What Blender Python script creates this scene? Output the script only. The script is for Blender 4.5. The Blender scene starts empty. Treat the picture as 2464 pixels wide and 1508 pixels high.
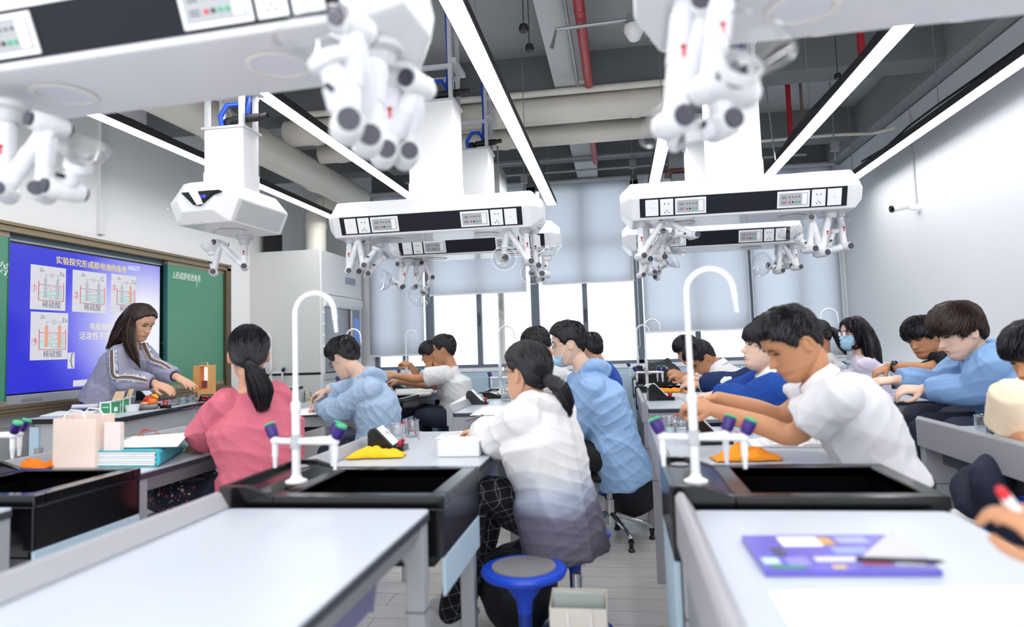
import bpy, bmesh, math, random
import numpy as np
from mathutils import Vector, Matrix, noise
PI = math.pi
random.seed(7)
SC = bpy.context.scene
COL = SC.collection

# ---------------------------------------------------------------- camera
H, F, CX, CY = 1.20, 1643.0, 1232.0, 703.5
R0 = Vector((0.98740645, 0.1547662, -0.03280117))     # right
R1 = Vector((-0.04425554, 0.07115506, -0.99648302))   # down
R2 = Vector((-0.15188792, 0.9853854, 0.07710823))     # forward
cam_d = bpy.data.cameras.new('camera')
cam = bpy.data.objects.new('camera', cam_d)
COL.objects.link(cam)
cam.matrix_world = Matrix(((R0.x, -R1.x, -R2.x, 0), (R0.y, -R1.y, -R2.y, 0), (R0.z, -R1.z, -R2.z, H), (0, 0, 0, 1)))
cam_d.sensor_width = 36.0
cam_d.lens = 36.0 * F / 2464
cam_d.shift_y = (CY - 754.0) / 2464
cam_d.clip_start = 0.05
cam_d.dof.use_dof = True
cam_d.dof.focus_distance = 4.4
cam_d.dof.aperture_fstop = 1.5
SC.camera = cam
# ---------------------------------------------------------------- world, exposure
w = bpy.data.worlds.new('world')
SC.world = w
w.use_nodes = True
w.node_tree.nodes['Background'].inputs[0].default_value = (0.93, 0.96, 1.0, 1)
w.node_tree.nodes['Background'].inputs[1].default_value = 1.6
STRIP = 12.0
SC.view_settings.view_transform = 'Standard'
SC.view_settings.look = 'None'
SC.view_settings.gamma = 1
SC.view_settings.exposure = 0.64
SC.cycles.max_bounces = 7
SC.cycles.diffuse_bounces = 4
SC.cycles.glossy_bounces = 3
SC.cycles.transmission_bounces = 5
SC.cycles.transparent_max_bounces = 10
SC.cycles.caustics_reflective = False
SC.cycles.caustics_refractive = False
SC.cycles.use_denoising = True
SC.cycles.sample_clamp_indirect = 4

# ---------------------------------------------------------------- pixel -> place (used to measure positions)
def ray(px, py):
    return R0 * (px - CX) + R1 * (py - CY) + R2 * F
def P(px, py, Y):
    d = ray(px, py); return Vector((0, 0, H)) + d * (Y / d.y)
def Z(px, py, z):
    d = ray(px, py); return Vector((0, 0, H)) + d * ((z - H) / d.z)
def WX(px, py, x):
    d = ray(px, py); return Vector((0, 0, H)) + d * (x / d.x)

# ---------------------------------------------------------------- materials
def lin(c):
    if isinstance(c, str):
        c = tuple(int(c[i:i + 2], 16) / 255 for i in (0, 2, 4))
    return tuple((x / 12.92 if x <= 0.04045 else ((x + 0.055) / 1.055) ** 2.4) for x in c[:3]) + (1,)
MATS = {}
def mat(name, col, rough=0.5, metal=0.0, spec=0.5, emit=None, estr=0, noise_amt=0.0, nscale=20, bump=0.0, bscale=60, stretch=None, coat=0, trans=0, sss=0):
    if name in MATS: return MATS[name]
    m = bpy.data.materials.new(name); m.use_nodes = True
    nt = m.node_tree; b = nt.nodes['Principled BSDF']
    b.inputs['Base Color'].default_value = lin(col)
    b.inputs['Roughness'].default_value = rough
    b.inputs['Metallic'].default_value = metal
    b.inputs['Specular IOR Level'].default_value = spec
    if coat: b.inputs['Coat Weight'].default_value = coat
    if trans: b.inputs['Transmission Weight'].default_value = trans
    if sss:
        b.inputs['Subsurface Weight'].default_value = sss
        b.inputs['Subsurface Radius'].default_value = (0.02, 0.008, 0.004)
        b.inputs['Subsurface Scale'].default_value = 0.3
    if emit:
        b.inputs['Emission Color'].default_value = lin(emit)
        b.inputs['Emission Strength'].default_value = estr
    tc = nt.nodes.new('ShaderNodeTexCoord')
    src = tc.outputs['Object']
    if stretch:
        mp = nt.nodes.new('ShaderNodeMapping'); mp.inputs['Scale'].default_value = stretch
        nt.links.new(src, mp.inputs[0]); src = mp.outputs[0]
    if noise_amt:
        n = nt.nodes.new('ShaderNodeTexNoise'); n.inputs['Scale'].default_value = nscale; n.inputs['Detail'].default_value = 4
        nt.links.new(src, n.inputs['Vector'])
        mx = nt.nodes.new('ShaderNodeMix'); mx.data_type = 'RGBA'
        c = lin(col)
        mx.inputs[6].default_value = tuple(max(0, x * (1 - noise_amt)) for x in c[:3]) + (1,)
        mx.inputs[7].default_value = tuple(min(1, x * (1 + noise_amt)) for x in c[:3]) + (1,)
        nt.links.new(n.outputs['Fac'], mx.inputs[0]); nt.links.new(mx.outputs[2], b.inputs['Base Color'])
    if bump:
        n2 = nt.nodes.new('ShaderNodeTexNoise'); n2.inputs['Scale'].default_value = bscale; n2.inputs['Detail'].default_value = 3
        nt.links.new(src, n2.inputs['Vector'])
        bp = nt.nodes.new('ShaderNodeBump'); bp.inputs['Strength'].default_value = bump; bp.inputs['Distance'].default_value = 0.01
        nt.links.new(n2.outputs['Fac'], bp.inputs['Height']); nt.links.new(bp.outputs[0], b.inputs['Normal'])
    MATS[name] = m
    return m
def clear(name, tint='ffffff', refl=0.12, rough=0.02, sheen=0.6):
    # thin clear plastic or glass: see-through with a fresnel sheen
    if name in MATS: return MATS[name]
    m = bpy.data.materials.new(name); m.use_nodes = True
    nt = m.node_tree; nt.nodes.clear()
    o = nt.nodes.new('ShaderNodeOutputMaterial')
    t = nt.nodes.new('ShaderNodeBsdfTransparent'); t.inputs[0].default_value = lin(tint)
    g = nt.nodes.new('ShaderNodeBsdfGlossy'); g.inputs['Roughness'].default_value = rough
    lw = nt.nodes.new('ShaderNodeLayerWeight'); lw.inputs[0].default_value = 0.35
    ma = nt.nodes.new('ShaderNodeMath'); ma.operation = 'MULTIPLY_ADD'; ma.inputs[1].default_value = sheen; ma.inputs[2].default_value = refl * 0.4
    mx = nt.nodes.new('ShaderNodeMixShader')
    nt.links.new(lw.outputs['Facing'], ma.inputs[0]); nt.links.new(ma.outputs[0], mx.inputs[0])
    nt.links.new(t.outputs[0], mx.inputs[1]); nt.links.new(g.outputs[0], mx.inputs[2]); nt.links.new(mx.outputs[0], o.inputs[0])
    MATS[name] = m
    return m

M = dict(
    white=mat('white_enamel', 'e9e9eb', 0.32),
    wall=mat('white_wall_paint', 'dcdee1', 0.75, bump=0.05, bscale=90),
    boom=mat('white_steel', 'dedee1', 0.3, coat=0.2),
    boomg=mat('silver_grey_panel', 'b9bbbd', 0.45),
    panel=mat('charcoal_panel', '1a1b24', 0.55, spec=.2),
    grey=mat('light_grey_metal', 'a9abb0', 0.42),
    lgrey=mat('pale_grey_metal', 'bfc0c4', 0.4),
    mgrey=mat('mid_grey_plastic', '8b8c92', 0.42),
    dgrey=mat('dark_grey_plastic', '55555e', 0.4),
    black=mat('black_plastic', '0f1015', 0.22),
    blackm=mat('matt_black', '15151a', 0.6),
    sink=mat('black_epoxy', '07080b', 0.16, spec=0.6),
    top=mat('pale_blue_laminate', 'c3cad4', 0.3, noise_amt=0.02, nscale=4),
    edge=mat('dark_edging', '3a3a44', 0.4),
    tray=mat('purple_grey_tray', '6f6f95', 0.5),
    lblue=mat('light_blue_panel', 'b9d0e0', 0.4),
    slab=mat('ceiling_slab_paint', '9fa1a3', .85, noise_amt=.1, nscale=2),
    walll=mat('white_wall_paint_lit', 'ffffff', 0.75),  # same wall white, lightened to stand in for light the left wall lacks
    concrete=mat('dark_grey_ceiling_paint', '707274', 0.85, noise_amt=0.14, nscale=2.5, bump=0.1),
    concrete2=mat('mid_grey_beam_paint', '8c8e90', 0.85, noise_amt=0.08, nscale=3),
    duct=mat('ivory_pvc', 'ded9cd', 0.4, noise_amt=0.06, nscale=3),
    red=mat('red_pipe_paint', 'a02228', 0.4),
    redp=mat('red_plastic', 'd42029', 0.35),
    galv=mat('galvanised_steel', '9ba0a2', 0.4, metal=0.6),
    blue=mat('blue_hose', '1c4fc4', 0.35),
    frame=mat('slate_window_frame', '66707d', 0.45),
    chrome=mat('chrome', 'd8d8da', 0.12, metal=1.0),
    purple=mat('purple_plastic', '3b1f75', 0.35),
    green=mat('green_plastic', '2fae74', 0.4),
    faucet=mat('faucet_white', 'f0f0f3', 0.28),
    stoolb=mat('blue_stool_plastic', '2450d8', 0.3),
    stoolp=mat('dark_blue_post', '1d3c9e', 0.3),
    seatg=mat('grey_seat_pad', '8a8a8c', 0.6),
    paper=mat('white_paper', 'f5f5f4', 0.7),
    paperg=mat('grey_print', '9a9ea4', 0.7),
    yellow=mat('yellow_cloth', 'f5c51c', 0.9, bump=0.4, bscale=150),
    orange=mat('orange_cloth', 'f0941f', 0.9, bump=0.4, bscale=150),
    glass=clear('clear_glass', 'fafcfd', 0.25),
    dome=clear('clear_plastic_dome', 'fafafb', 0.2, 0.08, 0.32),
    pane=clear('window_glass', 'f4f8fa', 0.1),
    wood=mat('pine_wood', 'e0a862', 0.5, noise_amt=0.25, nscale=3, stretch=(6, 6, 1)),
    green_board=mat('green_chalkboard', '4f8f72', 0.3, noise_amt=0.05, nscale=1.5),
    bronze=mat('bronze_aluminium', '8b7b62', 0.35, metal=0.5),
    chalk=mat('white_chalk', 'f4f8f4', 0.8),
    eye=mat('dark_brown_eye', '1a1210', 0.2),
    eyew=mat('eye_white', 'e9e6e2', 0.3),
    hair=mat('black_hair', '17141a', 0.42, spec=0.45, noise_amt=0.35, nscale=60),
    hairb=mat('dark_brown_hair', '33241f', 0.42, spec=0.4, noise_amt=0.3, nscale=60),
    lips=mat('lips', 'b5625a', 0.4),
    mask=mat('blue_face_mask', 'a9d2ee', 0.8, bump=0.2, bscale=120),
)

# ---------------------------------------------------------------- mesh builder
class MB:
    def __init__(s): s.v = []; s.f = []; s.mi = []; s.m = []; s.cur = 0
    def mat(s, m):
        if m not in s.m: s.m.append(m)
        s.cur = s.m.index(m); return s
    def add(s, vs, fs):
        o = len(s.v); s.v += [tuple(v) for v in vs]
        for f in fs: s.f.append([i + o for i in f]); s.mi.append(s.cur)
        return s
    def box(s, x0, y0, z0, x1, y1, z1):
        vs = [(x, y, z) for z in (z0, z1) for y in (y0, y1) for x in (x0, x1)]
        return s.add(vs, [(0, 2, 3, 1), (4, 5, 7, 6), (0, 1, 5, 4), (2, 6, 7, 3), (0, 4, 6, 2), (1, 3, 7, 5)])
    def obox(s, c, hx, hy, hz, X=(1, 0, 0), Y=(0, 1, 0), Zv=(0, 0, 1)):
        c = Vector(c); X, Y, Zv = Vector(X).normalized(), Vector(Y).normalized(), Vector(Zv).normalized()
        vs = [c + X * (hx * i) + Y * (hy * j) + Zv * (hz * k) for k in (-1, 1) for j in (-1, 1) for i in (-1, 1)]
        return s.add(vs, [(0, 2, 3, 1), (4, 5, 7, 6), (0, 1, 5, 4), (2, 6, 7, 3), (0, 4, 6, 2), (1, 3, 7, 5)])
    def rbox(s, x0, y0, z0, x1, y1, z1, r=0.01, n=3):
        # box with rounded vertical edges
        pts = []
        for cx, cy, a in ((x1 - r, y1 - r, 0), (x0 + r, y1 - r, 90), (x0 + r, y0 + r, 180), (x1 - r, y0 + r, 270)):
            for i in range(n + 1):
                t = math.radians(a + 90 * i / n); pts.append((cx + r * math.cos(t), cy + r * math.sin(t)))
        return s.prism(pts, z0, z1)
    def prism(s, pts, z0, z1):
        n = len(pts)
        vs = [(p[0], p[1], z0) for p in pts] + [(p[0], p[1], z1) for p in pts]
        fs = [tuple(range(n))[::-1], tuple(range(n, 2 * n))] + [(i, (i + 1) % n, n + (i + 1) % n, n + i) for i in range(n)]
        return s.add(vs, fs)
    def extr(s, pts, vec):
        # planar loop of 3D points extruded by vec
        n = len(pts); vec = Vector(vec)
        vs = [Vector(p) for p in pts] + [Vector(p) + vec for p in pts]
        fs = [tuple(range(n))[::-1], tuple(range(n, 2 * n))] + [(i, (i + 1) % n, n + (i + 1) % n, n + i) for i in range(n)]
        return s.add(vs, fs)
    def tube(s, pts, rad, n=12, caps=True, closed=False, flat=1.0, up=None):
        pts = [Vector(p) for p in pts]
        if not hasattr(rad, '__len__'): rad = [rad] * len(pts)
        m = len(pts); rings = []; u = None
        for i, p in enumerate(pts):
            a = pts[(i - 1) % m] if (closed or i > 0) else p
            b = pts[(i + 1) % m] if (closed or i < m - 1) else p
            t = (b - a)
            t = t.normalized() if t.length > 1e-9 else Vector((0, 0, 1))
            if u is None:
                u = Vector(up) if up else (Vector((0, 0, 1)) if abs(t.z) < 0.9 else Vector((1, 0, 0)))
            u = (u - t * u.dot(t))
            u = u.normalized() if u.length > 1e-6 else t.orthogonal().normalized()
            v = t.cross(u)
            rings.append([p + (u * math.cos(2 * PI * k / n) * rad[i] * flat + v * math.sin(2 * PI * k / n) * rad[i]) for k in range(n)])
        vs = [q for r in rings for q in r]; fs = []
        for i in range(m if closed else m - 1):
            j = (i + 1) % m
            for k in range(n):
                fs.append((i * n + k, i * n + (k + 1) % n, j * n + (k + 1) % n, j * n + k))
        if caps and not closed:
            fs.append(tuple(range(n))[::-1]); fs.append(tuple((m - 1) * n + k for k in range(n)))
        return s.add(vs, fs)
    def lathe(s, prof, c=(0, 0, 0), axis=(0, 0, 1), n=24, close=True):
        # prof = [(r, h)...] along the axis
        c = Vector(c); a = Vector(axis).normalized(); u = a.orthogonal().normalized(); v = a.cross(u)
        vs = []
        for r, h in prof:
            for k in range(n):
                t = 2 * PI * k / n; vs.append(c + a * h + (u * math.cos(t) + v * math.sin(t)) * max(r, 1e-5))
        fs = []
        for i in range(len(prof) - 1):
            for k in range(n): fs.append((i * n + k, i * n + (k + 1) % n, (i + 1) * n + (k + 1) % n, (i + 1) * n + k))
        if close:
            fs.append(tuple(range(n))[::-1]); fs.append(tuple((len(prof) - 1) * n + k for k in range(n)))
        return s.add(vs, fs)
    def ball(s, c, rx, ry=None, rz=None, n=16, m=10, X=(1, 0, 0), Y=(0, 1, 0), Zv=(0, 0, 1)):
        ry = ry or rx; rz = rz or rx; c = Vector(c); X, Y, Zv = Vector(X), Vector(Y), Vector(Zv)
        vs = [c - Zv * rz]
        for j in range(1, m):
            t = -PI / 2 + PI * j / m
            for k in range(n):
                a = 2 * PI * k / n
                vs.append(c + X * (rx * math.cos(t) * math.cos(a)) + Y * (ry * math.cos(t) * math.sin(a)) + Zv * (rz * math.sin(t)))
        vs.append(c + Zv * rz); L = len(vs) - 1
        fs = [(0, 1 + (k + 1) % n, 1 + k) for k in range(n)]
        for j in range(m - 2):
            for k in range(n): fs.append((1 + j * n + k, 1 + j * n + (k + 1) % n, 1 + (j + 1) * n + (k + 1) % n, 1 + (j + 1) * n + k))
        fs += [(1 + (m - 2) * n + k, 1 + (m - 2) * n + (k + 1) % n, L) for k in range(n)]
        return s.add(vs, fs)
    def build(s, name, material=None, parent=None, loc=None, smooth=False, bevel=0, world=True, angle=40, origin=None):
        # vertices are in world space unless world=False; parent's location is taken off
        me = bpy.data.meshes.new(name)
        vs = s.v
        off = Vector((0, 0, 0))
        if origin is not None: off = Vector(origin)
        if parent is not None and world:
            off = parent_world(parent)
            if origin is not None: off = Vector(origin)
        elif parent is None and world and origin is None and loc is None and vs:
            a = np.array(vs); mn, mx = a.min(0), a.max(0)
            off = Vector(((mn[0] + mx[0]) / 2, (mn[1] + mx[1]) / 2, mn[2]))
        vs = [(v[0] - off.x, v[1] - off.y, v[2] - off.z) for v in vs]
        me.from_pydata(vs, [], s.f)
        ms = s.m if s.m else [material]
        for m in ms: me.materials.append(m)
        if s.m: me.polygons.foreach_set('material_index', s.mi)
        me.update()
        o = bpy.data.objects.new(name, me); COL.objects.link(o)
        if parent is not None:
            o.parent = parent
            if origin is not None: o.location = off - parent_world(parent)
        else: o.location = off if loc is None else loc
        bm = bmesh.new(); bm.from_mesh(me); bmesh.ops.recalc_face_normals(bm, faces=bm.faces); bm.to_mesh(me); bm.free()
        if smooth:
            me.polygons.foreach_set('use_smooth', [True] * len(me.polygons))
            me.set_sharp_from_angle(angle=math.radians(angle))
        if bevel:
            b = o.modifiers.new('bevel', 'BEVEL'); b.width = bevel; b.segments = 2; b.limit_method = 'ANGLE'; b.angle_limit = math.radians(35)
            b.harden_normals = False
        return o
def parent_world(o):
    p = Vector((0, 0, 0))
    while o is not None: p += o.location; o = o.parent
    return p
def tag(o, label=None, cat=None, group=None, kind=None):
    if label: o['label'] = label
    if cat: o['category'] = cat
    if group: o['group'] = group
    if kind: o['kind'] = kind
    return o
def struct(o): o['kind'] = 'structure'; return o
def empty(name, loc, label, cat, group=None, rz=0):
    o = bpy.data.objects.new(name, None); COL.objects.link(o)
    o.location = loc; o.empty_display_size = 0.05; o.rotation_euler = (0, 0, rz)
    return tag(o, label, cat, group)
def copy_tree(o, loc=None, rz=None, label=None, group=None, parent=None):
    c = o.copy(); COL.objects.link(c); c.parent = parent
    if loc is not None: c.location = loc
    if rz is not None: c.rotation_euler = (0, 0, rz)
    if label: c['label'] = label
    if group: c['group'] = group
    for ch in list(o.children): copy_tree(ch, parent=c)
    return c
def arc(c, r, a0, a1, n, U, V):
    c, U, V = Vector(c), Vector(U), Vector(V)
    return [c + U * (r * math.cos(math.radians(a0 + (a1 - a0) * i / n))) + V * (r * math.sin(math.radians(a0 + (a1 - a0) * i / n))) for i in range(n + 1)]
def text(name, s, size, material, origin, X, Y, parent=None, extrude=0.0006, align='LEFT', shear=0):
    cu = bpy.data.curves.new(name, 'FONT'); cu.body = s; cu.size = size; cu.extrude = extrude; cu.align_x = align; cu.shear = shear
    cu.resolution_u = 3
    t = bpy.data.objects.new('tmp', cu); COL.objects.link(t)
    dg = bpy.context.evaluated_depsgraph_get()
    me = bpy.data.meshes.new_from_object(t.evaluated_get(dg)); bpy.data.objects.remove(t)
    me.name = name
    X, Y = Vector(X).normalized(), Vector(Y).normalized(); N = X.cross(Y)
    off = parent_world(parent) if parent else Vector((0, 0, 0)); o3 = Vector(origin) - off
    for v in me.vertices: v.co = o3 + X * v.co.x + Y * v.co.y + N * v.co.z
    me.materials.clear(); me.materials.append(material)
    o = bpy.data.objects.new(name, me); COL.objects.link(o)
    if parent: o.parent = parent
    return o
# ================================================================ the room
XL, XR, YB, YF = -3.91, 2.53, 8.07, -1.3
ZC, ZB = 3.45, 3.155
def simple(name, boxes, m, **k):
    b = MB()
    for x in boxes: b.box(*x)
    return b.build(name, m, **k)
# floor: pale grey wood-look vinyl
fm = bpy.data.materials.new('grey_wood_vinyl'); fm.use_nodes = True
nt = fm.node_tree; bs = nt.nodes['Principled BSDF']
tc = nt.nodes.new('ShaderNodeTexCoord'); mp = nt.nodes.new('ShaderNodeMapping'); mp.inputs['Rotation'].default_value = (0, 0, 0)
br = nt.nodes.new('ShaderNodeTexBrick'); br.inputs['Scale'].default_value = 1; br.inputs['Brick Width'].default_value = 0.9; br.inputs['Row Height'].default_value = 0.15
br.inputs['Mortar Size'].default_value = 0.002; br.inputs['Color1'].default_value = lin('e6e3df'); br.inputs['Color2'].default_value = lin('dddad7'); br.inputs['Mortar'].default_value = lin('9a9794')
nz = nt.nodes.new('ShaderNodeTexNoise'); nz.inputs['Scale'].default_value = 5; nz.inputs['Detail'].default_value = 5
mp2 = nt.nodes.new('ShaderNodeMapping'); mp2.inputs['Scale'].default_value = (1.2, 14, 1)
mx = nt.nodes.new('ShaderNodeMix'); mx.data_type = 'RGBA'; mx.blend_type = 'MULTIPLY'; mx.inputs[0].default_value = 0.35
nt.links.new(tc.outputs['Object'], mp.inputs[0]); nt.links.new(mp.outputs[0], br.inputs['Vector'])
nt.links.new(tc.outputs['Object'], mp2.inputs[0]); nt.links.new(mp2.outputs[0], nz.inputs['Vector'])
nt.links.new(br.outputs['Color'], mx.inputs[6]); nt.links.new(nz.outputs['Fac'], mx.inputs[7]); nt.links.new(mx.outputs[2], bs.inputs['Base Color'])
bs.inputs['Roughness'].default_value = 0.22
struct(simple('floor', [(XL - .2, YF, -0.1, XR + .2, YB + .2, 0)], fm))
# left wall, right wall (white up to the beam line, grey above), window wall
struct(simple('wall_left', [(XL - .2, YF, 0, XL, YB + .2, ZC)], M['walll']))
b = MB(); b.mat(M['wall']).box(XR, YF, 0, XR + .2, YB + .2, 3.10); b.mat(M['concrete']).box(XR, YF, 3.10, XR + .2, YB + .2, ZC)
struct(b.build('wall_right'))
WX0, WX1, WZ0, WZ1 = -2.98, 2.44, 0.94, 3.10
b = MB(); b.mat(M['wall'])
b.box(XL, YB, 0, WX0, YB + .2, ZC).box(WX1, YB, 0, XR, YB + .2, ZC).box(WX0, YB, 0, WX1, YB + .2, WZ0)
b.mat(M['concrete']).box(WX0, YB, WZ1, WX1, YB + .2, ZC)
struct(b.build('wall_back'))
struct(simple('ceiling', [(XL - .2, YF, ZC, XR + .2, YB + .2, ZC + .12)], M['slab']))
# concrete beams
n = 1
for bx in ((XL, 5.17, ZB, XR, 5.46, ZC), (XL, 7.05, ZB, XR, 7.3, ZC), (XL, 3.05, ZB, XR, 3.3, ZC), (XL, 1.0, ZB, XR, 1.25, ZC)):
    struct(simple('trim_%d' % n, [bx], M['concrete'])); n += 1
for x0, x1, ys in ((-.40, -.165, [(-1.3, 1.0), (1.25, 3.05), (3.3, 5.17), (5.46, 7.05), (7.3, 8.07)]),):
    struct(simple('trim_%d' % n, [(x0, a, ZB - .001, x1, c, ZC) for a, c in ys], mat('pale_grey_beam', 'bfc1c2', .8))); n += 1
struct(simple('trim_%d' % n, [(XR - .13, YF, ZB - .04, XR, YB, ZC)], M['concrete2'])); n += 1
# white sill ledge under the windows
struct(simple('trim_%d' % n, [(WX0, YB - .12, .90, WX1, YB, .945)], M['white'], bevel=.004)); n += 1
struct(simple('baseboard_right', [(XR - .012, YF, 0, XR, YB, .09)], M['lgrey']))
struct(simple('baseboard_left', [(XL, YF, 0, XL + .012, YB, .09)], M['lgrey']))
# window: slate aluminium frames, four bays
bays = [(-2.98, -2.28), (-2.28, -0.975), (-0.975, 0.245), (0.245, 1.49), (1.49, 2.44)]
mull = {0: [-2.6], 1: [-1.66, ], 2: [-.38], 3: [.90], 4: [2.04]}
for i, (x0, x1) in enumerate(bays):
    root = bpy.data.objects.new('window_%d' % (i + 1), None); COL.objects.link(root); root.location = ((x0 + x1) / 2, YB + .06, WZ0); struct(root)
    g = MB(); y0, y1 = YB + .03, YB + .09
    g.box(x0, y0, WZ0, x0 + .05, y1, WZ1).box(x1 - .05, y0, WZ0, x1, y1, WZ1).box(x0, y0, WZ0, x1, y1, WZ0 + .045).box(x0, y0, WZ1 - .05, x1, y1, WZ1)
    g.box(x0 + .05, y0 + .005, 2.35, x1 - .05, y1, 2.40)
    for m_ in mull[i]: g.box(m_ - .03, y0 - .01, WZ0 + .045, m_ + .03, y1, WZ1 - .05)
    g.build('window_frame', M['frame'], root)
    g = MB(); g.box(x0 + .05, YB + .055, WZ0 + .045, x1 - .05, YB + .061, WZ1 - .05); g.build('window_pane', M['pane'], root)
    h = MB(); h.box(mull[i][0] - .012, y0 - .03, 1.45, mull[i][0] + .012, y0 - .01, 1.6); h.build('window_handle', M['black'], root)
# drainpipe outside
b = MB(); b.tube([(-1.5, YB + .7, 0), (-1.5, YB + .7, 3.4)], .045, 12)
tag(b.build('drainpipe', mat('beige_outdoor_pipe', 'b8b0a4', .6), smooth=True), 'beige vertical drainpipe standing outside behind the window glass', 'pipe')

# roller blinds: bluish grey translucent cloth
bm_ = bpy.data.materials.new('blue_grey_blind_cloth'); bm_.use_nodes = True; nt = bm_.node_tree; nt.nodes.clear()
o_ = nt.nodes.new('ShaderNodeOutputMaterial'); d_ = nt.nodes.new('ShaderNodeBsdfDiffuse'); t_ = nt.nodes.new('ShaderNodeBsdfTranslucent'); a_ = nt.nodes.new('ShaderNodeMixShader')
d_.inputs[0].default_value = lin('d6dce4'); t_.inputs[0].default_value = lin('e9ebef'); a_.inputs[0].default_value = .8
nt.links.new(d_.outputs[0], a_.inputs[1]); nt.links.new(t_.outputs[0], a_.inputs[2]); nt.links.new(a_.outputs[0], o_.inputs[0])
blinds = [(-3.02, -2.315, 1.13, 'long blue-grey roller blind beside the fume hood, lowered nearly to the sill'),
          (-2.25, -1.045, 1.84, 'blue-grey roller blind half lowered behind the centre-left service booms'),
          (-.88, .215, 1.91, 'blue-grey roller blind with the highest hem, between the left and right booms'),
          (.29, 1.486, 1.306, 'low-hanging blue-grey roller blind behind the right-hand booms, left of the dangling cord'),
          (1.50, 2.47, .97, 'rightmost blue-grey roller blind, lowered fully next to the white right wall')]
for i, (x0, x1, z, lab) in enumerate(blinds):
    y = YB - .06 - .02 * (i % 2)
    r = empty('roller_blind', ((x0 + x1) / 2, y, z), lab, 'blind', 'roller blinds on the windows')
    b = MB(); N = 16
    vs = []
    for j in range(N + 1):
        for k in range(9):
            xx = x0 + .01 + (x1 - x0 - .02) * j / N
            zz = z + (3.12 - z) * k / 8
            vs.append((xx, y + .004 * math.sin(xx * 5 + i) * (1 - k / 8), zz))
    b.add(vs, [(j * 9 + k, (j + 1) * 9 + k, (j + 1) * 9 + k + 1, j * 9 + k + 1) for j in range(N) for k in range(8)])
    c = b.build('blind_cloth', bm_, r, smooth=True); sm = c.modifiers.new('s', 'SOLIDIFY'); sm.thickness = .002
    b = MB(); b.tube([(x0, y + .012, 3.12), (x1, y + .012, 3.12)], .028, 14); b.build('blind_roller', M['lgrey'], r, smooth=True)
    b = MB(); b.box(x0 + .008, y - .007, z - .018, x1 - .008, y + .007, z + .004); b.build('hem_bar', M['white'], r, bevel=.002)
    b = MB(); cx = x1 - .02
    b.tube([(cx, y - .03, 3.1), (cx, y - .03, 1.15), (cx + .02, y - .03, 1.12), (cx + .04, y - .03, 1.15), (cx + .04, y - .03, 3.1)], .0035, 6); b.build('pull_cord', M['white'], r)

# cabinets under the windows
xs = [-2.9, -2.2, -1.5, -.8, -.1, .6, 1.3, 2.0]
labs = ['light blue base cabinet under the window beside the fume hood', 'light blue base cabinet under the window behind the white-shirted boy with outstretched arms',
        'light blue base cabinet left of the tie-dye hoodie girl, under the window', 'light blue base cabinet directly behind the masked boy in the blue jacket',
        'light blue base cabinet seen through the aisle gap', 'light blue base cabinet behind the black backpack table',
        'light blue base cabinet behind the boy in the blue fleece', 'light blue base cabinet nearest the right wall']
for i, x in enumerate(xs):
    wd = .69 if i < 7 else .5
    r = empty('base_cabinet', (x + wd / 2, YB - .14, 0), labs[i], 'cabinet', 'light blue cabinets under the windows')
    b = MB(); b.box(x, YB - .24, .06, x + wd, YB - .125, .895); b.build('cabinet_body', M['lblue'], r, bevel=.003)
    for k in (0, 1):
        d = MB(); d.box(x + .006 + k * wd / 2, YB - .262, .08, x + wd / 2 - .006 + k * wd / 2, YB - .242, .85); q = d.build('cabinet_door', mat('light_blue_door', 'bcd4e6', .35), r, bevel=.003)
        h = MB(); h.box(x + wd / 2 - .03 + k * .05, YB - .275, .5, x + wd / 2 - .02 + k * .05, YB - .263, .62); h.build('door_handle', M['chrome'], q)
    b = MB(); b.box(x, YB - .22, 0, x + wd, YB - .125, .06); b.build('plinth', M['dgrey'], r)
r = empty('counter', (2.33, 6.2, 0), 'long light blue counter with pale top along the right wall', 'counter')
b = MB(); b.box(2.34, 4.7, 0, XR - .014, 7.72, .9); b.build('counter_body', M['lblue'], r, bevel=.003)
b = MB(); b.box(2.32, 4.68, .902, XR - .014, 7.74, .93); b.build('countertop', mat('pale_counter', 'e6edf3', .3), r, bevel=.004)
for k in range(5):
    d = MB(); d.box(2.319, 4.72 + k * .6, .09, 2.338, 5.3 + k * .6, .88); d.build('cabinet_door', mat('light_blue_door', 'bcd4e6', .35), r, bevel=.003)

# ================================================================ ceiling services
em = mat('led_diffuser', 'ffffff', .5, emit='ffffff', estr=STRIP)
strips = [(-3.03, 'leftmost black LED light strip, running along the chalkboard wall'), (-1.92, 'black LED light strip passing behind the teacher boom column'),
          (-.635, 'black LED light strip directly left of the aisle, ending over the highest blind'), (.385, 'short visible LED light strip just right of the aisle, above the right-hand booms'),
          (1.40, 'black LED light strip running over the right-hand booms'), (2.24, 'rightmost black LED light strip, along the white right wall')]
for x, lab in strips:
    y0, y1 = -.6, 7.05
    r = empty('light_strip', (x, (y0 + y1) / 2, 2.645), lab, 'ceiling light', 'suspended LED light strips')
    b = MB(); b.box(x - .052, y0, 2.652, x + .052, y1, 2.70); b.build('light_housing', M['blackm'], r)
    b = MB(); b.box(x - .046, y0 + .01, 2.6505, x + .046, y1 - .01, 2.6515); b.build('light_diffuser', em, r)
    for k in range(5):
        yy = y0 + .3 + k * (y1 - y0 - .6) / 4
        b = MB(); b.tube([(x, yy, 2.70), (x, yy, ZC)], .003, 6); b.build('suspension_wire', M['galv'], r)
    b = MB()
    pts = [(x - .03 + .02 * math.sin(k * 1.7), y0 + .5 + k * .5, 2.713 + .02 * abs(math.sin(k * 1.3))) for k in range(14)]
    b.tube(pts, .009, 6); b.build('power_cable', M['blackm'], r, smooth=True)

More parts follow.
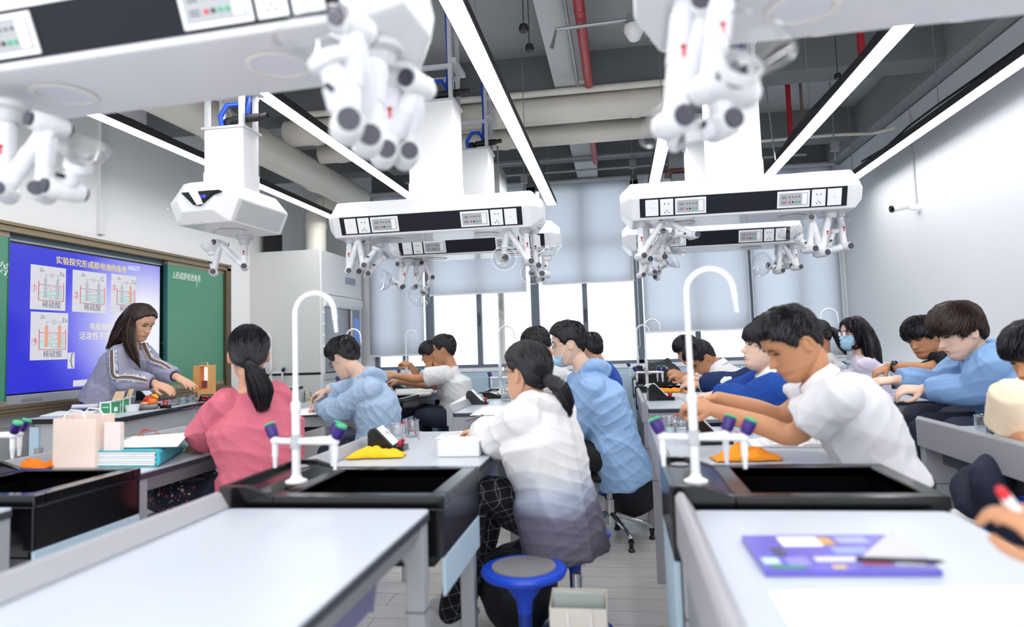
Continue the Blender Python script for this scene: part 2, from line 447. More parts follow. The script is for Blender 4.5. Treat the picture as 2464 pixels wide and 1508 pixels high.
def pipe(name, pts, r, m, label, cat, n=20, collars=()):
    root = empty(name, Vector(pts[0]), label, cat)
    b = MB(); b.tube(pts, r, n); b.build('pipe_run', m, root, smooth=True)
    for c, ax in collars:
        a = Vector(ax).normalized(); b = MB(); b.tube([Vector(c) - a * .03, Vector(c) + a * .03], r * 1.06, n); b.build('pipe_collar', m, root, smooth=True)
    return root
# big duct along the chalkboard side
dl = P(420, 268, 3.85)
pipe('exhaust_duct', [(-2.78, 2.2, 2.83), (-2.74, 4.6, 2.83), (-2.70, 6.9, 2.82)], .135, M['duct'], 'thick ivory exhaust duct running along the left side below the ceiling', 'duct', 28,
     [((-2.77, 3.5, 2.83), (0, 1, 0)), ((-2.745, 4.35, 2.83), (0, 1, 0)), ((-2.74, 4.9, 2.83), (0, 1, 0)), ((-2.72, 5.9, 2.82), (0, 1, 0))])
pipe('exhaust_duct', [(-2.66, 5.24, 3.02), (.55, 5.24, 3.035)], .108, M['duct'], 'upper ivory crosswise exhaust pipe with grimy stains, nearest the camera', 'duct', 24,
     [((-2.4, 5.24, 3.02), (1, 0, 0)), ((-.75, 5.24, 3.03), (1, 0, 0)), ((.2, 5.24, 3.034), (1, 0, 0))])
pipe('exhaust_duct', [(-2.6, 5.75, 2.985), (.55, 5.75, 2.99)], .088, M['duct'], 'lower ivory crosswise exhaust pipe behind the stained one', 'duct', 24,
     [((-2.4, 5.75, 2.985), (1, 0, 0)), ((-.9, 5.75, 2.988), (1, 0, 0))])
pipe('conduit_pipe', [(-2.5, 5.09, 3.115), (.55, 5.09, 3.12)], .026, M['duct'], 'thin ivory pipe lying just above the stained crosswise exhaust pipe', 'pipe', 14)
# duct going down to the fume hood
pipe('exhaust_duct', [(-3.3, 7.15, 2.27), (-3.3, 7.15, 2.72), (-3.27, 7.15, 2.80), (-3.2, 7.15, 2.85), (-2.85, 7.15, 2.87)], .11, M['duct'], 'ivory exhaust pipe rising from the top of the fume hood', 'duct', 24,
     [((-3.3, 7.15, 2.6), (0, 0, 1))])
# red sprinkler pipes
pipe('sprinkler_pipe', [(-.14, .5, 3.05), (-.14, 5.0, 3.12)], .032, M['red'], 'long red sprinkler main running along beside the pale ceiling beam', 'pipe', 14,
     [((-.14, 3.8, 3.10), (0, 1, 0))])
pipe('sprinkler_pipe', [(-.16, 5.75, 3.06), (-.16, 7.0, 3.06)], .028, M['red'], 'far red sprinkler pipe beyond the ivory crosswise pipes', 'pipe', 12)
a0 = P(1903, 332, 5.9); a1 = P(1900, 240, 5.9)
pipe('sprinkler_drop', [a0, (a0.x, a0.y, ZC)], .022, M['red'], 'red vertical sprinkler drop above the right-hand boom', 'pipe', 12)
a0 = P(2074, 135, 4.3)
pipe('sprinkler_drop', [a0, (a0.x, a0.y, ZC)], .022, M['red'], 'red vertical sprinkler drop near the front right corner of the ceiling', 'pipe', 12)
a0 = P(1932, 300, 5.7)
pipe('hanger_rod', [a0, (a0.x, a0.y, ZC)], .012, mat('rusty_rod', '6b5550', .6), 'rusty vertical hanger rod right of the red sprinkler drop', 'rod', 8)
a0 = P(1865, 385, 5.5)
pipe('hanger_rod', [a0, (a0.x - .05, a0.y, ZC)], .006, M['galv'], 'thin steel hanger rod left of the red sprinkler drop', 'rod', 8)
pipe('conduit_pipe', [(-1.5, 7.02, 3.12), (.5, 7.02, 3.13)], .014, M['galv'], 'thin grey conduit pipe along the far beam above the aisle', 'pipe', 10)
pipe('conduit_pipe', [(-2.2, 6.98, 2.98), (1.9, 6.98, 2.98)], .012, M['galv'], 'lower thin galvanised conduit strung in front of the far beam', 'pipe', 10)
pipe('conduit_pipe', [(.9, 6.4, 2.98), (2.0, 6.4, 2.99), (2.28, 6.3, 2.95), (2.38, 6.1, 2.93)], .014, M['duct'], 'bent pale conduit pipe curving towards the right wall', 'pipe', 10)
pipe('conduit_pipe', [(-.22, .5, 3.10), (-.22, 5.0, 3.12)], .012, M['galv'], 'slim grey conduit clipped beneath the pale ceiling beam', 'pipe', 10)
for px, py, Y, lab in ((1261, 431, 6.93, 'grey junction box left on the galvanised conduit'), (1522, 394, 6.93, 'grey junction box right on the galvanised conduit, near the short light strip'), (2008, 352, 6.3, 'grey junction box near the bent pale conduit')):
    c = P(px, py, Y); b = MB(); b.box(c.x - .035, c.y - .02, c.z - .045, c.x + .035, c.y + .02, c.z + .045)
    b.tube([(c.x, c.y, c.z + .045), (c.x, c.y, ZC)], .006, 8); b.tube([(c.x, c.y, c.z - .045), (c.x, c.y, c.z - .12)], .008, 8)
    tag(b.build('junction_box', M['galv'], bevel=.003), lab, 'junction box')
# smoke detector with its conduit
c = P(1526, 82, 3.9); r = empty('smoke_detector', c, 'white smoke detector hanging from a grey box near the ceiling', 'smoke detector')
b = MB(); b.lathe([(.02, .06), (.055, .05), (.06, .02), (.05, 0), (.03, -.035), (.012, -.045)], c + Vector((0, 0, 0)), n=24); b.build('detector_head', M['white'], r, smooth=True)
b = MB(); b.box(c.x - .04, c.y - .04, c.z + .055, c.x + .04, c.y + .04, c.z + .11); b.build('mount_box', M['galv'], r)
b = MB(); b.tube([(c.x, c.y, c.z + .09), (c.x - .45, c.y, c.z + .075), (c.x - .48, c.y - .02, c.z - .05)], .012, 8); b.tube([(c.x, c.y, c.z + .1), (c.x, c.y, ZC)], .01, 8); b.build('conduit', M['galv'], r, smooth=True)
for px, py, Y, lab in ((1260, 69, 3.3, 'small black ceiling spotlight, upper of the pair left of the pale beam'), (1274, 116, 3.7, 'small black ceiling spotlight, lower of the pair left of the pale beam'), (2016, 184, 5.0, 'small black ceiling spotlight over the right-hand booms'), (1566, 86, 4.2, 'small black ceiling spotlight right of the smoke detector')):
    c = P(px, py, Y); b = MB(); b.lathe([(.022, -.015), (.026, 0), (.02, .02), (.004, .024)], c, n=16); b.tube([c + Vector((0, 0, .02)), (c.x, c.y, ZC)], .0025, 6)
    tag(b.build('hanging_sensor', M['blackm'], smooth=True), lab, 'ceiling fitting')
# cable tray with red and black cables
r = empty('cable_tray', (-1.75, 4.6, 3.0), 'dark ceiling cable tray holding red and black cables left of centre', 'cable tray')
b = MB(); b.box(-1.95, 3.4, 3.02, -1.93, 7.0, 3.12).box(-1.7, 3.4, 3.02, -1.68, 7.0, 3.12)
for k in range(15): b.box(-1.95, 3.4 + k * .25, 3.02, -1.68, 3.43 + k * .25, 3.035)
b.build('tray_frame', M['blackm'], r)
for k in range(5):
    b = MB(); b.tube([(-1.9 + k * .045 + .012 * math.sin(j + k), 3.4 + j * .5, 3.05 + .01 * math.sin(j * 2 + k)) for j in range(8)], .012, 8)
    b.build('tray_cable', M['red'] if k in (1, 3) else M['blackm'], r, smooth=True)
# air duct bits by the window lintel
c = P(1640, 345, 5.9); r = empty('air_vent', c, 'small white slatted air outlet above the right-hand booms', 'vent')
b = MB(); b.obox(c, .11, .08, .02, Zv=(0, -.35, 1)); b.tube([c, (c.x, c.y, ZC)], .008, 8); b.build('vent_body', M['white'], r)
for k in range(7): 
    b = MB(); b.obox(c + Vector((-.08 + k * .014, -.075, -.024)), .004, .03, .003); b.build('vent_slat', M['dgrey'], r)
c = P(1632, 395, 6.4); r = empty('air_duct', c, 'galvanised sheet metal air duct below the white air outlet', 'duct')
b = MB(); b.box(c.x - .09, c.y - .1, c.z - .06, c.x + .09, c.y + .1, c.z + .1); b.box(c.x - .05, c.y - .05, c.z + .1, c.x + .05, c.y + .05, ZC); b.build('duct_box', M['galv'], r)
b = MB(); b.box(c.x - .12, c.y - .12, c.z - .1, c.x + .13, c.y + .12, c.z - .07); b.build('duct_flange', mat('red_brown_steel', '6d3c38', .6), r)
b = MB(); b.obox((c.x + .0, c.y, c.z - .2), .07, .1, .09); b.build('duct_boot', M['galv'], r)
c = P(1195, 435, 5.6); r = empty('air_duct', c, 'galvanised air duct corner right of the centre boom columns', 'duct')
b = MB(); b.box(c.x - .05, c.y - .1, c.z - .12, c.x + .04, c.y + .3, c.z + .12); b.tube([c + Vector((0, .1, .1)), (c.x, c.y + .1, ZC)], .008, 8); b.build('duct_box', M['galv'], r)
c2 = c + Vector((.0, -.02, -.2)); b = MB(); b.obox(c2, .09, .05, .04); b.build('grille_box', M['white'], r); 
for k in range(3): b = MB(); b.obox(c2 + Vector((-.03 + .03 * k, -.052, 0)), .006, .003, .025); b.build('grille_slot', M['black'], r)

# ================================================================ wall things
# security camera on the right wall
c = WX(2165, 497, XR - .16); r = empty('security_camera', c, 'white bullet security camera mounted on the right wall', 'camera')
b = MB(); b.tube([c + Vector((-.07, -.02, -.02)), c + Vector((.06, .03, .012))], .032, 18); b.build('camera_body', M['white'], r, smooth=True)
b = MB(); b.tube([c + Vector((-.078, -.022, -.022)), c + Vector((-.069, -.02, -.02))], .03, 18); b.ball(c + Vector((-.085, -.025, -.025)), .012); b.build('camera_lens', M['black'], r, smooth=True)
b = MB(); b.tube([c + Vector((.05, .03, 0)), c + Vector((.10, .03, -.02)), (XR - .001, c.y + .03, c.z - .02)], .012, 10); b.lathe([(.035, 0), (.035, .02)], (XR - .021, c.y + .03, c.z - .02), (1, 0, 0)); b.build('camera_bracket', M['white'], r, smooth=True)
b = MB(); y_ = c.y + .05; b.tube([(XR - .011, y_, c.z - .02), (XR - .011, y_, 3.08)], .008, 8)
tag(b.build('conduit_pipe', M['lgrey']), 'thin vertical conduit rising above the security camera', 'pipe')
# trunking on the left wall
b = MB(); b.box(XL, 4.62, 2.15, XL + .03, 4.68, ZB - .02); tag(b.build('cable_trunking', M['white'], bevel=.003), 'thin white vertical cable trunking on the wall above the chalkboard', 'trunking')
# black loudspeaker on the left wall above the hood's corner
c = WX(657, 590, XL + .12); b = MB(); b.obox(c, .07, .085, .13); r = tag(b.build('loudspeaker', M['blackm'], bevel=.006), 'black box loudspeaker on the wall left of the fume hood top', 'loudspeaker')
# router-like white box near pipes skipped: hidden by the boom column

# ================================================================ fume hood
YH = 6.82; HX0, HX1 = XL, -3.10; HY1 = 7.95
HZ = 2.29
r = empty('fume_hood', ((HX0 + HX1) / 2, (YH + HY1) / 2, 0), 'tall pale grey fume hood in the corner between chalkboard and windows', 'fume hood')
hm = mat('pale_grey_hood_steel', 'dcdcda', .4); hm2 = mat('white_hood_front', 'f0f0f0', .35)
b = MB(); b.mat(hm).box(HX0, YH, .0, HX1 - .02, YH + .04, .96).box(HX0, YH, .985, HX1 - .02, YH + .04, HZ).box(HX0, HY1 - .04, 0, HX1 - .02, HY1, HZ).box(HX0, YH + .041, 0, HX0 + .03, HY1 - .041, HZ - .041).box(HX0, YH + .041, HZ - .04, HX1 - .02, HY1 - .041, HZ)
b.build('hood_shell', None, r)
b = MB(); b.box(HX0, YH - .003, .96, HX1 - .01, YH + .03, .985); b.build('black_seam', M['blackm'], r)
b = MB(); b.mat(hm2)
b.box(HX1 - .019, YH - .002, 1.82, HX1 + .01, HY1 + .002, HZ - .01)                      # upper front panel
b.box(HX1 - .019, YH - .002, .0, HX1, YH + .09, 1.819).box(HX1 - .019, HY1 - .3, 0, HX1, HY1 + .002, 1.819)   # posts
b.build('hood_front', None, r, bevel=.004)
b = MB(); b.extr([(HX1 - .02, YH + .05, 1.82), (HX1 + .04, YH + .05, 1.80), (HX1 + .05, YH + .05, 1.73), (HX1 + .02, YH + .05, 1.68), (HX1 - .02, YH + .05, 1.68)], (0, HY1 - YH - .1, 0)); b.build('sash_handle', M['white'], r, smooth=True)
b = MB(); b.box(HX1 - .03, YH + .09, 1.12, HX1 - .024, HY1 - .3, 1.68); b.build('sash_glass', M['glass'], r)
b = MB(); b.box(HX0 + .03, YH + .05, 1.0, HX0 + .2, HY1 - .05, 1.75); b.build('hood_baffle', mat('grey_baffle', 'c3c6c6', .5, noise_amt=.2, nscale=3), r)
b = MB(); b.box(HX0 + .03, YH + .04, .90, HX1 + .02, HY1 - .04, .965); b.build('hood_worktop', M['lgrey'], r, bevel=.004)
b = MB(); b.box(HX1 - .025, YH + .1, .98, HX1 - .005, HY1 - .32, 1.12); b.build('sash_bar', M['mgrey'], r)
b = MB(); b.box(HX1 - .04, YH + .04, .05, HX1 - .01, HY1 - .05, .90); q = b.build('lower_door', hm2, r, bevel=.004)
b = MB(); b.box(HX1 + .001, HY1 - .27, 1.1, HX1 + .012, HY1 - .07, 1.68); q = b.build('control_panel', mat('blue_grey_control', '8d99ad', .3), r, bevel=.002)
b = MB(); b.box(HX1 + .0122, HY1 - .25, 1.3, HX1 + .014, HY1 - .1, 1.58); b.build('control_screen', mat('blue_screen', '5a77b8', .2, emit='5a77b8', estr=.4), q)
for k in range(4):
    b = MB(); b.box(HX1 + .001, HY1 - .26 + (k % 2) * .1, 1.12 + (k // 2) * .08, HX1 + .02, HY1 - .18 + (k % 2) * .1, 1.18 + (k // 2) * .08); b.build('hood_socket', M['dgrey'], q)
b = MB(); b.box(HX1 + .0105, HY1 - .5, 1.97, HX1 + .016, HY1 - .2, 2.05); b.build('name_plate', mat('grey_plate', '9aa2b0', .3), r)
for k in range(4):
    b = MB(); b.lathe([(.018, 0), (.018, .012), (.01, .02)], (HX1 + .0, YH + .045, 1.25 + k * .12), (1, 0, 0), 14); b.build('hood_knob', M['white'], r, smooth=True)
for zz in (1.75, 1.15): 
    for xx in (HX0 + .25, HX1 - .2):
        b = MB(); b.lathe([(.008, 0), (.006, .004)], (xx, YH, zz), (0, -1, 0), 10); b.build('screw_cap', M['lgrey'], r)
# ================================================================ chalkboard with the flat screen
XB = -3.80
r = empty('chalkboard', (XL + .05, 4.2, .88), 'long green sliding chalkboard in a bronze frame with a screen set in its middle', 'chalkboard')
y0, y1 = 2.2, 6.23
b = MB(); b.box(XL + .001, y0, .93, XL + .02, y1 - .05, 2.05); b.build('back_board', mat('dark_green_board', '2d5f50', .45), r)
b = MB(); b.box(XL, y0, 2.022, XB + .03, y1, 2.045).box(XL, y0, 2.047, XB + .02, y1, 2.062).box(XL, y0, 2.064, XB + .035, y1, 2.084); b.build('top_rail', M['bronze'], r)
b = MB(); b.box(XL, y0, .905, XB + .01, y1, .925).box(XL, y0, .885, XB + .035, y1, .902).box(XL, y0, .862, XB + .055, y1, .882); b.build('bottom_rail', M['bronze'], r)
b = MB(); b.box(XL, y1 - .075, .88, XB + .03, y1, 2.06); b.build('side_post', mat('dark_bronze', '6e604a', .4, metal=.5), r, bevel=.003)
for (a, c, nm) in ((y0, 3.757, 0), (5.30, 6.145, 1)):
    p = MB(); p.mat(M['green_board']).box(XB - .03, a + .004, .955, XB, c - .004, 1.99)
    q = p.build('sliding_panel', None, r)
    for z_ in (1.99, .925):
        e = MB(); e.box(XB - .035, a, z_, XB + .004, c, z_ + .03); e.build('panel_rail', mat('champagne_rail', 'a39780', .35, metal=.4), q)
    e = MB(); yy = a if nm else c; e.box(XB - .035, yy - .004, .955, XB + .003, yy + .004, 1.99); e.build('panel_edge', mat('teal_edge', '1d5a5c', .4), q)
b = MB(); b.box(XL + .02, 3.757, 1.985, XB - .04, 5.30, 2.02); b.build('upper_track', mat('blue_grey_track', '5f7377', .4, metal=.3), r)
b = MB(); b.box(XL + .021, 5.272, .95, XL + .03, 5.298, 1.985); b.build('filler_strip', M['white'], r)
# chalk writing on the right panel
def hand_line(name, strokes, thick, parent, jitter=0):
    b = MB()
    for st in strokes:
        pts = [WX(px, py, XB + .0012) for px, py in st]
        b.tube(pts, thick, 5)
    return b.build(name, M['chalk'], parent)
text('chalk_writing', '3.形成原电池条件.', .052, M['chalk'], WX(415, 668, XB + .001), (0, 1, 0.0), (0, 0, 1), r, shear=.25).scale = (1, 1, 1.35)
for o_ in [c for c in r.children if c.name.startswith('chalk_writing')]:
    z0 = min(v.co.z for v in o_.data.vertices); o_.location.z = -z0 * .35
cs = lambda x, y: (380 + x / 6.854, 580 + y / 6.854)
hand_line('chalk_writing', [[cs(635, 600), cs(640, 755)], [cs(670, 640), cs(680, 650), cs(672, 690)]], .0022, r)
lc = lambda x, y: (x / 5.8, 520 + y / 5.8)
hand_line('chalk_writing', [[lc(5, 640), lc(30, 670), lc(40, 630)], [lc(25, 668), lc(5, 700)], [lc(0, 770), lc(45, 730), lc(20, 790), lc(0, 760)], [lc(55, 670), lc(60, 730), lc(100, 720), lc(110, 660), lc(60, 700), lc(105, 760), lc(70, 830)], [lc(60, 750), lc(90, 790), lc(50, 820)], [lc(104, 850), lc(106, 856)]], .0025, r)

# interactive flat panel
r = empty('display_screen', (-3.86, 4.53, .93), 'large flat display showing blue experiment slide with four battery diagrams', 'screen')
b = MB(); b.box(-3.885, 3.78, .925, -3.845, 5.272, 1.992); b.build('screen_body', M['black'], r, bevel=.004)
b = MB(); b.box(-3.845, 3.78, .925, -3.830, 5.272, .985); q = b.build('lower_bezel', mat('silver_bezel', 'b7bac0', .35, metal=.3), r, bevel=.003)
b = MB(); a, c = WX(52, 958, -3.8295), WX(102, 949, -3.8295); b.box(-3.8302, a.y, .94, -3.828, c.y, .958); b.build('port_cover', M['mgrey'], q)
text('bezel_lettering', 'seewo', .034, M['dgrey'], (-3.8295, 4.70, .953), (0, 1, 0), (0, 0, 1), q)
b = MB(); b.box(-3.845, 3.78, 1.978, -3.838, 5.272, 1.99); b.build('top_trim', mat('silver_bezel', 'b7bac0', .35, metal=.3), r)
# glowing slide: blue, with backlight and reflected glare painted in as a pale centre
sm_ = bpy.data.materials.new('slide_blue_and_glare'); sm_.use_nodes = True; nt = sm_.node_tree; bs = nt.nodes['Principled BSDF']
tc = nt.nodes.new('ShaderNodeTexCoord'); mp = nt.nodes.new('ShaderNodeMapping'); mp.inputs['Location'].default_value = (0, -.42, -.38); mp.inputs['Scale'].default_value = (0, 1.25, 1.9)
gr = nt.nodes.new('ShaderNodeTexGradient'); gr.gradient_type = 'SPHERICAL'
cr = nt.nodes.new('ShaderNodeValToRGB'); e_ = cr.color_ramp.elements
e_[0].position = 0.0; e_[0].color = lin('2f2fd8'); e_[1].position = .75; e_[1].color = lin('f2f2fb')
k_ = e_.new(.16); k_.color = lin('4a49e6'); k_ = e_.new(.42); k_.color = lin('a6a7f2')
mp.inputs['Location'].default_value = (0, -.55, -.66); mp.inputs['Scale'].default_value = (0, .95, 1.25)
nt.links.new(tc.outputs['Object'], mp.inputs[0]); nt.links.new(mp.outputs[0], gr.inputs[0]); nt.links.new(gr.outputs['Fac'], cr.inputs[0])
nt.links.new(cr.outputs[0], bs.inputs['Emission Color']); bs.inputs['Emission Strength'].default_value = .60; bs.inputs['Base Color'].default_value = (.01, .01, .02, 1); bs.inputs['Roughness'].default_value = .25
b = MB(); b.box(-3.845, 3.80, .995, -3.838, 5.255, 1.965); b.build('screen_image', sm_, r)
XS = -3.8375
def S_(px, py): return WX(px, py, XS)
def glow(name, c, s=.85): return mat(name, '101010', .4, emit=c, estr=s * .64)
card = glow('slide_card', 'e6e6ee', .85); redl = glow('slide_red', 'e2677f'); gry = glow('slide_grey', '8c8ca0'); lq = glow('slide_liquid', 'd3ebe6'); org = glow('slide_orange', 'f3ab8c'); elc = glow('slide_electrode', 'c3c3d2'); yel = glow('slide_yellow', 'f0e08a', .9); wht = glow('slide_white', 'ffffff', .9); txt = glow('slide_text', '7a7a8c'); yel2 = glow('slide_pale_yellow', 'f5f0cf', .9)
def quad(b, m, ya, za, yb, zb, lay=0): b.mat(m).box(XS, min(ya, yb), min(za, zb), XS + .0006 + .0005 * lay, max(ya, yb), max(za, zb))
def cell(tl, br, lab, num, e1, e2, numside, left, right, faded=False):
    p0, p1 = S_(*tl), S_(*br); W_ = p1.y - p0.y; Hh = p0.z - p1.z
    Yf = lambda u: p0.y + u * W_
    Zf = lambda v: p0.z - v * Hh
    b = MB(); quad(b, card, Yf(0), Zf(0), Yf(1), Zf(1)); q = b.build('slide_picture', None, r)
    b = MB(); lw = .004
    quad(b, lq, Yf(.22), Zf(.55), Yf(.94), Zf(.77), 1)
    for k in range(9):
        v = .44 + k * .037; u0 = .24 + .07 * ((k * 3) % 5); quad(b, gry, Yf(u0), Zf(v), Yf(u0 + .28), Zf(v) + .002, 2)
        quad(b, gry, Yf(.66 + .03 * (k % 3)), Zf(v + .015), Yf(.9 - .02 * (k % 2)), Zf(v + .015) + .002, 2)
    quad(b, redl, Yf(.22) - .002, Zf(.36), Yf(.22) + lw, Zf(.78), 3); quad(b, redl, Yf(.94) - lw, Zf(.36), Yf(.94) + .002, Zf(.78), 3)
    quad(b, redl, Yf(.22), Zf(.775), Yf(.94), Zf(.79), 3); quad(b, redl, Yf(.22), Zf(.435), Yf(.94), Zf(.435) + .003, 3)
    quad(b, e1, Yf(.37), Zf(.28), Yf(.45), Zf(.73), 4); quad(b, e2, Yf(.72), Zf(.28), Yf(.80), Zf(.73), 4)
    quad(b, gry, Yf(.41), Zf(.2), Yf(.55), Zf(.2) + .002, 3); quad(b, gry, Yf(.65), Zf(.2), Yf(.77), Zf(.2) + .002, 3)
    quad(b, gry, Yf(.41), Zf(.2), Yf(.41) + .002, Zf(.28), 3); quad(b, gry, Yf(.765), Zf(.2), Yf(.765) + .002, Zf(.28), 3)
    b.mat(txt).tube([(XS + .002, Yf(.6) + .045 * W_ * math.cos(t * PI / 8), Zf(.2) + .045 * W_ * math.sin(t * PI / 8)) for t in range(16)], .0012, 4, closed=True)
    b.mat(redl).tube([(XS + .002, Yf(.6), Zf(.225)), (XS + .002, Yf(.6), Zf(.175))], .001, 4)
    b.mat(redl).tube([(XS + .002, Yf(.1) + .07 * W_ * math.cos(t * PI / 8), Zf(numside) + .07 * W_ * math.sin(t * PI / 8)) for t in range(16)], .0012, 4, closed=True)
    b.build('battery_diagram', None, q)
    for s_, sz, u, v, mm in ((num, .075, .065, numside + .04, redl), (left, .045, .24, .14, txt), (right, .055, .82, .2, txt), (lab, .068, .33, .94, txt)):
        text('slide_lettering', s_, sz * (1 if W_ > .2 else .85) * (W_ / .32) ** .5 * .8, mm, (XS + .001, Yf(u), Zf(v)), (0, 1, 0), (0, 0, 1), q)
cell((74, 635), (157, 748), '稀硫酸', '1', elc, elc, .53, 'Zn', 'Fe')
cell((175, 648), (255, 754), '稀硫酸', '2', elc, elc, .62, 'Zn', 'C')
cell((268, 658), (327, 755), '稀硫酸', '3', elc, org, .37, 'Fe', 'Cu')
cell((74, 749), (162, 864), '稀硫酸', '4', org, org, .62, 'Zn', 'Zn')
text('slide_title', '实验探究形成原电池的条件', .058, yel, S_(134, 632) + Vector((.001, 0, 0)), (0, 1, 0), (0, 0, 1), r, extrude=.0015)
text('slide_lettering', '165577', .048, wht, S_(306, 648) + Vector((.001, 0, 0)), (0, 1, 0), (0, 0, 1), r)
text('slide_lettering', '活泼性不同的', .062, yel2, S_(190, 815) + Vector((.001, 0, 0)), (0, 1, 0), (0, 0, 1), r)
text('slide_lettering', '电极材料一', .058, yel2, S_(215, 792) + Vector((.001, 0, 0)), (0, 1, 0), (0, 0, 1), r)
a, c = S_(163, 848), S_(179, 886)
b = MB(); quad(b, card, a.y, a.z, c.y, c.z); q = b.build('slide_picture', None, r); text('slide_lettering', '{', .11, txt, (XS + .001, a.y + .015, c.z + .03), (0, 1, 0), (0, 0, 1), q)
a, c = S_(176, 915), S_(225, 926)
b = MB(); quad(b, card, a.y, a.z, c.y, c.z); b.build('slide_button', None, r)
# black cables between the screen and the right green panel
b = MB()
for k in range(3): b.tube([WX(388 + 0, 908 - k * 30, -3.835), WX(396, 905 - k * 32, -3.82), WX(400, 893 - k * 30, -3.82), WX(395, 880 - k * 28, -3.82), WX(388, 878 - k * 25, -3.835)], .003, 6)
tag(b.build('screen_cable', M['black'], smooth=True), 'thin black looping cables between display and right green chalkboard panel', 'cable')

# ================================================================ platform and teacher desk
struct(simple('trim_platform', [(XL + .013, 2.2, .001, -2.75 - .75, 6.6, .12)], mat('platform_wood', 'b9b4ad', .4)))
r = empty('teacher_desk', (-3.1, 4.9, 0), "teacher's long grey demonstration desk with pale blue top and black edge", 'desk')
TD = .87
poly = [(-3.40, 3.50), (-2.80, 3.50), (-3.02, 4.95), (-3.13, 6.45), (-3.60, 6.45), (-3.42, 4.95)]
def inset(pl, d):
    cx = sum(p[0] for p in pl) / len(pl); cy = sum(p[1] for p in pl) / len(pl)
    return [(p[0] + (cx - p[0]) * d / abs(cx - p[0] + 1e-9) * (1 if abs(cx - p[0]) > d else 0), p[1] + (d if p[1] < 4 else (-d if p[1] > 6 else 0))) for p in pl]
b = MB(); b.prism(poly, TD - .004, TD); b.build('desk_top', M['top'], r)
b = MB(); b.prism(poly, TD - .032, TD - .0045); b.build('black_edge', M['blackm'], r, bevel=.004)
b = MB(); b.prism(inset(poly, .03), .12, TD - .033); b.build('desk_body', mat('desk_grey_panel', 'b3b4b9', .42), r, bevel=.003)
for yy in (3.95, 4.45, 4.95, 5.5, 6.0):
    xx = -2.83 - (yy - 3.5) * .152 if yy <= 4.95 else -3.05 - (yy - 4.95) * .073
    b = MB(); b.box(xx - .004, yy - .002, .14, xx + .002, yy + .002, TD - .05); b.build('panel_seam', M['white'], r)
b = MB(); b.box(-3.39, 3.515, .14, -3.33, 3.53, TD - .05); b.build('end_stile', M['lblue'], r)
b = MB(); b.box(-3.35, 3.505, .62, -3.315, 3.53, .7); b.build('cabinet_catch', M['chrome'], r)
# low grey wall panelling under the chalkboard
struct(simple('trim_wainscot', [(XL + .001, 2.2, .12, XL + .03, 6.3, .78)], mat('pale_wainscot', 'cfd0d4', .5)))

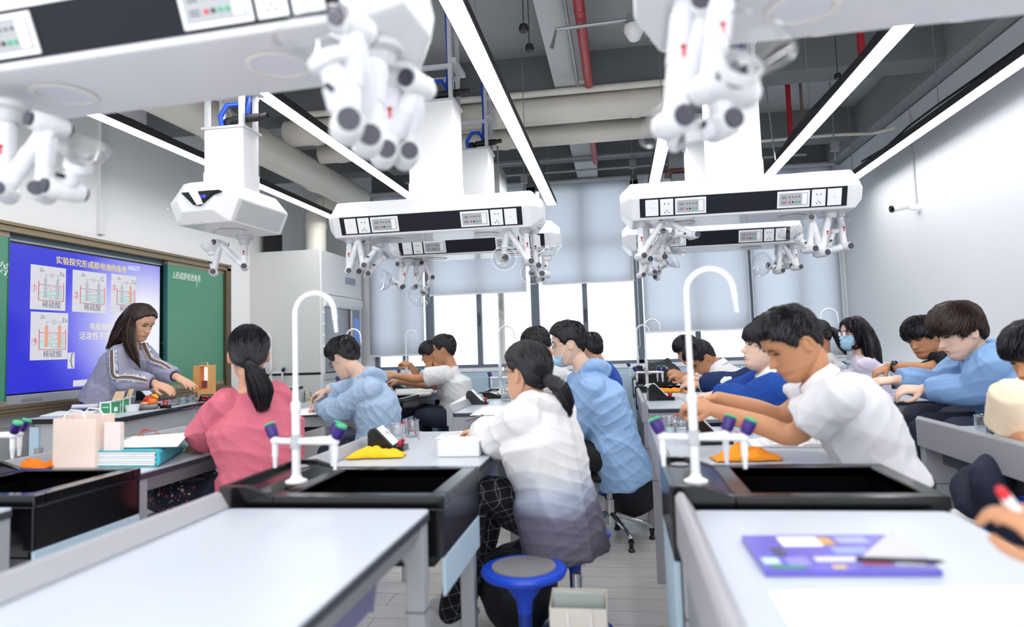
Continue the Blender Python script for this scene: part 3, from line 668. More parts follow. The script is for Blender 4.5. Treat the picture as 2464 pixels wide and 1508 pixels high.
# ================================================================ ceiling service booms
FL = M['boom']
def boom(name_lab, cx, cy, z0, L, rot=0, teacher=False, col_top=2.68, group='ceiling service booms', colw=.14, cold=.11, coldx=0):
    r = empty('service_boom', (cx, cy, z0), name_lab, 'ceiling service boom', group)
    Rm = Matrix.Rotation(math.radians(rot), 3, 'Z'); C0 = Vector((cx, cy, z0))
    T = lambda x, y, z: C0 + Rm @ Vector((x, y, z))
    prof = [(-.155, 0), (-.205, .118), (-.125, .215), (-.09, .222), (.09, .222), (.125, .215), (.205, .118), (.155, 0)]
    hl = L / 2
    b = MB(); vs = []; fs = []
    for x in (-hl, hl): vs += [T(x, y, z) for y, z in prof]
    for x, s in ((-hl - .06, 1), (hl + .06, 1)):
        vs += [T(x, y * .55, .115 + (z - .115) * .5) for y, z in prof]
    k = len(prof)
    for i in range(k):
        j = (i + 1) % k
        fs.append((i, j, k + j, k + i)); fs.append((i, 2 * k + i, 2 * k + j, j)); fs.append((k + i, k + j, 3 * k + j, 3 * k + i))
    fs.append(tuple(range(2 * k, 3 * k))); fs.append(tuple(range(3 * k, 4 * k)))
    b.add(vs, fs); b.build('boom_body', FL, r, bevel=.006)
    for sgn in (-1, 1):
        # panel sits on the lower sloping face
        def Q(x, t, out): # t 0 bottom..1 vertex
            y = .155 + .05 * t; z = .118 * t; nx, nz = .92, -.39
            return T(x, sgn * (y + nx * out), z + nz * out)
        def slab(x0, x1, t0, t1, o0, o1, m, nm, par):
            b = MB(); vs = [Q(x, t, o) for o in (o0, o1) for t in (t0, t1) for x in (x0, x1)]
            b.add(vs, [(0, 2, 3, 1), (4, 5, 7, 6), (0, 1, 5, 4), (2, 6, 7, 3), (0, 4, 6, 2), (1, 3, 7, 5)])
            return b.build(nm, m, par, bevel=.0015 if nm != 'socket_hole' else 0)
        if teacher:
            slab(-hl + .03, hl - .03, .1, .95, .0, .003, M['boomg'], 'side_panel', r); continue
        pn = slab(-hl + .045, hl - .045, .12, .95, .0, .003, M['panel'], 'side_panel', r)
        for e in (-1, 1):
            for (a, c, nm) in ((.03, .10, 'switch_plate'), (.11, .18, 'socket_plate'), (.19, .355, 'control_plate')):
                x0, x1 = sorted((e * (hl - .045 - a), e * (hl - .045 - c)))
                pl = slab(x0, x1, .18, .88, .003, .009, M['white'], nm, pn)
                if nm == 'socket_plate':
                    b = MB()
                    for dx, t in ((-.010, .68), (.010, .68), (0, .38), (-.010, .3), (.010, .3)):
                        c_ = Q((x0 + x1) / 2 + dx, t, .0092); b.obox(c_, .0028, .0008, .0035, X=Rm @ Vector((1, 0, 0)), Y=Rm @ Vector((0, sgn * .92, -.39)), Zv=Rm @ Vector((0, sgn * .39, .92)))
                    b.build('socket_hole', M['dgrey'], pl)
                if nm == 'switch_plate':
                    b = MB(); c_ = Q((x0 + x1) / 2, .53, .0092); b.obox(c_, .006, .0008, .0012, X=Rm @ Vector((1, 0, 0)), Y=Rm @ Vector((0, sgn * .92, -.39)), Zv=Rm @ Vector((0, sgn * .39, .92))); b.build('switch_mark', M['grey'], pl)
                if nm == 'control_plate':
                    slab(x0 + .01, x1 - .01, .27, .8, .009, .0105, M['grey'], 'control_face', pl)
                    xs = min(x0, x1)
                    b = MB(); s2 = 1 if sgn < 0 else -1
                    mid = (x0 + x1) / 2; fx = lambda u: mid + (u - .5) * s2 * .145
                    for j, m_ in enumerate((M['redp'], M['black'], M['green'], M['green'])):
                        b.mat(m_).lathe([(.0048, 0), (.0048, .003)], Q(fx(.36 + j * .115), .42, .0105), Rm @ Vector((0, sgn * .92, -.39)), 10)
                        b.mat(M['dgrey']).lathe([(.0038, 0), (.0038, .002)], Q(fx(.36 + j * .115), .64, .0105), Rm @ Vector((0, sgn * .92, -.39)), 10)
                    b.build('control_button', None, pl)
                    b = MB()
                    for t in (.66, .6, .45, .39):
                        c_ = Q(fx(.17), t, .0107); b.obox(c_, .012, .0006, .0016, X=Rm @ Vector((1, 0, 0)), Y=Rm @ Vector((0, sgn * .92, -.39)), Zv=Rm @ Vector((0, sgn * .39, .92)))
                    b.build('control_print', M['dgrey'], pl)
                    xa, xb = sorted((fx(.79), fx(.97))); s_ = slab(xa, xb, .3, .77, .0105, .0125, M['white'], 'socket_insert', pl)
    for sx in ((-.3, .3) if not teacher else (0,)):
        b = MB(); c_ = T(sx * hl / .585, 0, 0); b.lathe([(.075, -.0025), (.062, -.004), (.062, -.001), (.075, 0)], c_, n=36, close=False); b.build('downlight_ring', mat('cream_ring', 'e6e5dc', .4), r, smooth=True)
        b = MB(); b.lathe([(.061, -.002), (.0, -.0021)], c_, n=30); b.build('downlight_lens', mat('frosted_lens', 'dcdce4', .3), r, smooth=True)
    # column with a lower sleeve
    cz = z0 + .2; b = MB(); rc = T(coldx, 0, 0)
    b.rbox(rc.x - colw, cy - cold, cz, rc.x + colw, cy + cold, col_top, .012); b.build('column', M['white'], r, smooth=True, angle=30)
    b = MB(); b.rbox(rc.x - colw - .004, cy - cold - .004, cz, rc.x + colw + .004, cy + cold + .004, cz + .11, .012); b.build('column_sleeve', M['white'], r, smooth=True, angle=30)
    b = MB(); b.box(rc.x - colw - .01, cy - cold - .01, col_top, rc.x + colw + .01, cy + cold + .01, col_top + .012); b.build('column_cap', M['lgrey'], r)
    for dx in (-1, 1):
        for dy in (-1, 1):
            b = MB(); x_, y_ = rc.x + dx * (colw - .015), cy + dy * (cold - .015); b.box(x_ - .012, y_ - .012, col_top + .013, x_ + .012, y_ + .012, ZC); b.build('hanger_post', M['lgrey'], r)
    b = MB(); b.box(rc.x - colw, cy - cold, col_top + .2, rc.x + colw, cy - cold + .025, col_top + .225).box(rc.x - colw, cy + cold - .025, col_top + .2, rc.x + colw, cy + cold, col_top + .225)
    b.box(rc.x - colw - .03, cy - cold - .02, col_top + .226, rc.x - colw + .02, cy + cold + .02, col_top + .25).box(rc.x + colw - .02, cy - cold - .02, col_top + .226, rc.x + colw + .03, cy + cold + .02, col_top + .25)
    b.build('hanger_frame', M['lgrey'], r)
    x_, y_ = rc.x + colw * .2, cy - cold * .6
    b = MB(); b.tube([(x_ - .05, y_, col_top + .013), (x_ - .06, y_, col_top + .08), (x_ - .02, y_, col_top + .14), (x_ + .03, y_ + .03, col_top + .15), (x_ + .05, y_ + .08, col_top + .1), (x_ + .06, y_ + .1, col_top + .3), (x_ + .05, y_ + .1, ZC)], .014, 10); b.build('blue_hose', M['blue'], r, smooth=True)
    b = MB(); b.tube([(x_, y_ + .02, col_top + .06), (x_ + .16, y_ + .03, col_top + .07)], .022, 12).tube([(x_ + .16, y_ + .03, col_top + .07), (x_ + .2, y_ + .03, col_top + .075)], .016, 12); b.ball((x_ - .03, y_ + .04, col_top + .05), .035); b.build('valve_motor', M['blackm'], r, smooth=True)
    if teacher:
        # display triangle on the near cap
        V = lambda px, py: P(px, py, cy - hl - .082)
        pts = [V(433, 463), V(526, 455), V(476, 494), V(463, 492)]
        b = MB(); b.extr(pts, (0, .045, 0)); q = b.build('display_window', M['panel'], r, bevel=.006)
        b = MB(); w2 = lambda px, py: P(px, py, cy - hl - .083)
        b.extr([w2(452, 459), w2(474, 457), w2(489, 490), w2(474, 493)], (0, -.001, 0)); b.build('window_glint', M['white'], q)
        text('display_digits', '1.658', .034, mat('blue_digits', '3347d8', .4, emit='3347d8', estr=1.0), w2(462, 478), (1, 0, .02), (0, .1, 1), q)
        for px, py in ((405, 503), (429, 536), (483, 532), (540, 527), (562, 490)):
            b = MB(); b.lathe([(.005, 0), (.004, .004)], P(px, py, cy - hl - .01), (0, -1, 0), 10); b.build('screw_cap', M['lgrey'], r)
    return r
bm1 = boom('white service boom with charcoal panel hanging at centre left, the nearer of two there', -1.05, 3.96, 1.866, 1.17, col_top=2.66)
bm2 = boom('white service boom at centre left hanging behind the nearer one, towards the windows', -1.035, 5.0, 1.875, 1.17, col_top=2.66)
bm3 = boom('white service boom with charcoal panel at centre right, the nearer of two there', .685, 3.98, 1.868, 1.17, col_top=2.66)
bm4 = boom('white service boom at centre right hanging behind the nearer one, towards the windows', .70, 5.27, 1.868, 1.17, col_top=2.66)
bm5 = boom('large blurred white service boom filling the top left corner of the photo', -1.05, 1.46, 1.866, 1.17, rot=-4, col_top=2.6)
bm6 = boom('large blurred white service boom at the top right corner of the photo', .71, 1.46, 1.886, 1.17, rot=-1, col_top=2.6)
bmt = boom("small white service boom above the teacher's desk, turned end-on with a dark display window", -2.065, 3.42, 1.875, .46, rot=86, teacher=True, col_top=2.42, group=None, colw=.115, cold=.085)

# ---------------------------------------------------------------- extraction arms: jointed white tubes with clear domes
def arm(lab, pts, dome, dsize=.075, rt=.022, group='extraction arms under the service booms', solid=False):
    """pts: world joint positions from the ceiling flange down; dome: direction the hood opens"""
    pts = [Vector(p) for p in pts]; r = empty('extraction_arm', pts[0], lab, 'extraction arm', group)
    b = MB(); b.lathe([(.045, 0), (.05, -.006), (.048, -.016), (.034, -.024), (.03, -.04), (.026, -.05)], pts[0], n=24); b.build('mounting_flange', M['lgrey'], r, smooth=True)
    for i in range(len(pts) - 1):
        a, c = pts[i], pts[i + 1]; d = (c - a).normalized(); L = (c - a).length
        if L < .02: continue
        last = i == len(pts) - 2
        b = MB(); b.tube([a, c], rt * (.70 if last else .76), 18); b.build('arm_tube', M['boom'], r, smooth=True)
        b = MB(); s0 = a + d * (L * .28); s1 = a + d * (L * .62); b.tube([s0, s1], rt * .86, 18); b.build('arm_sleeve', mat('pale_lilac_grey_sleeve', 'd3d4da', .35), r, smooth=True)
    side = Vector((0, 1, 0))
    for i in range(1, len(pts) - 1):
        d1 = (pts[i] - pts[i - 1]).normalized(); ax = Vector((.45, -.9, 0)).normalized() if i % 2 else Vector((-.3, -.95, .05)).normalized()
        b = MB(); b.tube([pts[i] - ax * .042, pts[i] - ax * .032, pts[i] + ax * .032, pts[i] + ax * .042], [rt * .86, rt * 1.02, rt * 1.02, rt * .86], 18); b.ball(pts[i], rt * 1.06, n=16, m=10)
        q = b.build('elbow_joint', M['boom'], r, smooth=True)
        for s_ in (1, -1):
            b = MB(); b.tube([pts[i] + ax * (.0425 * s_), pts[i] + ax * (.050 * s_)], rt * .72, 16); b.build('joint_cap', mat('dark_joint_cap', '3c3a49', .35), q, smooth=True, angle=30)
    if len(pts) > 3:
        m_ = pts[1] * .55 + pts[0] * .45; b = MB(); b.obox(m_ + Vector((.006, -rt * .87, 0)), .003, .001, .012).obox(m_ + Vector((.006, -rt * .87, .008)), .006, .001, .003); b.build('red_arrow', M['redp'], r)
        m_ = (pts[-2] * .5 + pts[-1] * .5); b = MB(); b.tube([m_ + Vector((0, -rt, 0)), m_ + Vector((.0, -rt - .018, 0))], .006, 8); b.build('damper_knob', M['black'], r, smooth=True)
    d = Vector(dome).normalized(); e = pts[-1]
    b = MB(); b.lathe([(rt * .9, -.01), (rt * 1.25, -.005), (rt * 1.3, .012), (rt * 1.1, .016)], e, d, 20, close=False); b.build('hood_collar', M['boom'], r, smooth=True)
    s = dsize
    b = MB(); b.lathe([(rt * 1.0, .0), (rt * 1.3, .012), (s * .6, s * .28), (s * .85, s * .58), (s * .97, s * .85), (s * 1.0, s * .98), (s * 1.04, s * 1.0)], e, d, 32, close=False)
    q = b.build('dome_hood', M['boom'] if solid else M['dome'], r, smooth=True)
    b = MB(); b.lathe([(s * 1.0, s * .975), (s * 1.05, s * .975), (s * 1.05, s * 1.0), (s * 1.0, s * 1.0)], e, d, 32, close=False); b.build('dome_rim', clear('frosted_rim', 'ffffff', .5, .2) if not solid else M['boom'], q, smooth=True)
    b = MB(); b.lathe([(rt * .7, .004), (0, .0045)], e, d, 16); b.build('duct_mouth', M['dgrey'], r)
    return r
def px3(Y, *pp): return [P(x, y, Y + (dz if len(q) else 0)) for (x, y, *q) in pp for dz in [q[0] if q else 0]]
A = lambda Y, pp: [P(p[0], p[1], Y + (p[2] if len(p) > 2 else 0)) for p in pp]
arm('extraction arm on the near centre-left boom, outermost at its left end', A(3.88, [(842, 566), (838, 653), (862, 570), (874, 640), (905, 598)]), (.35, -.15, 1), .072)
arm('extraction arm on the near centre-left boom, its dome tipped out beside the far boom', A(3.98, [(868, 568), (862, 655), (884, 580), (884, 660), (925, 617)]), (.75, -.2, .55), .072)
arm('extraction arm at the right end of the near centre-left boom, its round dome facing us', A(3.9, [(1262, 541), (1272, 630), (1220, 550), (1211, 622), (1216, 620, -.03)]), (.05, -1, -.15), .068)
arm('extraction arm on the near centre-left boom, outermost at its right end with dome upward', A(4.0, [(1284, 543), (1290, 640), (1312, 660), (1316, 622)]), (.05, -.2, 1), .072)
arm('extraction arm on the far centre-left boom, left one with dome facing down left', A(4.92, [(983, 623), (965, 692), (965, 637), (968, 690), (945, 677)]), (-.75, -.6, .1), .082)
arm('extraction arm on the far centre-left boom, second from left with low round dome', A(5.0, [(1003, 625), (998, 690), (1023, 634), (1038, 668), (1020, 702)]), (-.15, -.75, -.35), .085)
arm('extraction arm on the far centre-left boom, hanging at its right end', A(4.95, [(1290, 603), (1300, 672), (1284, 640), (1281, 656, -.04)]), (.1, -1, -.1), .08)
arm('extraction arm on the near centre-right boom, left one reaching out to the right', A(3.9, [(1542, 526), (1541, 617), (1596, 529), (1668, 566), (1625, 562)]), (-.8, -.3, .1), .072)
arm('extraction arm on the near centre-right boom, left one folded low with dome to the right', A(4.02, [(1556, 528), (1556, 625), (1600, 560), (1590, 620), (1608, 600)]), (.7, -.2, .3), .07)
arm('extraction arm on the near centre-right boom, right one with dome opening to the left', A(3.9, [(1998, 503), (1977, 609), (1954, 526), (1948, 600), (1922, 572)]), (-.6, -.25, .7), .075)
arm('extraction arm on the near centre-right boom, outermost with dome turned up', A(3.96, [(2018, 501), (2032, 594), (1985, 606), (2006, 556)]), (.05, -.3, 1), .075)
arm('extraction arm on the far centre-right boom, left one with dome to the lower right', A(5.2, [(1545, 598), (1542, 662), (1560, 630), (1568, 655), (1600, 632)]), (.7, -.3, .3), .078)
arm('extraction arm on the far centre-right boom, low hanging left one with black end cap', A(5.3, [(1560, 598), (1562, 650), (1580, 668), (1592, 640)]), (.5, -.3, .5), .07)
arm('extraction arm on the far centre-right boom, right one with round dome facing left', A(5.2, [(1908, 582), (1917, 643), (1878, 576), (1874, 652), (1852, 639)]), (-.8, -.55, .1), .085)
arm('extraction arm on the far centre-right boom, second from the right', A(5.3, [(1895, 582), (1895, 640), (1868, 590), (1872, 630)]), (-.2, -.3, -.9), .05)
# foreground arms
arm('large blurred extraction arm hanging lower left with its clear dome beside the wall', A(1.42, [(18, 248), (10, 462), (118, 300), (102, 462), (155, 457), (188, 402)]), (.45, -.3, .75), .058, .024)
arm('large blurred extraction arm under the top left boom, with wide dome opening upward', A(1.36, [(915, 108), (885, 340, -.04), (850, 62, -.15), (835, 305, -.17), (792, 150, -.2)]), (-.4, -.25, 1), .072, .030)
arm('large blurred extraction arm under the top left boom, farthest right and lowest', A(1.48, [(958, 165), (925, 372), (1005, 205), (978, 375, .05), (930, 300, .05)]), (-.3, .3, 1), .06, .028)
arm('large blurred extraction arm under the top right boom, left one hanging lowest', A(1.38, [(1655, -60), (1618, 295), (1700, 20), (1735, 300, .1), (1640, 328, .08)]), (-.7, .3, .7), .06, .030)
arm('large blurred extraction arm under the top right boom, with round clear dome', A(1.3, [(1745, -60), (1712, 205, -.06), (1785, 208, -.12), (1778, 168, -.17)]), (.25, -.85, .45), .064, .028)
arm("white extraction arm under the teacher's boom, with opaque white funnel nozzle", A(3.62, [(588, 568), (588, 642), (530, 585), (514, 655), (512, 610)]), (-.15, -.1, 1), .058, .022, group=None, solid=True)
# ================================================================ lab tables, sinks, taps, stools
TT = .758
def table(x0, x1, y0, y1, lab, lip=True, tray=True, slab_only=False):
    r = empty('lab_table', ((x0 + x1) / 2, (y0 + y1) / 2, 0), lab, 'table', 'student lab tables')
    b = MB(); b.rbox(x0, y0, TT - .006, x1, y1, TT, .018); b.build('tabletop', M['top'], r)
    b = MB(); b.rbox(x0 - .002, y0 - .002, TT - .026, x1 + .002, y1 + .002, TT - .0065, .018); b.build('table_edge', M['edge'], r)
    if lip:
        b = MB(); b.extr([(x0, y0 + .002, TT), (x0 + .004, y0 + .002, TT + .004), (x0 - .022, y0 + .002, TT + .045), (x0 - .034, y0 + .002, TT + .048), (x0 - .045, y0 + .002, TT + .035), (x0 - .045, y0 + .002, TT - .09), (x0 - .003, y0 + .002, TT - .09)], (0, y1 - y0 - .004, 0))
        b.build('back_rail', mat('rail_grey_metal', 'a5a4aa', .42), r, bevel=.003)
    b = MB(); b.extr([(x1 - .005, y0 + .03, TT - .027), (x1 - .03, y0 + .03, TT - .085), (x1 - .06, y0 + .03, TT - .085), (x1 - .06, y0 + .03, TT - .027)], (0, y1 - y0 - .06, 0)); b.build('side_apron', M['mgrey'], r, bevel=.003)
    lg = mat('leg_grey_metal', 'a4a5ab', .4)
    for yy, s in ((y0 + .005, 1), (y1 - .055, 1)):
        # left (wide) half arch and right (narrow) half arch, each with rounded inner corner
        xm = (x0 + x1) / 2
        for side in (-1, 1):
            xo = x0 - .035 if side < 0 else x1 - .006
            wl = .135 if side < 0 else .05
            xi = xo - side * wl; zt = TT - .027; za = TT - .10; rr = .05
            pts = [(xo, 0), (xo, zt), (xm - side * .001, zt), (xm - side * .001, za)]
            cx = xi - side * rr; cz = za - rr
            for k in range(7):
                t = math.radians(90 * k / 6); pts.append((cx + side * rr * math.sin(t), cz + rr * math.cos(t)))
            pts.append((xi, 0))
            b = MB(); b.extr([(p[0], yy, p[1]) for p in pts], (0, .05, 0)); q = b.build('leg', lg, r, bevel=.004)
            f = MB(); a_, c_ = sorted((xo, xi)); f.box(a_ - .002, yy - .002, .5, c_ + .002, yy + .052, .503); f.build('leg_joint', M['dgrey'], q)
            f = MB(); f.box(a_ + .005, yy + .004, 0, c_ - .005, yy + .046, .02); f.build('leg_foot', M['black'], q)
    if x0 > 0 and y0 < 1: b = MB(); b.box(x0 - .03, y0 + .06, .12, x0 + .02, y1 - .06, TT - .1); b.build('service_panel', M['mgrey'], r, bevel=.003)
    b = MB(); b.box(x0 + .021, y0 + .1, TT - .16, x0 + .05, y1 - .1, TT - .028); b.build('inner_beam', M['dgrey'], r)
    if tray:
        ty0, ty1 = y0 + .16, y1 - .2
        b = MB(); b.extr([(x1 - .07, ty0, TT - .028), (x1 - .075, ty0, TT - .10), (x1 - .09, ty0, TT - .19), (x1 - .30, ty0, TT - .20), (x1 - .30, ty0, TT - .19), (x1 - .10, ty0, TT - .18), (x1 - .085, ty0, TT - .10), (x1 - .08, ty0, TT - .028)], (0, ty1 - ty0, 0))
        b.box(x1 - .30, ty0, TT - .20, x1 - .09, ty0 + .008, TT - .1).box(x1 - .30, ty1 - .008, TT - .20, x1 - .09, ty1, TT - .1).box(x1 - .305, ty0, TT - .2, x1 - .297, ty1, TT - .028)
        b.build('book_tray', M['tray'], r, bevel=.003)
    return r
XA, XBc, XC, XD = (-2.43, -1.84), (-1.135, -.535), (.17, .78), (1.41, 2.02)
table(*XA, .66, 1.86, 'lab table mostly out of frame, only its pale corner showing at the far left edge')
table(*XBc, .66, 1.86, 'empty pale blue lab table in the lower left foreground')
table(*XC, .66, 1.86, 'foreground lab table carrying the purple magazine')
table(*XA, 2.41, 3.60, 'lab table with the paper bag and teal binder, at which the pink-shirted girl sits', tray=False)
table(*XBc, 2.41, 3.56, 'lab table with yellow cloth and white carton, next to the girl in tie-dye hoodie')
table(*XC, 2.41, 3.60, 'lab table under the elbows of the boy in the white polo shirt')
table(*XD, 2.2, 3.52, 'lab table at the right edge carrying a black meter and a beaker')
table(*XA, 4.72, 5.53, 'lab table where the boy in pale blue jacket and black glasses works')
table(*XBc, 4.56, 5.68, 'lab table with a black meter, beyond the tie-dye hoodie girl')
table(*XC, 4.60, 5.98, 'lab table with orange cloth, right of the aisle and third from the front')
table(1.66, 2.28, 4.80, 5.84, 'lab table under the arms of the boy in the steel-blue jacket on the right')
table(*XA, 6.07, 7.15, 'lab table on which the white-shirted boy stretches both arms')
table(*XBc, 6.20, 7.1, 'far lab table before the window, holding open books and a white box')
table(*XC, 6.50, 7.25, 'far lab table holding the black backpack')

def faucet(r, bx, by, bz, top=1.385, arcx=1, hand=True):
    b = MB(); b.lathe([(.033, 0), (.034, .006), (.026, .010), (.018, .014), (.0155, .022)], (bx, by, bz), n=24); b.build('faucet_base', M['faucet'], r, smooth=True)
    b = MB(); rr = .066; zc = top - rr
    b.tube([(bx, by, bz + .01), (bx, by, bz + .22), (bx, by, bz + .225), (bx, by, bz + .245), (bx, by, bz + .25), (bx, by, bz + .3)], [.0130, .0130, .0150, .0150, .0100, .0088], 16)
    b.tube([(bx, by, bz + .3), (bx, by, zc)] + [(bx + arcx * (rr - rr * math.cos(math.radians(t))), by, zc + rr * math.sin(math.radians(t))) for t in range(12, 169, 12)] + [(bx + arcx * (2 * rr + .002), by, zc - .02)], .0080, 12)
    b.tube([(bx + arcx * (2 * rr + .002), by, zc - .02), (bx + arcx * (2 * rr + .006), by, zc - .06)], [.0065, .0052], 12)
    b.build('faucet_pipe', M['faucet'], r, smooth=True)
    for dx, dy, L in ((.98, -.1, .135), (.85, .5, .11), (-.9, .3, .09)):
        z = .935 + (bz - .81); a = Vector((bx, by, z)); d = Vector((dx, dy, 0)).normalized(); e = a + d * L
        b = MB(); b.tube([a - Vector((0, 0, .02)), a + Vector((0, 0, .02))], .0175, 16).tube([a, e, ], .0100, 14); b.ball(e, .014)
        b.tube([e, e - Vector((0, 0, .05))], .0095, 12).tube([e - Vector((0, 0, .05)), e - Vector((0, 0, .085))], [.008, .0055], 12)
        q = b.build('tap_branch', M['faucet'], r, smooth=True)
        k = e + (d * .35 + Vector((0, 0, 1))).normalized() * .012; ax = (d * .5 + Vector((0, 0, 1))).normalized()
        b = MB(); b.lathe([(.014, 0), (.017, .006), (.019, .036), (.016, .039)], k, ax, 18); b.build('tap_knob', M['purple'], q, smooth=True, angle=30)
        b = MB(); b.lathe([(.0175, .0395), (.0185, .0405), (.0165, .046), (.006, .047)], k, ax, 18); b.build('knob_cap', M['green'], q, smooth=True, angle=30)
def sink(x0, x1, y0, y1, lab, fx=None, top=1.385, fy=None, arcx=1):
    zr = .785
    r = empty('lab_sink', ((x0 + x1) / 2, (y0 + y1) / 2, 0), lab, 'sink', 'black lab sinks between the tables')
    xo0, xo1 = x0 - .055, x1 + .03; hx0, hx1 = x0 + .165, x1 - .02; hy0, hy1 = y0 + .045, y1 - .045
    b = MB(); zb = zr - .20
    # rim as four strips, basin walls and floor
    for bx in ((xo0 + .17, y0, zr - .035, xo1, hy0, zr), (xo0 + .17, hy1, zr - .035, xo1, y1, zr), (hx1, hy0, zr - .035, xo1, hy1, zr), (xo0 + .17, hy0, zr - .035, hx0, hy1, zr)): b.box(*bx)
    b.box(hx0 - .008, hy0 - .008, zb, hx0, hy1 + .008, zr - .001).box(hx1, hy0 - .008, zb, hx1 + .008, hy1 + .008, zr - .001).box(hx0, hy0 - .008, zb, hx1, hy0, zr - .001).box(hx0, hy1, zb, hx1, hy1 + .008, zr - .001).box(hx0 - .008, hy0 - .008, zb - .008, hx1 + .008, hy1 + .008, zb)
    b.build('basin', M['sink'], r, bevel=.004)
    # raised faucet shelf with slope down to the rim
    b = MB(); p = [(xo0, zr - .06), (xo0, zr + .028), (xo0 + .085, zr + .028), (xo0 + .17, zr), (xo0 + .17, zr - .06)]
    b.extr([(q_[0], y0, q_[1]) for q_ in p], (0, .018, 0)); b.extr([(q_[0], y1 - .018, q_[1]) for q_ in p], (0, .018, 0))
    b.box(xo0, y0 + .018, zr - .06, xo0 + .016, y1 - .018, zr + .028)
    b.extr([(xo0 + .016, y0 + .018, zr - .06), (xo0 + .016, y0 + .018, zr + .012), (xo0 + .11, y0 + .018, zr + .012), (xo0 + .17, y0 + .018, zr - .004), (xo0 + .17, y0 + .018, zr - .06)], (0, y1 - y0 - .036, 0))
    b.build('faucet_shelf', M['sink'], r, bevel=.003)
    b = MB(); b.box(xo0 + .003, y0 + .001, zr - .17, xo1 - .004, y0 + .012, zr - .036).box(xo0 + .003, y1 - .012, zr - .17, xo1 - .004, y1 - .001, zr - .036); b.box(xo1 - .018, y0 + .013, zr - .17, xo1 - .004, y1 - .013, zr - .036).box(xo0 + .003, y0 + .013, zr - .17, xo0 + .02, y1 - .013, zr - .061)
    b.build('side_panel', M['sink'], r, bevel=.003)
    b = MB(); b.box(xo1 - .012, y0 + .004, zr - .275, xo1 - .002, y1 - .004, zr - .171); b.build('lower_panel', M['lblue'], r, bevel=.003)
    b = MB(); b.box(xo0 + .003, y0 + .004, .12, xo0 + .02, y1 - .004, zr - .171); b.build('lower_panel', M['lblue'], r, bevel=.003)
    b = MB(); b.box(xo0 + .021, y0 + .06, 0, xo0 + .13, y1 - .06, zr - .17); b.build('pipe_cabinet', M['mgrey'], r, bevel=.003)
    b = MB(); b.lathe([(.028, .0), (.03, .003), (.02, .006), (.012, .004)], (xo0 + .06, y1 - .08, zr + .012), n=20); b.build('shelf_drain', M['mgrey'], r, smooth=True)
    faucet(r, fx if fx is not None else x0 + .04, fy or (y0 + y1) / 2 - .02, zr + .012, top, arcx)
    return r
pB = Z(713, 1160, .797); pC = Z(1675, 1160, .797)
sink(*XA, 1.90, 2.38, 'black lab sink at the left edge, in front of the paper bag table', fx=-2.41, fy=2.3, arcx=-1)
sink(*XBc, 1.90, 2.38, 'black lab sink with white gooseneck tap at centre left foreground', fx=pB.x, fy=pB.y)
sink(*XC, 1.90, 2.38, 'black lab sink with white gooseneck tap beside the polo shirt boy', fx=pC.x, fy=pC.y, top=1.40)
fxx = lambda px, Y: P(px, 850, Y).x
sink(*XA, 5.56, 6.04, 'black lab sink behind the boy in the pale blue jacket', fx=fxx(834, 5.8), fy=5.8, top=1.39)
sink(*XBc, 5.71, 6.17, 'black lab sink whose tap rises just left of the tie-dye hoodie girl', fx=fxx(1202, 5.9), fy=5.9, top=1.37)
sink(*XC, 6.01, 6.47, 'black lab sink behind the orange cloth, right of the aisle', fx=fxx(1554, 6.2), fy=6.2, top=1.39)
sink(1.66, 2.26, 5.87, 6.3, 'black lab sink at the right whose tap arches above the ponytailed girl', fx=1.66 + .03, fy=6.1, top=1.42)
sink(*XA, 7.18, 7.60, 'black lab sink in the far left corner by the long blind', fx=fxx(977, 7.4), fy=7.4, top=1.40)
sink(*XBc, 7.13, 7.60, 'black lab sink by the window behind the boys in front of the centre frames', fx=fxx(1266, 7.35), fy=7.35, top=1.39)
sink(*XC, 7.28, 7.70, 'black lab sink at the far end of the row right of the aisle', fx=fxx(1534, 7.4), fy=7.4, top=1.37)
r = empty('desk_tap', Z(652, 926, TD), "white gooseneck tap standing at the far end of the teacher's desk", 'tap')
pt = Z(652, 926, TD); faucet(r, pt.x, pt.y, TD, top=pt.z + .55, arcx=-1)

def stool(x, y, lab, z=.41, bag=None):
    r = empty('round_stool', (x, y, 0), lab, 'stool', 'blue round stools')
    b = MB(); b.lathe([(.03, z - .07), (.07, z - .045), (.12, z - .04), (.148, z - .028), (.155, z - .014), (.150, z - .003), (.135, z + .002), (.118, z - .001), (.0, z - .001)], (x, y, 0), n=40); b.build('seat', M['stoolb'], r, smooth=True)
    b = MB(); b.lathe([(.116, z - .0005), (.114, z + .004), (0, z + .0045)], (x, y, 0), n=36); b.build('seat_pad', M['seatg'], r, smooth=True)
    b = MB(); b.lathe([(.026, z - .16), (.03, z - .12), (.075, z - .05), (.06, z - .048)], (x, y, 0), n=24); b.build('seat_cone', M['stoolb'], r, smooth=True)
    b = MB(); b.tube([(x, y, .03), (x, y, z - .1)], .024, 20); b.build('post', M['stoolp'], r, smooth=True, angle=30)
    b = MB(); b.lathe([(.15, 0), (.152, .012), (.12, .024), (.04, .034), (.028, .06)], (x, y, 0), n=36); b.build('stool_base', M['stoolp'], r, smooth=True)
    return r
s1 = Z(1260, 1362, .41)
stool(s1.x, s1.y, 'empty blue round stool with grey seat pad in the lower centre')
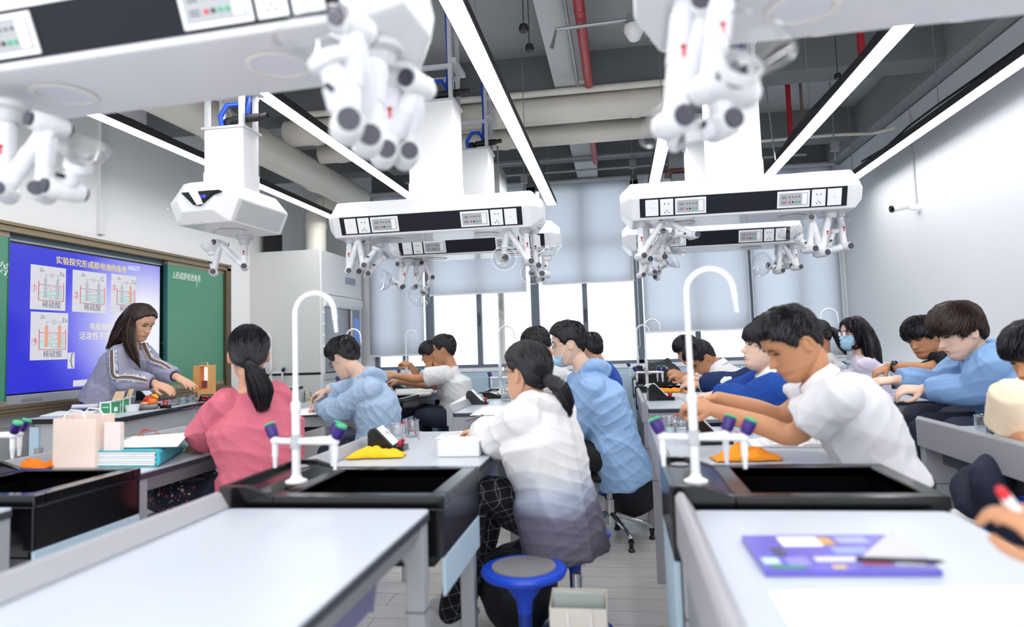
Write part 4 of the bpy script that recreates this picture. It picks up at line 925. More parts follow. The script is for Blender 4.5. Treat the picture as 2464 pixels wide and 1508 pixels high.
def star_chair(x, y, rot, lab, z=.43, seat=True):
    r = empty('swivel_chair', (x, y, 0), lab, 'chair')
    for k in range(5):
        a = math.radians(rot + 72 * k); dx, dy = math.cos(a), math.sin(a)
        b = MB(); b.tube([(x + dx * .03, y + dy * .03, .16), (x + dx * .1, y + dy * .1, .135), (x + dx * .22, y + dy * .22, .095), (x + dx * .25, y + dy * .25, .07)], [.02, .018, .013, .014], 12, flat=.8); q = b.build('leg', M['chrome'], r, smooth=True)
        b = MB(); b.lathe([(.017, 0), (.02, .012), (.013, .02), (.013, .045), (.018, .055), (.015, .065)], (x + dx * .25, y + dy * .25, 0), n=16); b.build('glide_foot', M['black'], q, smooth=True)
    b = MB(); b.tube([(x, y, .1), (x, y, .25), (x, y, .251), (x, y, z - .06)], [.028, .028, .018, .018], 18); b.build('post', M['chrome'], r, smooth=True, angle=30)
    if seat:
        b = MB(); b.lathe([(.05, z - .06), (.19, z - .05), (.215, z - .025), (.20, z), (0, z + .01)], (x, y, 0), n=32); b.build('seat', M['blackm'], r, smooth=True)
    return r
# ================================================================ people
def interp(tab, z):
    if z <= tab[0][0]: return tab[0][1]
    for (a, va), (b_, vb) in zip(tab, tab[1:]):
        if z <= b_:
            t = (z - a) / (b_ - a); t = t * t * (3 - 2 * t) * .5 + t * .5; return va + (vb - va) * t
    return tab[-1][1]
XFt = [(-.120, .030), (-.112, .062), (-.098, .080), (-.082, .086), (-.068, .081), (-.058, .087), (-.047, .087), (-.036, .083), (-.015, .083), (.008, .082), (.018, .084), (.030, .090), (.050, .0905), (.075, .083), (.095, .066), (.110, .044), (.120, .018), (.124, .0)]
XBt = [(-.120, .022), (-.110, .0), (-.095, -.025), (-.07, -.055), (-.04, -.080), (0, -.096), (.04, -.101), (.075, -.09), (.1, -.066), (.114, -.036), (.124, -.002)]
WDt = [(-.120, .012), (-.112, .028), (-.1, .040), (-.085, .050), (-.06, .061), (-.03, .068), (0, .0725), (.03, .0755), (.06, .0745), (.085, .063), (.105, .041), (.117, .02), (.124, .001)]
def head_pt(phi, z, off=0.0, nose=True):
    """surface of a head in its own frame: x forward, y left, z up"""
    xf, xb, wd = interp(XFt, z), interp(XBt, z), interp(WDt, z)
    cx = (xf + xb) / 2 * .55 if z > -.06 else (xf + xb) / 2
    c, s = math.cos(phi), math.sin(phi)
    ax = (xf - cx) if c > 0 else (cx - xb)
    e = 2.25
    k = (abs(c) ** e + abs(s) ** e) ** (-1 / e)
    x, y = cx + ax * c * k, wd * s * k
    if nose and c > 0:
        n = math.exp(-(y / .0105) ** 2) * max(0, interp([(-.040, 0), (-.034, .015), (-.026, .031), (-.018, .026), (.0, .013), (.015, .003), (.03, 0)], z))
        n += math.exp(-((abs(y) - .010) / .007) ** 2) * interp([(-.036, 0), (-.028, .009), (-.018, .003), (-.01, 0)], z)
        l = math.exp(-(y / .020) ** 2) * (interp([(-.068, 0), (-.060, .004), (-.0545, .007), (-.0515, .0015), (-.047, .007), (-.042, .003), (-.038, 0)], z))
        ey = -math.exp(-((abs(y) - .031) / .013) ** 2 - ((z - .012) / .011) ** 2) * .008 + math.exp(-((abs(y) - .031) / .010) ** 2 - ((z - .010) / .006) ** 2) * .005
        ck = math.exp(-((abs(y) - .038) / .016) ** 2 - ((z + .018) / .018) ** 2) * .003
        x += n + l + ey + ck
    if off:
        x += off * c; y += off * s; z += off * max(-.3, min(1, (z - .02) / .1))
    return Vector((x, y, z))
class Frame:
    def __init__(s, c, f, up=(0, 0, 1), scale=1.0):
        s.c = Vector(c); s.f = Vector(f).normalized(); u = Vector(up)
        s.l = u.cross(s.f).normalized(); s.u = s.f.cross(s.l).normalized(); s.k = scale
    def __call__(s, v): return s.c + (s.f * v[0] + s.l * v[1] + s.u * v[2]) * s.k
def head_grid(b, fr, off=0.0, fn=None, nz=52, nph=64, z0=-.119, z1=.1235):
    vs = []; fs = []
    for i in range(nz + 1):
        t = i / nz; z = z0 + (z1 - z0) * (.5 - .5 * math.cos(PI * t)) if True else 0
        for k in range(nph):
            ph = 2 * PI * k / nph - PI
            o = fn(ph, z) if fn else off
            vs.append(fr(head_pt(ph, z, o, nose=(fn is None))))
    for i in range(nz):
        for k in range(nph): fs.append((i * nph + k, i * nph + (k + 1) % nph, (i + 1) * nph + (k + 1) % nph, (i + 1) * nph + k))
    fs.append(tuple(range(nph))[::-1]); fs.append(tuple(nz * nph + k for k in range(nph)))
    b.add(vs, fs)
def capsule(b, pts, rad, n=14):
    # tube with rounded ends
    pts = [Vector(p) for p in pts]
    d0 = (pts[0] - pts[1]).normalized(); d1 = (pts[-1] - pts[-2]).normalized()
    P_ = []; R_ = []
    for a in (80, 55, 28): t = math.radians(a); P_.append(pts[0] + d0 * rad[0] * math.sin(t)); R_.append(rad[0] * math.cos(t))
    P_ += pts; R_ += list(rad)
    for a in (28, 55, 80): t = math.radians(a); P_.append(pts[-1] + d1 * rad[-1] * math.sin(t)); R_.append(rad[-1] * math.cos(t))
    b.tube(P_, R_, n)
def smooth_path(pts, rad, sub=5):
    pts = [Vector(p) for p in pts]; P_, R_ = [], []
    m = len(pts)
    for i in range(m - 1):
        p0 = pts[max(i - 1, 0)]; p1 = pts[i]; p2 = pts[i + 1]; p3 = pts[min(i + 2, m - 1)]
        for k in range(sub):
            t = k / sub
            q = ((p1 * 2) + (p2 - p0) * t + (p0 * 2 - p1 * 5 + p2 * 4 - p3) * t * t + (-p0 + p1 * 3 - p2 * 3 + p3) * t ** 3) * .5
            P_.append(q); tt = t * t * (3 - 2 * t); R_.append(rad[i] * (1 - tt) + rad[i + 1] * tt)
    P_.append(pts[-1]); R_.append(rad[-1])
    return P_, R_
def ring_loft(b, rings, n=28, e=2.3):
    """rings: (centre, side_vec(half width incl.), depth_vec)"""
    vs = []; fs = []
    for c, a, d in rings:
        for k in range(n):
            t = 2 * PI * k / n; cc, ss = math.cos(t), math.sin(t); q = (abs(cc) ** e + abs(ss) ** e) ** (-1 / e)
            vs.append(Vector(c) + Vector(a) * (cc * q) + Vector(d) * (ss * q))
    m = len(rings)
    for i in range(m - 1):
        for k in range(n): fs.append((i * n + k, i * n + (k + 1) % n, (i + 1) * n + (k + 1) % n, (i + 1) * n + k))
    fs.append(tuple(range(n))[::-1]); fs.append(tuple((m - 1) * n + k for k in range(n)))
    b.add(vs, fs)
def fuse(b, name, material, parent, vox, smooth=3, disp=None, factor=.5):
    """union of overlapping closed shapes -> one continuous smooth surface"""
    tmp = b.build('tmp_' + name, M['white'], None, loc=Vector((0, 0, 0)), world=False)
    m = tmp.modifiers.new('r', 'REMESH'); m.mode = 'VOXEL'; m.voxel_size = vox; m.use_smooth_shade = True
    if smooth:
        s_ = tmp.modifiers.new('s', 'SMOOTH'); s_.factor = factor; s_.iterations = smooth
    dg = bpy.context.evaluated_depsgraph_get(); me = bpy.data.meshes.new_from_object(tmp.evaluated_get(dg)); bpy.data.objects.remove(tmp)
    me.name = name; off = parent_world(parent)
    nv = len(me.vertices); co = np.empty(nv * 3); me.vertices.foreach_get('co', co); co = co.reshape(-1, 3)
    if disp:
        no = np.empty(nv * 3); me.vertices.foreach_get('normal', no); no = no.reshape(-1, 3)
        co = co + no * disp(co)[:, None]
    co -= np.array(off); me.vertices.foreach_set('co', co.ravel())
    me.materials.clear(); me.materials.append(material); me.polygons.foreach_set('use_smooth', [True] * len(me.polygons)); me.update()
    o = bpy.data.objects.new(name, me); COL.objects.link(o); o.parent = parent
    return o
def folds(amp=.004, freq=40, seed=0, direction=(.3, .2, 1)):
    d = np.array(direction, float); d /= np.linalg.norm(d)
    rs = np.random.RandomState(seed)
    K = []
    for i in range(11):
        v = rs.normal(size=3); v /= np.linalg.norm(v); v = v - d * (v @ d) * .6; v /= np.linalg.norm(v)
        fine = i > 4
        K.append((v * freq * (rs.uniform(.9, 1.7) if fine else rs.uniform(.35, .8)), rs.uniform(0, 6.28), rs.normal(size=3) * (9 if fine else 5), rs.uniform(0, 6.28), .4 if fine else 1.0))
    def fn(co):
        s = np.zeros(len(co))
        for k, ph, k2, p2, w0 in K:
            w_ = np.sin(co @ k + ph + 1.6 * np.sin(co @ k2 + p2)); m_ = np.clip(np.sin(co @ k2 * 1.1 + p2 * 2) * .9 + .25, 0, 1)
            s += (1 - np.abs(w_)) ** 1.8 * m_ * w0
        return amp * (s * 1.1 - .6)
    return fn
SKINS = {}
def skin_mat(tone):
    if tone not in SKINS: SKINS[tone] = mat('skin_' + tone, {'fair': 'e4bfaa', 'light': 'd8a88b', 'tan': 'c08a66', 'brown': 'b57c58'}[tone], .5, spec=.35, noise_amt=.05, nscale=9, bump=.05, bscale=200, sss=.12)
    return SKINS[tone]
def hand(b, w, d, n, side, curl=.5, spread=.12, k=1.0, grip=0):
    """w wrist, d direction of the fingers, n back-of-hand normal, side +1 thumb on (d x n) side"""
    w, d = Vector(w), Vector(d).normalized(); n = Vector(n); n = (n - d * n.dot(d)).normalized(); s = d.cross(n).normalized() * side
    L = .085 * k
    ring_loft(b, [(w - d * .012, s * .024 * k, n * .018 * k), (w + d * .015, s * .028 * k, n * .017 * k), (w + d * L * .55, s * .038 * k, n * .015 * k), (w + d * L * .95, s * .040 * k, n * .012 * k), (w + d * L * 1.02, s * .036 * k, n * .008 * k)], 18)
    for i, (o_, ln, r0) in enumerate(((.029, .070, .0088), (.0105, .078, .0090), (-.009, .073, .0086), (-.027, .056, .0076))):
        base = w + d * (L * (1.0 - .03 * abs(i - 1))) + s * o_ * k; dd = (d + s * (o_ * spread * 14)).normalized()
        base = base - dd * .012
        c = curl * (1 + .18 * i) if not grip else curl
        a1, a2, a3 = c * .9, c * 1.9, c * 2.7
        def rot(v, a): return (dd * math.cos(a) - n * math.sin(a))
        p = [base]; segs = [.46, .30, .24]
        p.append(p[-1] + dd * .014)
        for sg, a in zip(segs, (a1, a2, a3)): p.append(p[-1] + rot(None, a) * (ln * sg * k))
        P_, R_ = smooth_path(p, [r0 * k * 1.12, r0 * k * 1.08, r0 * k, r0 * k * .92, r0 * k * .78], 3)
        capsule(b, P_, R_, 10)
    # thumb from the side of the palm near its base
    t0 = w + d * .022 * k + s * .020 * k; tdir = (d * .62 + s * .62 - n * (.25 + .5 * curl)).normalized(); t1 = t0 + tdir * .035 * k
    t2 = t1 + (tdir * .6 + d * .6 - n * curl * .3).normalized() * .03 * k; t3 = t2 + (d * .85 + tdir * .15 - n * .3 * curl - s * .25 * curl).normalized() * .024 * k
    P_, R_ = smooth_path([t0, t1, t2, t3], [.0145 * k, .012 * k, .0105 * k, .0085 * k], 4); capsule(b, P_, R_, 10)
def hair_shell(fr, style, mt, parent, name='hair', seed=1, thick=.014, line=None, strands=900, slen=.045, lift=.004, tie=None, zback=-.065):
    """hair cap hugging the skull plus many combed locks; hairline given by style"""
    rs = random.Random(seed)
    def zline(ph):
        a = abs(ph); d = math.degrees(a)
        if style == 'short': T = [(0, .066), (35, .062), (55, .045), (68, .012), (80, -.004), (90, .018), (108, .016), (125, -.03), (180, zback)]
        elif style == 'fringe': T = [(0, .028), (35, .024), (60, .010), (75, -.012), (90, -.002), (108, .0), (125, -.04), (180, zback)]
        elif style == 'pulled': T = [(0, .078), (35, .070), (55, .045), (70, .018), (84, .006), (95, .022), (108, .014), (125, -.04), (180, zback)]
        else: T = [(0, .082), (30, .066), (50, .03), (65, -.03), (80, -.08), (180, -.11)]
        return interp(T, d)
    def cover(ph, z):
        t = (z - zline(ph)) / .012; return max(0, min(1, t))
    def thickness(ph, z):
        c = cover(ph, z); top = max(0, min(1, (z - .02) / .08)); a = math.degrees(abs(ph))
        th = thick * (.45 + .55 * top) if style in ('short',) else thick * (.8 + .2 * top)
        if style == 'short' and z < -.0 and a > 70: th *= .45
        v = noise.noise(Vector((math.cos(ph) * 3, math.sin(ph) * 3, z * 26)) + Vector((seed, 0, 0)))
        return -.012 + c * (.012 + th + v * .0035 * c)
    b = MB(); head_grid(b, fr, fn=thickness, nz=48, nph=72)
    from mathutils.bvhtree import BVHTree
    loc = MB(); head_grid(loc, lambda v: Vector(v), fn=thickness, nz=40, nph=56); tree = BVHTree.FromPolygons([Vector(v) for v in loc.v], [tuple(f) for f in loc.f])
    crown = Vector((-.035, .0, .128)); ctr = Vector((-.01, 0, .01))
    for _ in range(strands):
        for tr in range(20):
            ph = rs.uniform(-PI, PI); z = rs.uniform(-.09, .1225)
            if rs.random() < .2: z = .1 + .0225 * rs.random()
            if cover(ph, z - (.018 if style == 'pulled' and abs(ph) < 1.6 else 0)) > .6: break
        p = head_pt(ph, z, thickness(ph, z), nose=False)
        l_, nrm, _i, _d = tree.find_nearest(p)
        if nrm.dot(l_ - ctr) < 0: nrm = -nrm
        if style == 'pulled' and tie is not None: d = (Vector(tie) + Vector((0, 0, 1.1 * max(0, p.x + .01))) - p)
        elif style == 'long': d = Vector((-.15, 0, -1)) + (p - crown) * 3
        else: d = (p - crown); d = d + Vector((.35 * (1 if p.z > .05 else -.2), 0, 0)) * d.length
        d = (d - nrm * d.dot(nrm))
        if d.length < 1e-4: continue
        d.normalize(); d = (d + Vector((rs.gauss(0, .13), rs.gauss(0, .13), rs.gauss(0, .07)))).normalized()
        L = slen * rs.uniform(.6, 1.25); r0 = rs.uniform(.0011, .0022); x = l_ + nrm * .0005
        pts = [fr(x)]; lf = lift * rs.uniform(.3, 1.3)
        for k in range(1, 5):
            x = x + d * (L / 4); l2, n2, _i, _d = tree.find_nearest(x)
            if n2.dot(l2 - ctr) < 0: n2 = -n2
            low = head_pt(math.atan2(x.y, x.x), max(-.115, min(.12, x.z)), .003, nose=False)
            if cover(math.atan2(l2.y, l2.x), l2.z) > .3: x = l2 + n2 * (.0012 + lf * (k / 4) ** 1.5)
            elif Vector((x.x, x.y)).length < Vector((low.x, low.y)).length: x = Vector((low.x, low.y, x.z))
            d = (d - n2 * d.dot(n2)).normalized() if (d - n2 * d.dot(n2)).length > .05 else d
            pts.append(fr(x))
        b.tube(pts, [r0 * fr.k, r0 * 1.15 * fr.k, r0 * 1.0 * fr.k, r0 * .7 * fr.k, r0 * .12 * fr.k], 3)
    return b.build(name, mt, parent, smooth=True, angle=60)
def locks(b, roots, path_fn, n, rs, r0=.003, seg=6):
    for i in range(n):
        pts = path_fn(i, rs); rad = [r0 * (1 - .15 * k / len(pts)) for k in range(len(pts))]; rad[-1] = r0 * .2
        b.tube(pts, rad, 4)

def person(nm_label, Y, face, hd, joints, shirt, pants='navy', hairp=None, tone='light', hs=1.0, sleeve='short', puff=1.0, vox=.0055, seat=True, glasses=None, mask=False, hood=False, collar=None, hands=None, up=None, female=False, lean=None, foldamp=.004, extra=None, torso=None, seatlab=None, legs=True, hem=0.0, legdir=None, seatz=.42, group=None):
    """joints: dict of world positions: neck, chest, pelvis, shN, shF (near/far shoulder), elN, elF, wrN, wrF"""
    J = {k: Vector(v) for k, v in joints.items()}
    base = Vector((J['pelvis'].x, J['pelvis'].y, 0)); r = empty('person', base, nm_label, 'person', group)
    fr = Frame(hd, face, up or (0, 0, 1), hs)
    side = (J['shN'] - J['shF']).normalized(); spine = (J['neck'] - J['pelvis']).normalized(); fwd = side.cross(spine).normalized()
    ff = Vector(face); ff.z = 0
    if fwd.dot(legdir if legdir else ff) < 0: fwd = -fwd
    sm = skin_mat(tone); k = hs
    # ---- body: head, neck, trunk, arms, hands as one surface
    b = MB(); head_grid(b, fr)
    for s_ in (-1, 1):      # ears
        ex = fr((-.012, s_ * .0755, -.002)); X_, Y_, Z_ = (fr.f * .75 + fr.l * s_ * -.0 + fr.u * .25).normalized(), fr.l, fr.u
        b.ball(ex - fr.f * .004, .016 * k, .007 * k, .031 * k, 12, 8, fr.f, (fr.l + fr.f * -.5 * s_ * s_).normalized(), fr.u)
        b.tube([ex + fr.u * .026 * k * math.cos(math.radians(a)) - fr.f * (.004 + .015 * math.sin(math.radians(a))) * k + fr.l * s_ * (.007 + .004 * math.sin(math.radians(a))) * k for a in range(-30, 200, 20)], .0042 * k, 8)
    nb = J['neck']; hb = fr((-.036, 0, -.072)); hc = fr((-.03, 0, -.03))
    capsule(b, [nb - spine * .05, nb + (hb - nb) * .4, hb, hc], [.058 * k, .051 * k if not female else .045 * k, .049 * k if not female else .043 * k, .047 * k], 18)
    shN, shF = J['shN'], J['shF']; sw = (shN - shF).length / 2
    ch = J.get('chest') or (J['pelvis'] * .4 + nb * .6)
    # clothes and body share these torso rings
    def tor(sc, lo=0.0, extra_w=0.0):
        rs = []
        pel = J['pelvis']; mid = (pel + ch) / 2 + fwd * -.01
        R = [(pel - spine * (.02 + lo), .168, .122), (pel + spine * .06, .160, .115), (mid, .148, .106), (ch - spine * .03, .162, .112), (ch + spine * .06, .172, .112)]
        for c, a, d in R: rs.append((c, side * (a * sc * k + extra_w), fwd * (d * sc * k + extra_w * .8)))
        c = (shN + shF) / 2
        rs.append((c - spine * .015, side * (sw * .93 * (1 + (sc - 1) * .6)), fwd * .092 * sc * k))
        rs.append((c * .5 + nb * .5 + spine * .004, side * (sw * .74), fwd * .076 * (1 + (sc - 1) * .5) * k))
        rs.append((nb + spine * .0, side * .066 * k, fwd * .060 * k))
        return rs
    ring_loft(b, tor(.82))
    for S_n, E_n, W_n in (('shN', 'elN', 'wrN'), ('shF', 'elF', 'wrF')):
        if E_n not in J: continue
        s_, e_, w_ = J[S_n], J[E_n], J[W_n]
        P_, R_ = smooth_path([s_ * .93 + e_ * .07 - spine * .014, s_ * .5 + e_ * .5, e_, e_ * .62 + w_ * .38, w_], [.040 * k, .043 * k, .037 * k, .036 * k, .0255 * k], 4)
        capsule(b, P_, R_, 16)
    hands = hands or {}
    for W_n, spec in hands.items():
        w_ = J[W_n]; e_ = J['el' + W_n[2]]
        d = Vector(spec.get('d', (w_ - e_))); hand(b, w_ , d, spec.get('n', (0, 0, 1)), spec.get('s', 1), spec.get('curl', .5), k=spec.get('k', k * .98), spread=spec.get('spread', .12))
    fuse(b, 'body', sm, r, vox, 2, factor=.4)
    # ---- face details
    if True:
        b = MB()
        for s_ in (-1, 1):
            c = fr(head_pt(math.asin(min(.99, .031 / .07)) * s_, .012, .0)); c = fr(Vector((head_pt(s_ * .40, .0115).x - .0015, s_ * .031, .0115)))
            b.tube([fr(Vector((head_pt(s_ * math.atan2(yy, .075), .0115).x + .0022, s_ * yy, .0105 + dz))) for yy, dz in ((.018, -.001), (.024, .0018), (.032, .0024), (.040, .001), (.046, -.003))], [.0008 * k, .0028 * k, .0034 * k, .0028 * k, .0008 * k], 8)
        b.build('eye', M['eye'], r, smooth=True)
        b = MB()
        for s_ in (-1, 1):
            b.tube([fr(Vector((head_pt(s_ * math.atan2(yy, .08), zz).x + .0020, s_ * yy, zz))) for yy, zz in ((.014, .027), (.022, .031), (.032, .0325), (.042, .030), (.048, .025))], [.0018 * k, .0034 * k, .0036 * k, .0028 * k, .0010 * k], 6, flat=.7)
        b.build('eyebrow', hairp['mat'] if hairp else M['hair'], r, smooth=True)
        if not mask:
            b = MB(); b.tube([fr(Vector((head_pt(math.atan2(yy, .09), -.0515).x + .0015, yy, -.0513))) for yy in (-.022, -.014, -.006, 0, .006, .014, .022)], [.0008 * k, .0028 * k, .0036 * k, .0034 * k, .0036 * k, .0028 * k, .0008 * k], 8)
            b.build('lips', M['lips'], r, smooth=True)
    if hairp: 
        hp = dict(hairp); mt = hp.pop('mat'); post = hp.pop('post', None)
        ho = hair_shell(fr, hp.pop('style'), mt, r, **hp)
        if post: post(fr, r, mt)
    # ---- clothes
    if sleeve:
        b = MB(); pf = 1.0 + .10 * puff
        ring_loft(b, tor(pf, .02 + hem, .004 * puff))
        for S_n, E_n, W_n in (('shN', 'elN', 'wrN'), ('shF', 'elF', 'wrF')):
            if E_n not in J: continue
            s_, e_, w_ = J[S_n], J[E_n], J[W_n]; q = .0035 + .006 * puff
            b.ball(s_ + (e_ - s_) * .06 - spine * .008, .056 * k + q * 1.2, n=18, m=12)
            s_ = s_ - (e_ - s_).normalized() * .01
            if sleeve == 'short':
                e2 = s_ + (e_ - s_) * .70; d = (e2 - s_).normalized()
                P_, R_ = smooth_path([s_, (s_ + e2) / 2, e2], [.062 * k + q, .058 * k + q * 1.8, .056 * k + q * 2.6], 4)
                b.tube(P_, R_, 20)
            else:
                w2 = e_ + (w_ - e_) * (.93 if sleeve == 'long' else .55)
                P_, R_ = smooth_path([s_, (s_ + e_) / 2, e_, (e_ + w2) / 2, w2], [.060 * k + q, .052 * k + q * 2, .046 * k + q * 2.2, .043 * k + q * 2, .031 * k + q * 1.6], 4)
                b.tube(P_, R_, 20)
        if hood:
            # hood lying on the upper back
            c = (J['neck'] * .75 + (shN + shF) / 2 * .25) - fwd * .075 * k + spine * .012
            P_, R_ = smooth_path([J['neck'] + side * .075 * k + fwd * .03 + spine * .0, J['neck'] + side * .095 * k - fwd * .045 + spine * .01, c - fwd * .025 - spine * .035, J['neck'] - side * .095 * k - fwd * .045 + spine * .01, J['neck'] - side * .075 * k + fwd * .03 + spine * .0], [.016, .036, .052, .036, .016], 5)
            capsule(b, P_, R_, 16)
        fd = folds(foldamp, 42, seed=int(abs(Y) * 97) % 1000, direction=tuple(side * .2 + spine * .5 + fwd * .3))
        fuse(b, 'shirt' if not hood else 'jacket', shirt, r, max(vox, .006), 11, disp=fd, factor=.6)
        if collar:
            b = MB(); up_ = (hb - nb).normalized()
            vs = []; n_ = 28
            for k_, (h_, ra) in enumerate(((-.012, .074), (.018, .066), (.034, .066), (.032, .072), (.002, .088), (-.006, .086))):
                for i in range(n_):
                    t = -2.75 + 5.5 * i / (n_ - 1)
                    vs.append(nb + spine * (h_ * k - .012 * max(0, math.cos(t)) * 0) - fwd * (.004) + (-fwd * math.cos(t) * ra * .92 + side * math.sin(t) * ra) * k - spine * (.03 * (1 - math.cos(t)) / 2 * 0 + .022 * max(0, -math.cos(t))))
            fs = [(k_ * n_ + i, k_ * n_ + i + 1, (k_ + 1) * n_ + i + 1, (k_ + 1) * n_ + i) for k_ in range(5) for i in range(n_ - 1)]
            b.add(vs, fs); o = b.build('collar', collar, r, smooth=True, angle=70); so = o.modifiers.new('s', 'SOLIDIFY'); so.thickness = .003
    # ---- trousers and shoes
    if legs:
        pm = pants if not isinstance(pants, str) else mat('trousers_' + pants, {'navy': '161b33', 'black': '101014', 'jeans': '2e4a86'}[pants], .8, noise_amt=.1, nscale=12)
        ld = Vector(legdir) if legdir else Vector(face); ld.z = 0; ld.normalize(); lat = Vector((-ld.y, ld.x, 0))
        b = MB(); ring_loft(b, [(J['pelvis'] - spine * .10, side * .16 * k, fwd * .115 * k), (J['pelvis'] - spine * .05, side * .178 * k, fwd * .132 * k), (J['pelvis'] + spine * .07, side * .166 * k, fwd * .12 * k)])
        shoes = []
        for s_ in (-1, 1):
            h_ = J['pelvis'] + lat * s_ * .085 - spine * .03
            kk = J.get('kn' + 'LR'[s_ > 0]); 
            if seat: kn = kk or (h_ + ld * .36 * k + lat * s_ * .03 + Vector((0, 0, -.0))); kn.z = max(kn.z, .44) if not kk else kn.z
            else: kn = kk or (h_ * .5 + Vector((h_.x, h_.y, .1)) * .5 + ld * .03)
            an = J.get('an' + 'LR'[s_ > 0]) or (Vector((kn.x, kn.y, .1)) - ld * (.03 if seat else .04))
            P_, R_ = smooth_path([h_, (h_ + kn) / 2, kn, (kn + an) / 2, an], [.09 * k, .082 * k, .064 * k, .062 * k, .052 * k], 4)
            capsule(b, P_, R_, 16); shoes.append(an)
        fuse(b, 'trousers', pm, r, .009, 3, disp=folds(.004, 12, seed=5))
        for an in shoes:
            b = MB(); b.ball(an + Vector((0, 0, -.045)) + ld * .06, .13, .045, .042, 16, 8, ld, lat); z_ = .001 if True else 0
            vs = [(v[0], v[1], max(v[2], .004)) for v in b.v]; b.v = vs
            q = b.build('shoe', mat('white_trainer', 'd8d8d8', .5), r, smooth=True)
    if glasses:
        b = MB()
        for s_ in (-1, 1):
            c = Vector((.094, s_ * .031, .010)); b.tube([fr(c + Vector((-.006 * abs(math.cos(a)) if math.cos(a) * s_ > 0 else 0, .022 * math.cos(a), .017 * math.sin(a)))) for a in [2 * PI * i / 18 for i in range(18)]], .0014 * k, 6, closed=True)
            b.tube([fr((.09, s_ * .053, .014)), fr((.06, s_ * .073, .013)), fr((-.01, s_ * .078, .012)), fr((-.03, s_ * .078, .0))], .0014 * k, 6)
        b.tube([fr((.096, -.010, .014)), fr((.1, 0, .016)), fr((.096, .010, .014))], .0014 * k, 6)
        b.build('glasses', glasses, r, smooth=True)
        for s_ in (-1, 1):
            b = MB(); b.tube([fr((.0935, s_ * .031, .010)), fr((.0945, s_ * .031, .010))], .019 * k, 18); b.build('lens', M['glass'], r)
    if mask:
        vs = []; nz_, ny_ = 10, 16
        dz = -.02 if mask == 'chin' else 0
        for i in range(nz_ + 1):
            z = -.118 + .118 * i / nz_ + dz * 0
            if mask == 'chin': z = -.119 + .065 * i / nz_
            for j in range(ny_ + 1):
                ph = -1.15 + 2.3 * j / ny_
                p = head_pt(ph, z, 0); bulge = .016 * math.cos(ph * 1.2) * math.sin(PI * min(1, .12 + i / nz_)) + .004
                pleat = .0012 * math.sin(i * 2.4)
                q = Vector((max(p.x, .05 * math.cos(ph)) + bulge * math.cos(ph) + pleat, p.y * 1.02 + bulge * .5 * math.sin(ph), z))
                vs.append(fr(q))
        b = MB(); b.add(vs, [(i * (ny_ + 1) + j, i * (ny_ + 1) + j + 1, (i + 1) * (ny_ + 1) + j + 1, (i + 1) * (ny_ + 1) + j) for i in range(nz_) for j in range(ny_)])
        o = b.build('face_mask', M['mask'], r, smooth=True, angle=80); so = o.modifiers.new('s', 'SOLIDIFY'); so.thickness = .0015
        b = MB(); zt = -.055 if mask == 'chin' else -.005
        for s_ in (-1, 1):
            b.tube([fr((.045, s_ * .068, zt)), fr((.02, s_ * .076, (zt + .02) / 2)), fr((-.012, s_ * .082, .026)), fr((-.03, s_ * .082, .0)), fr((-.014, s_ * .079, -.028)), fr((.03, s_ * .064, -.1 if mask == 'chin' else -.09))], .0012, 5)
        b.build('ear_loop', M['white'], r, smooth=True)
    if extra: extra(r, fr, J, side, spine, fwd)
    if seat and seatlab: 
        q = J['pelvis']; stool(q.x, q.y, seatlab, z=seatz)
    return r
# ================================================================ the class
def jj(Y, **kw): return {k: P(v[0], v[1], Y + (v[2] if len(v) > 2 else 0)) for k, v in kw.items()}
def cloth(name, c, **k): return mat(name, c, k.pop('rough', .85), bump=k.pop('bump', .12), bscale=k.pop('bscale', 260), spec=.25, **k)
def ponytail(pts, rad, spread=.02, n=260):
    def f(fr, r, mt):
        P_ = [fr(p) if len(p) == 3 and not isinstance(p, Vector) else p for p in pts]
        b = MB(); A_, R_ = smooth_path(P_, rad, 5); capsule(b, A_, R_, 12)
        rs = random.Random(3)
        for i in range(n):
            a = rs.uniform(0, 2 * PI); q = rs.uniform(.6, 1.05); pp = []
            for k, (p, ra) in enumerate(zip(A_, R_)):
                t = (A_[min(k + 1, len(A_) - 1)] - A_[max(k - 1, 0)]).normalized(); u = t.orthogonal().normalized(); v = t.cross(u)
                w_ = ra * q * (1 + .1 * k / len(A_)); pp.append(p + (u * math.cos(a) + v * math.sin(a)) * w_)
            e = pp[-1] + (pp[-1] - pp[-2]).normalized() * rs.uniform(0, .03) + Vector((rs.gauss(0, 1), rs.gauss(0, 1), rs.gauss(0, 1))) * .004; pp.append(e)
            s = 0; b.tube(pp[s::2] + [e], [.0016] * (len(pp[s::2])) + [.0003], 3)
        o = b.build('ponytail', mt, r, smooth=True, angle=60)
        b = MB(); t = (A_[3] - A_[1]).normalized(); u = t.orthogonal().normalized(); v = t.cross(u); c = A_[1]
        b.tube([c + (u * math.cos(x) + v * math.sin(x)) * (R_[1] * 1.02) for x in [2 * PI * i / 16 for i in range(16)]], .005, 8, closed=True); b.build('hair_tie', M['blackm'], r, smooth=True)
    return f
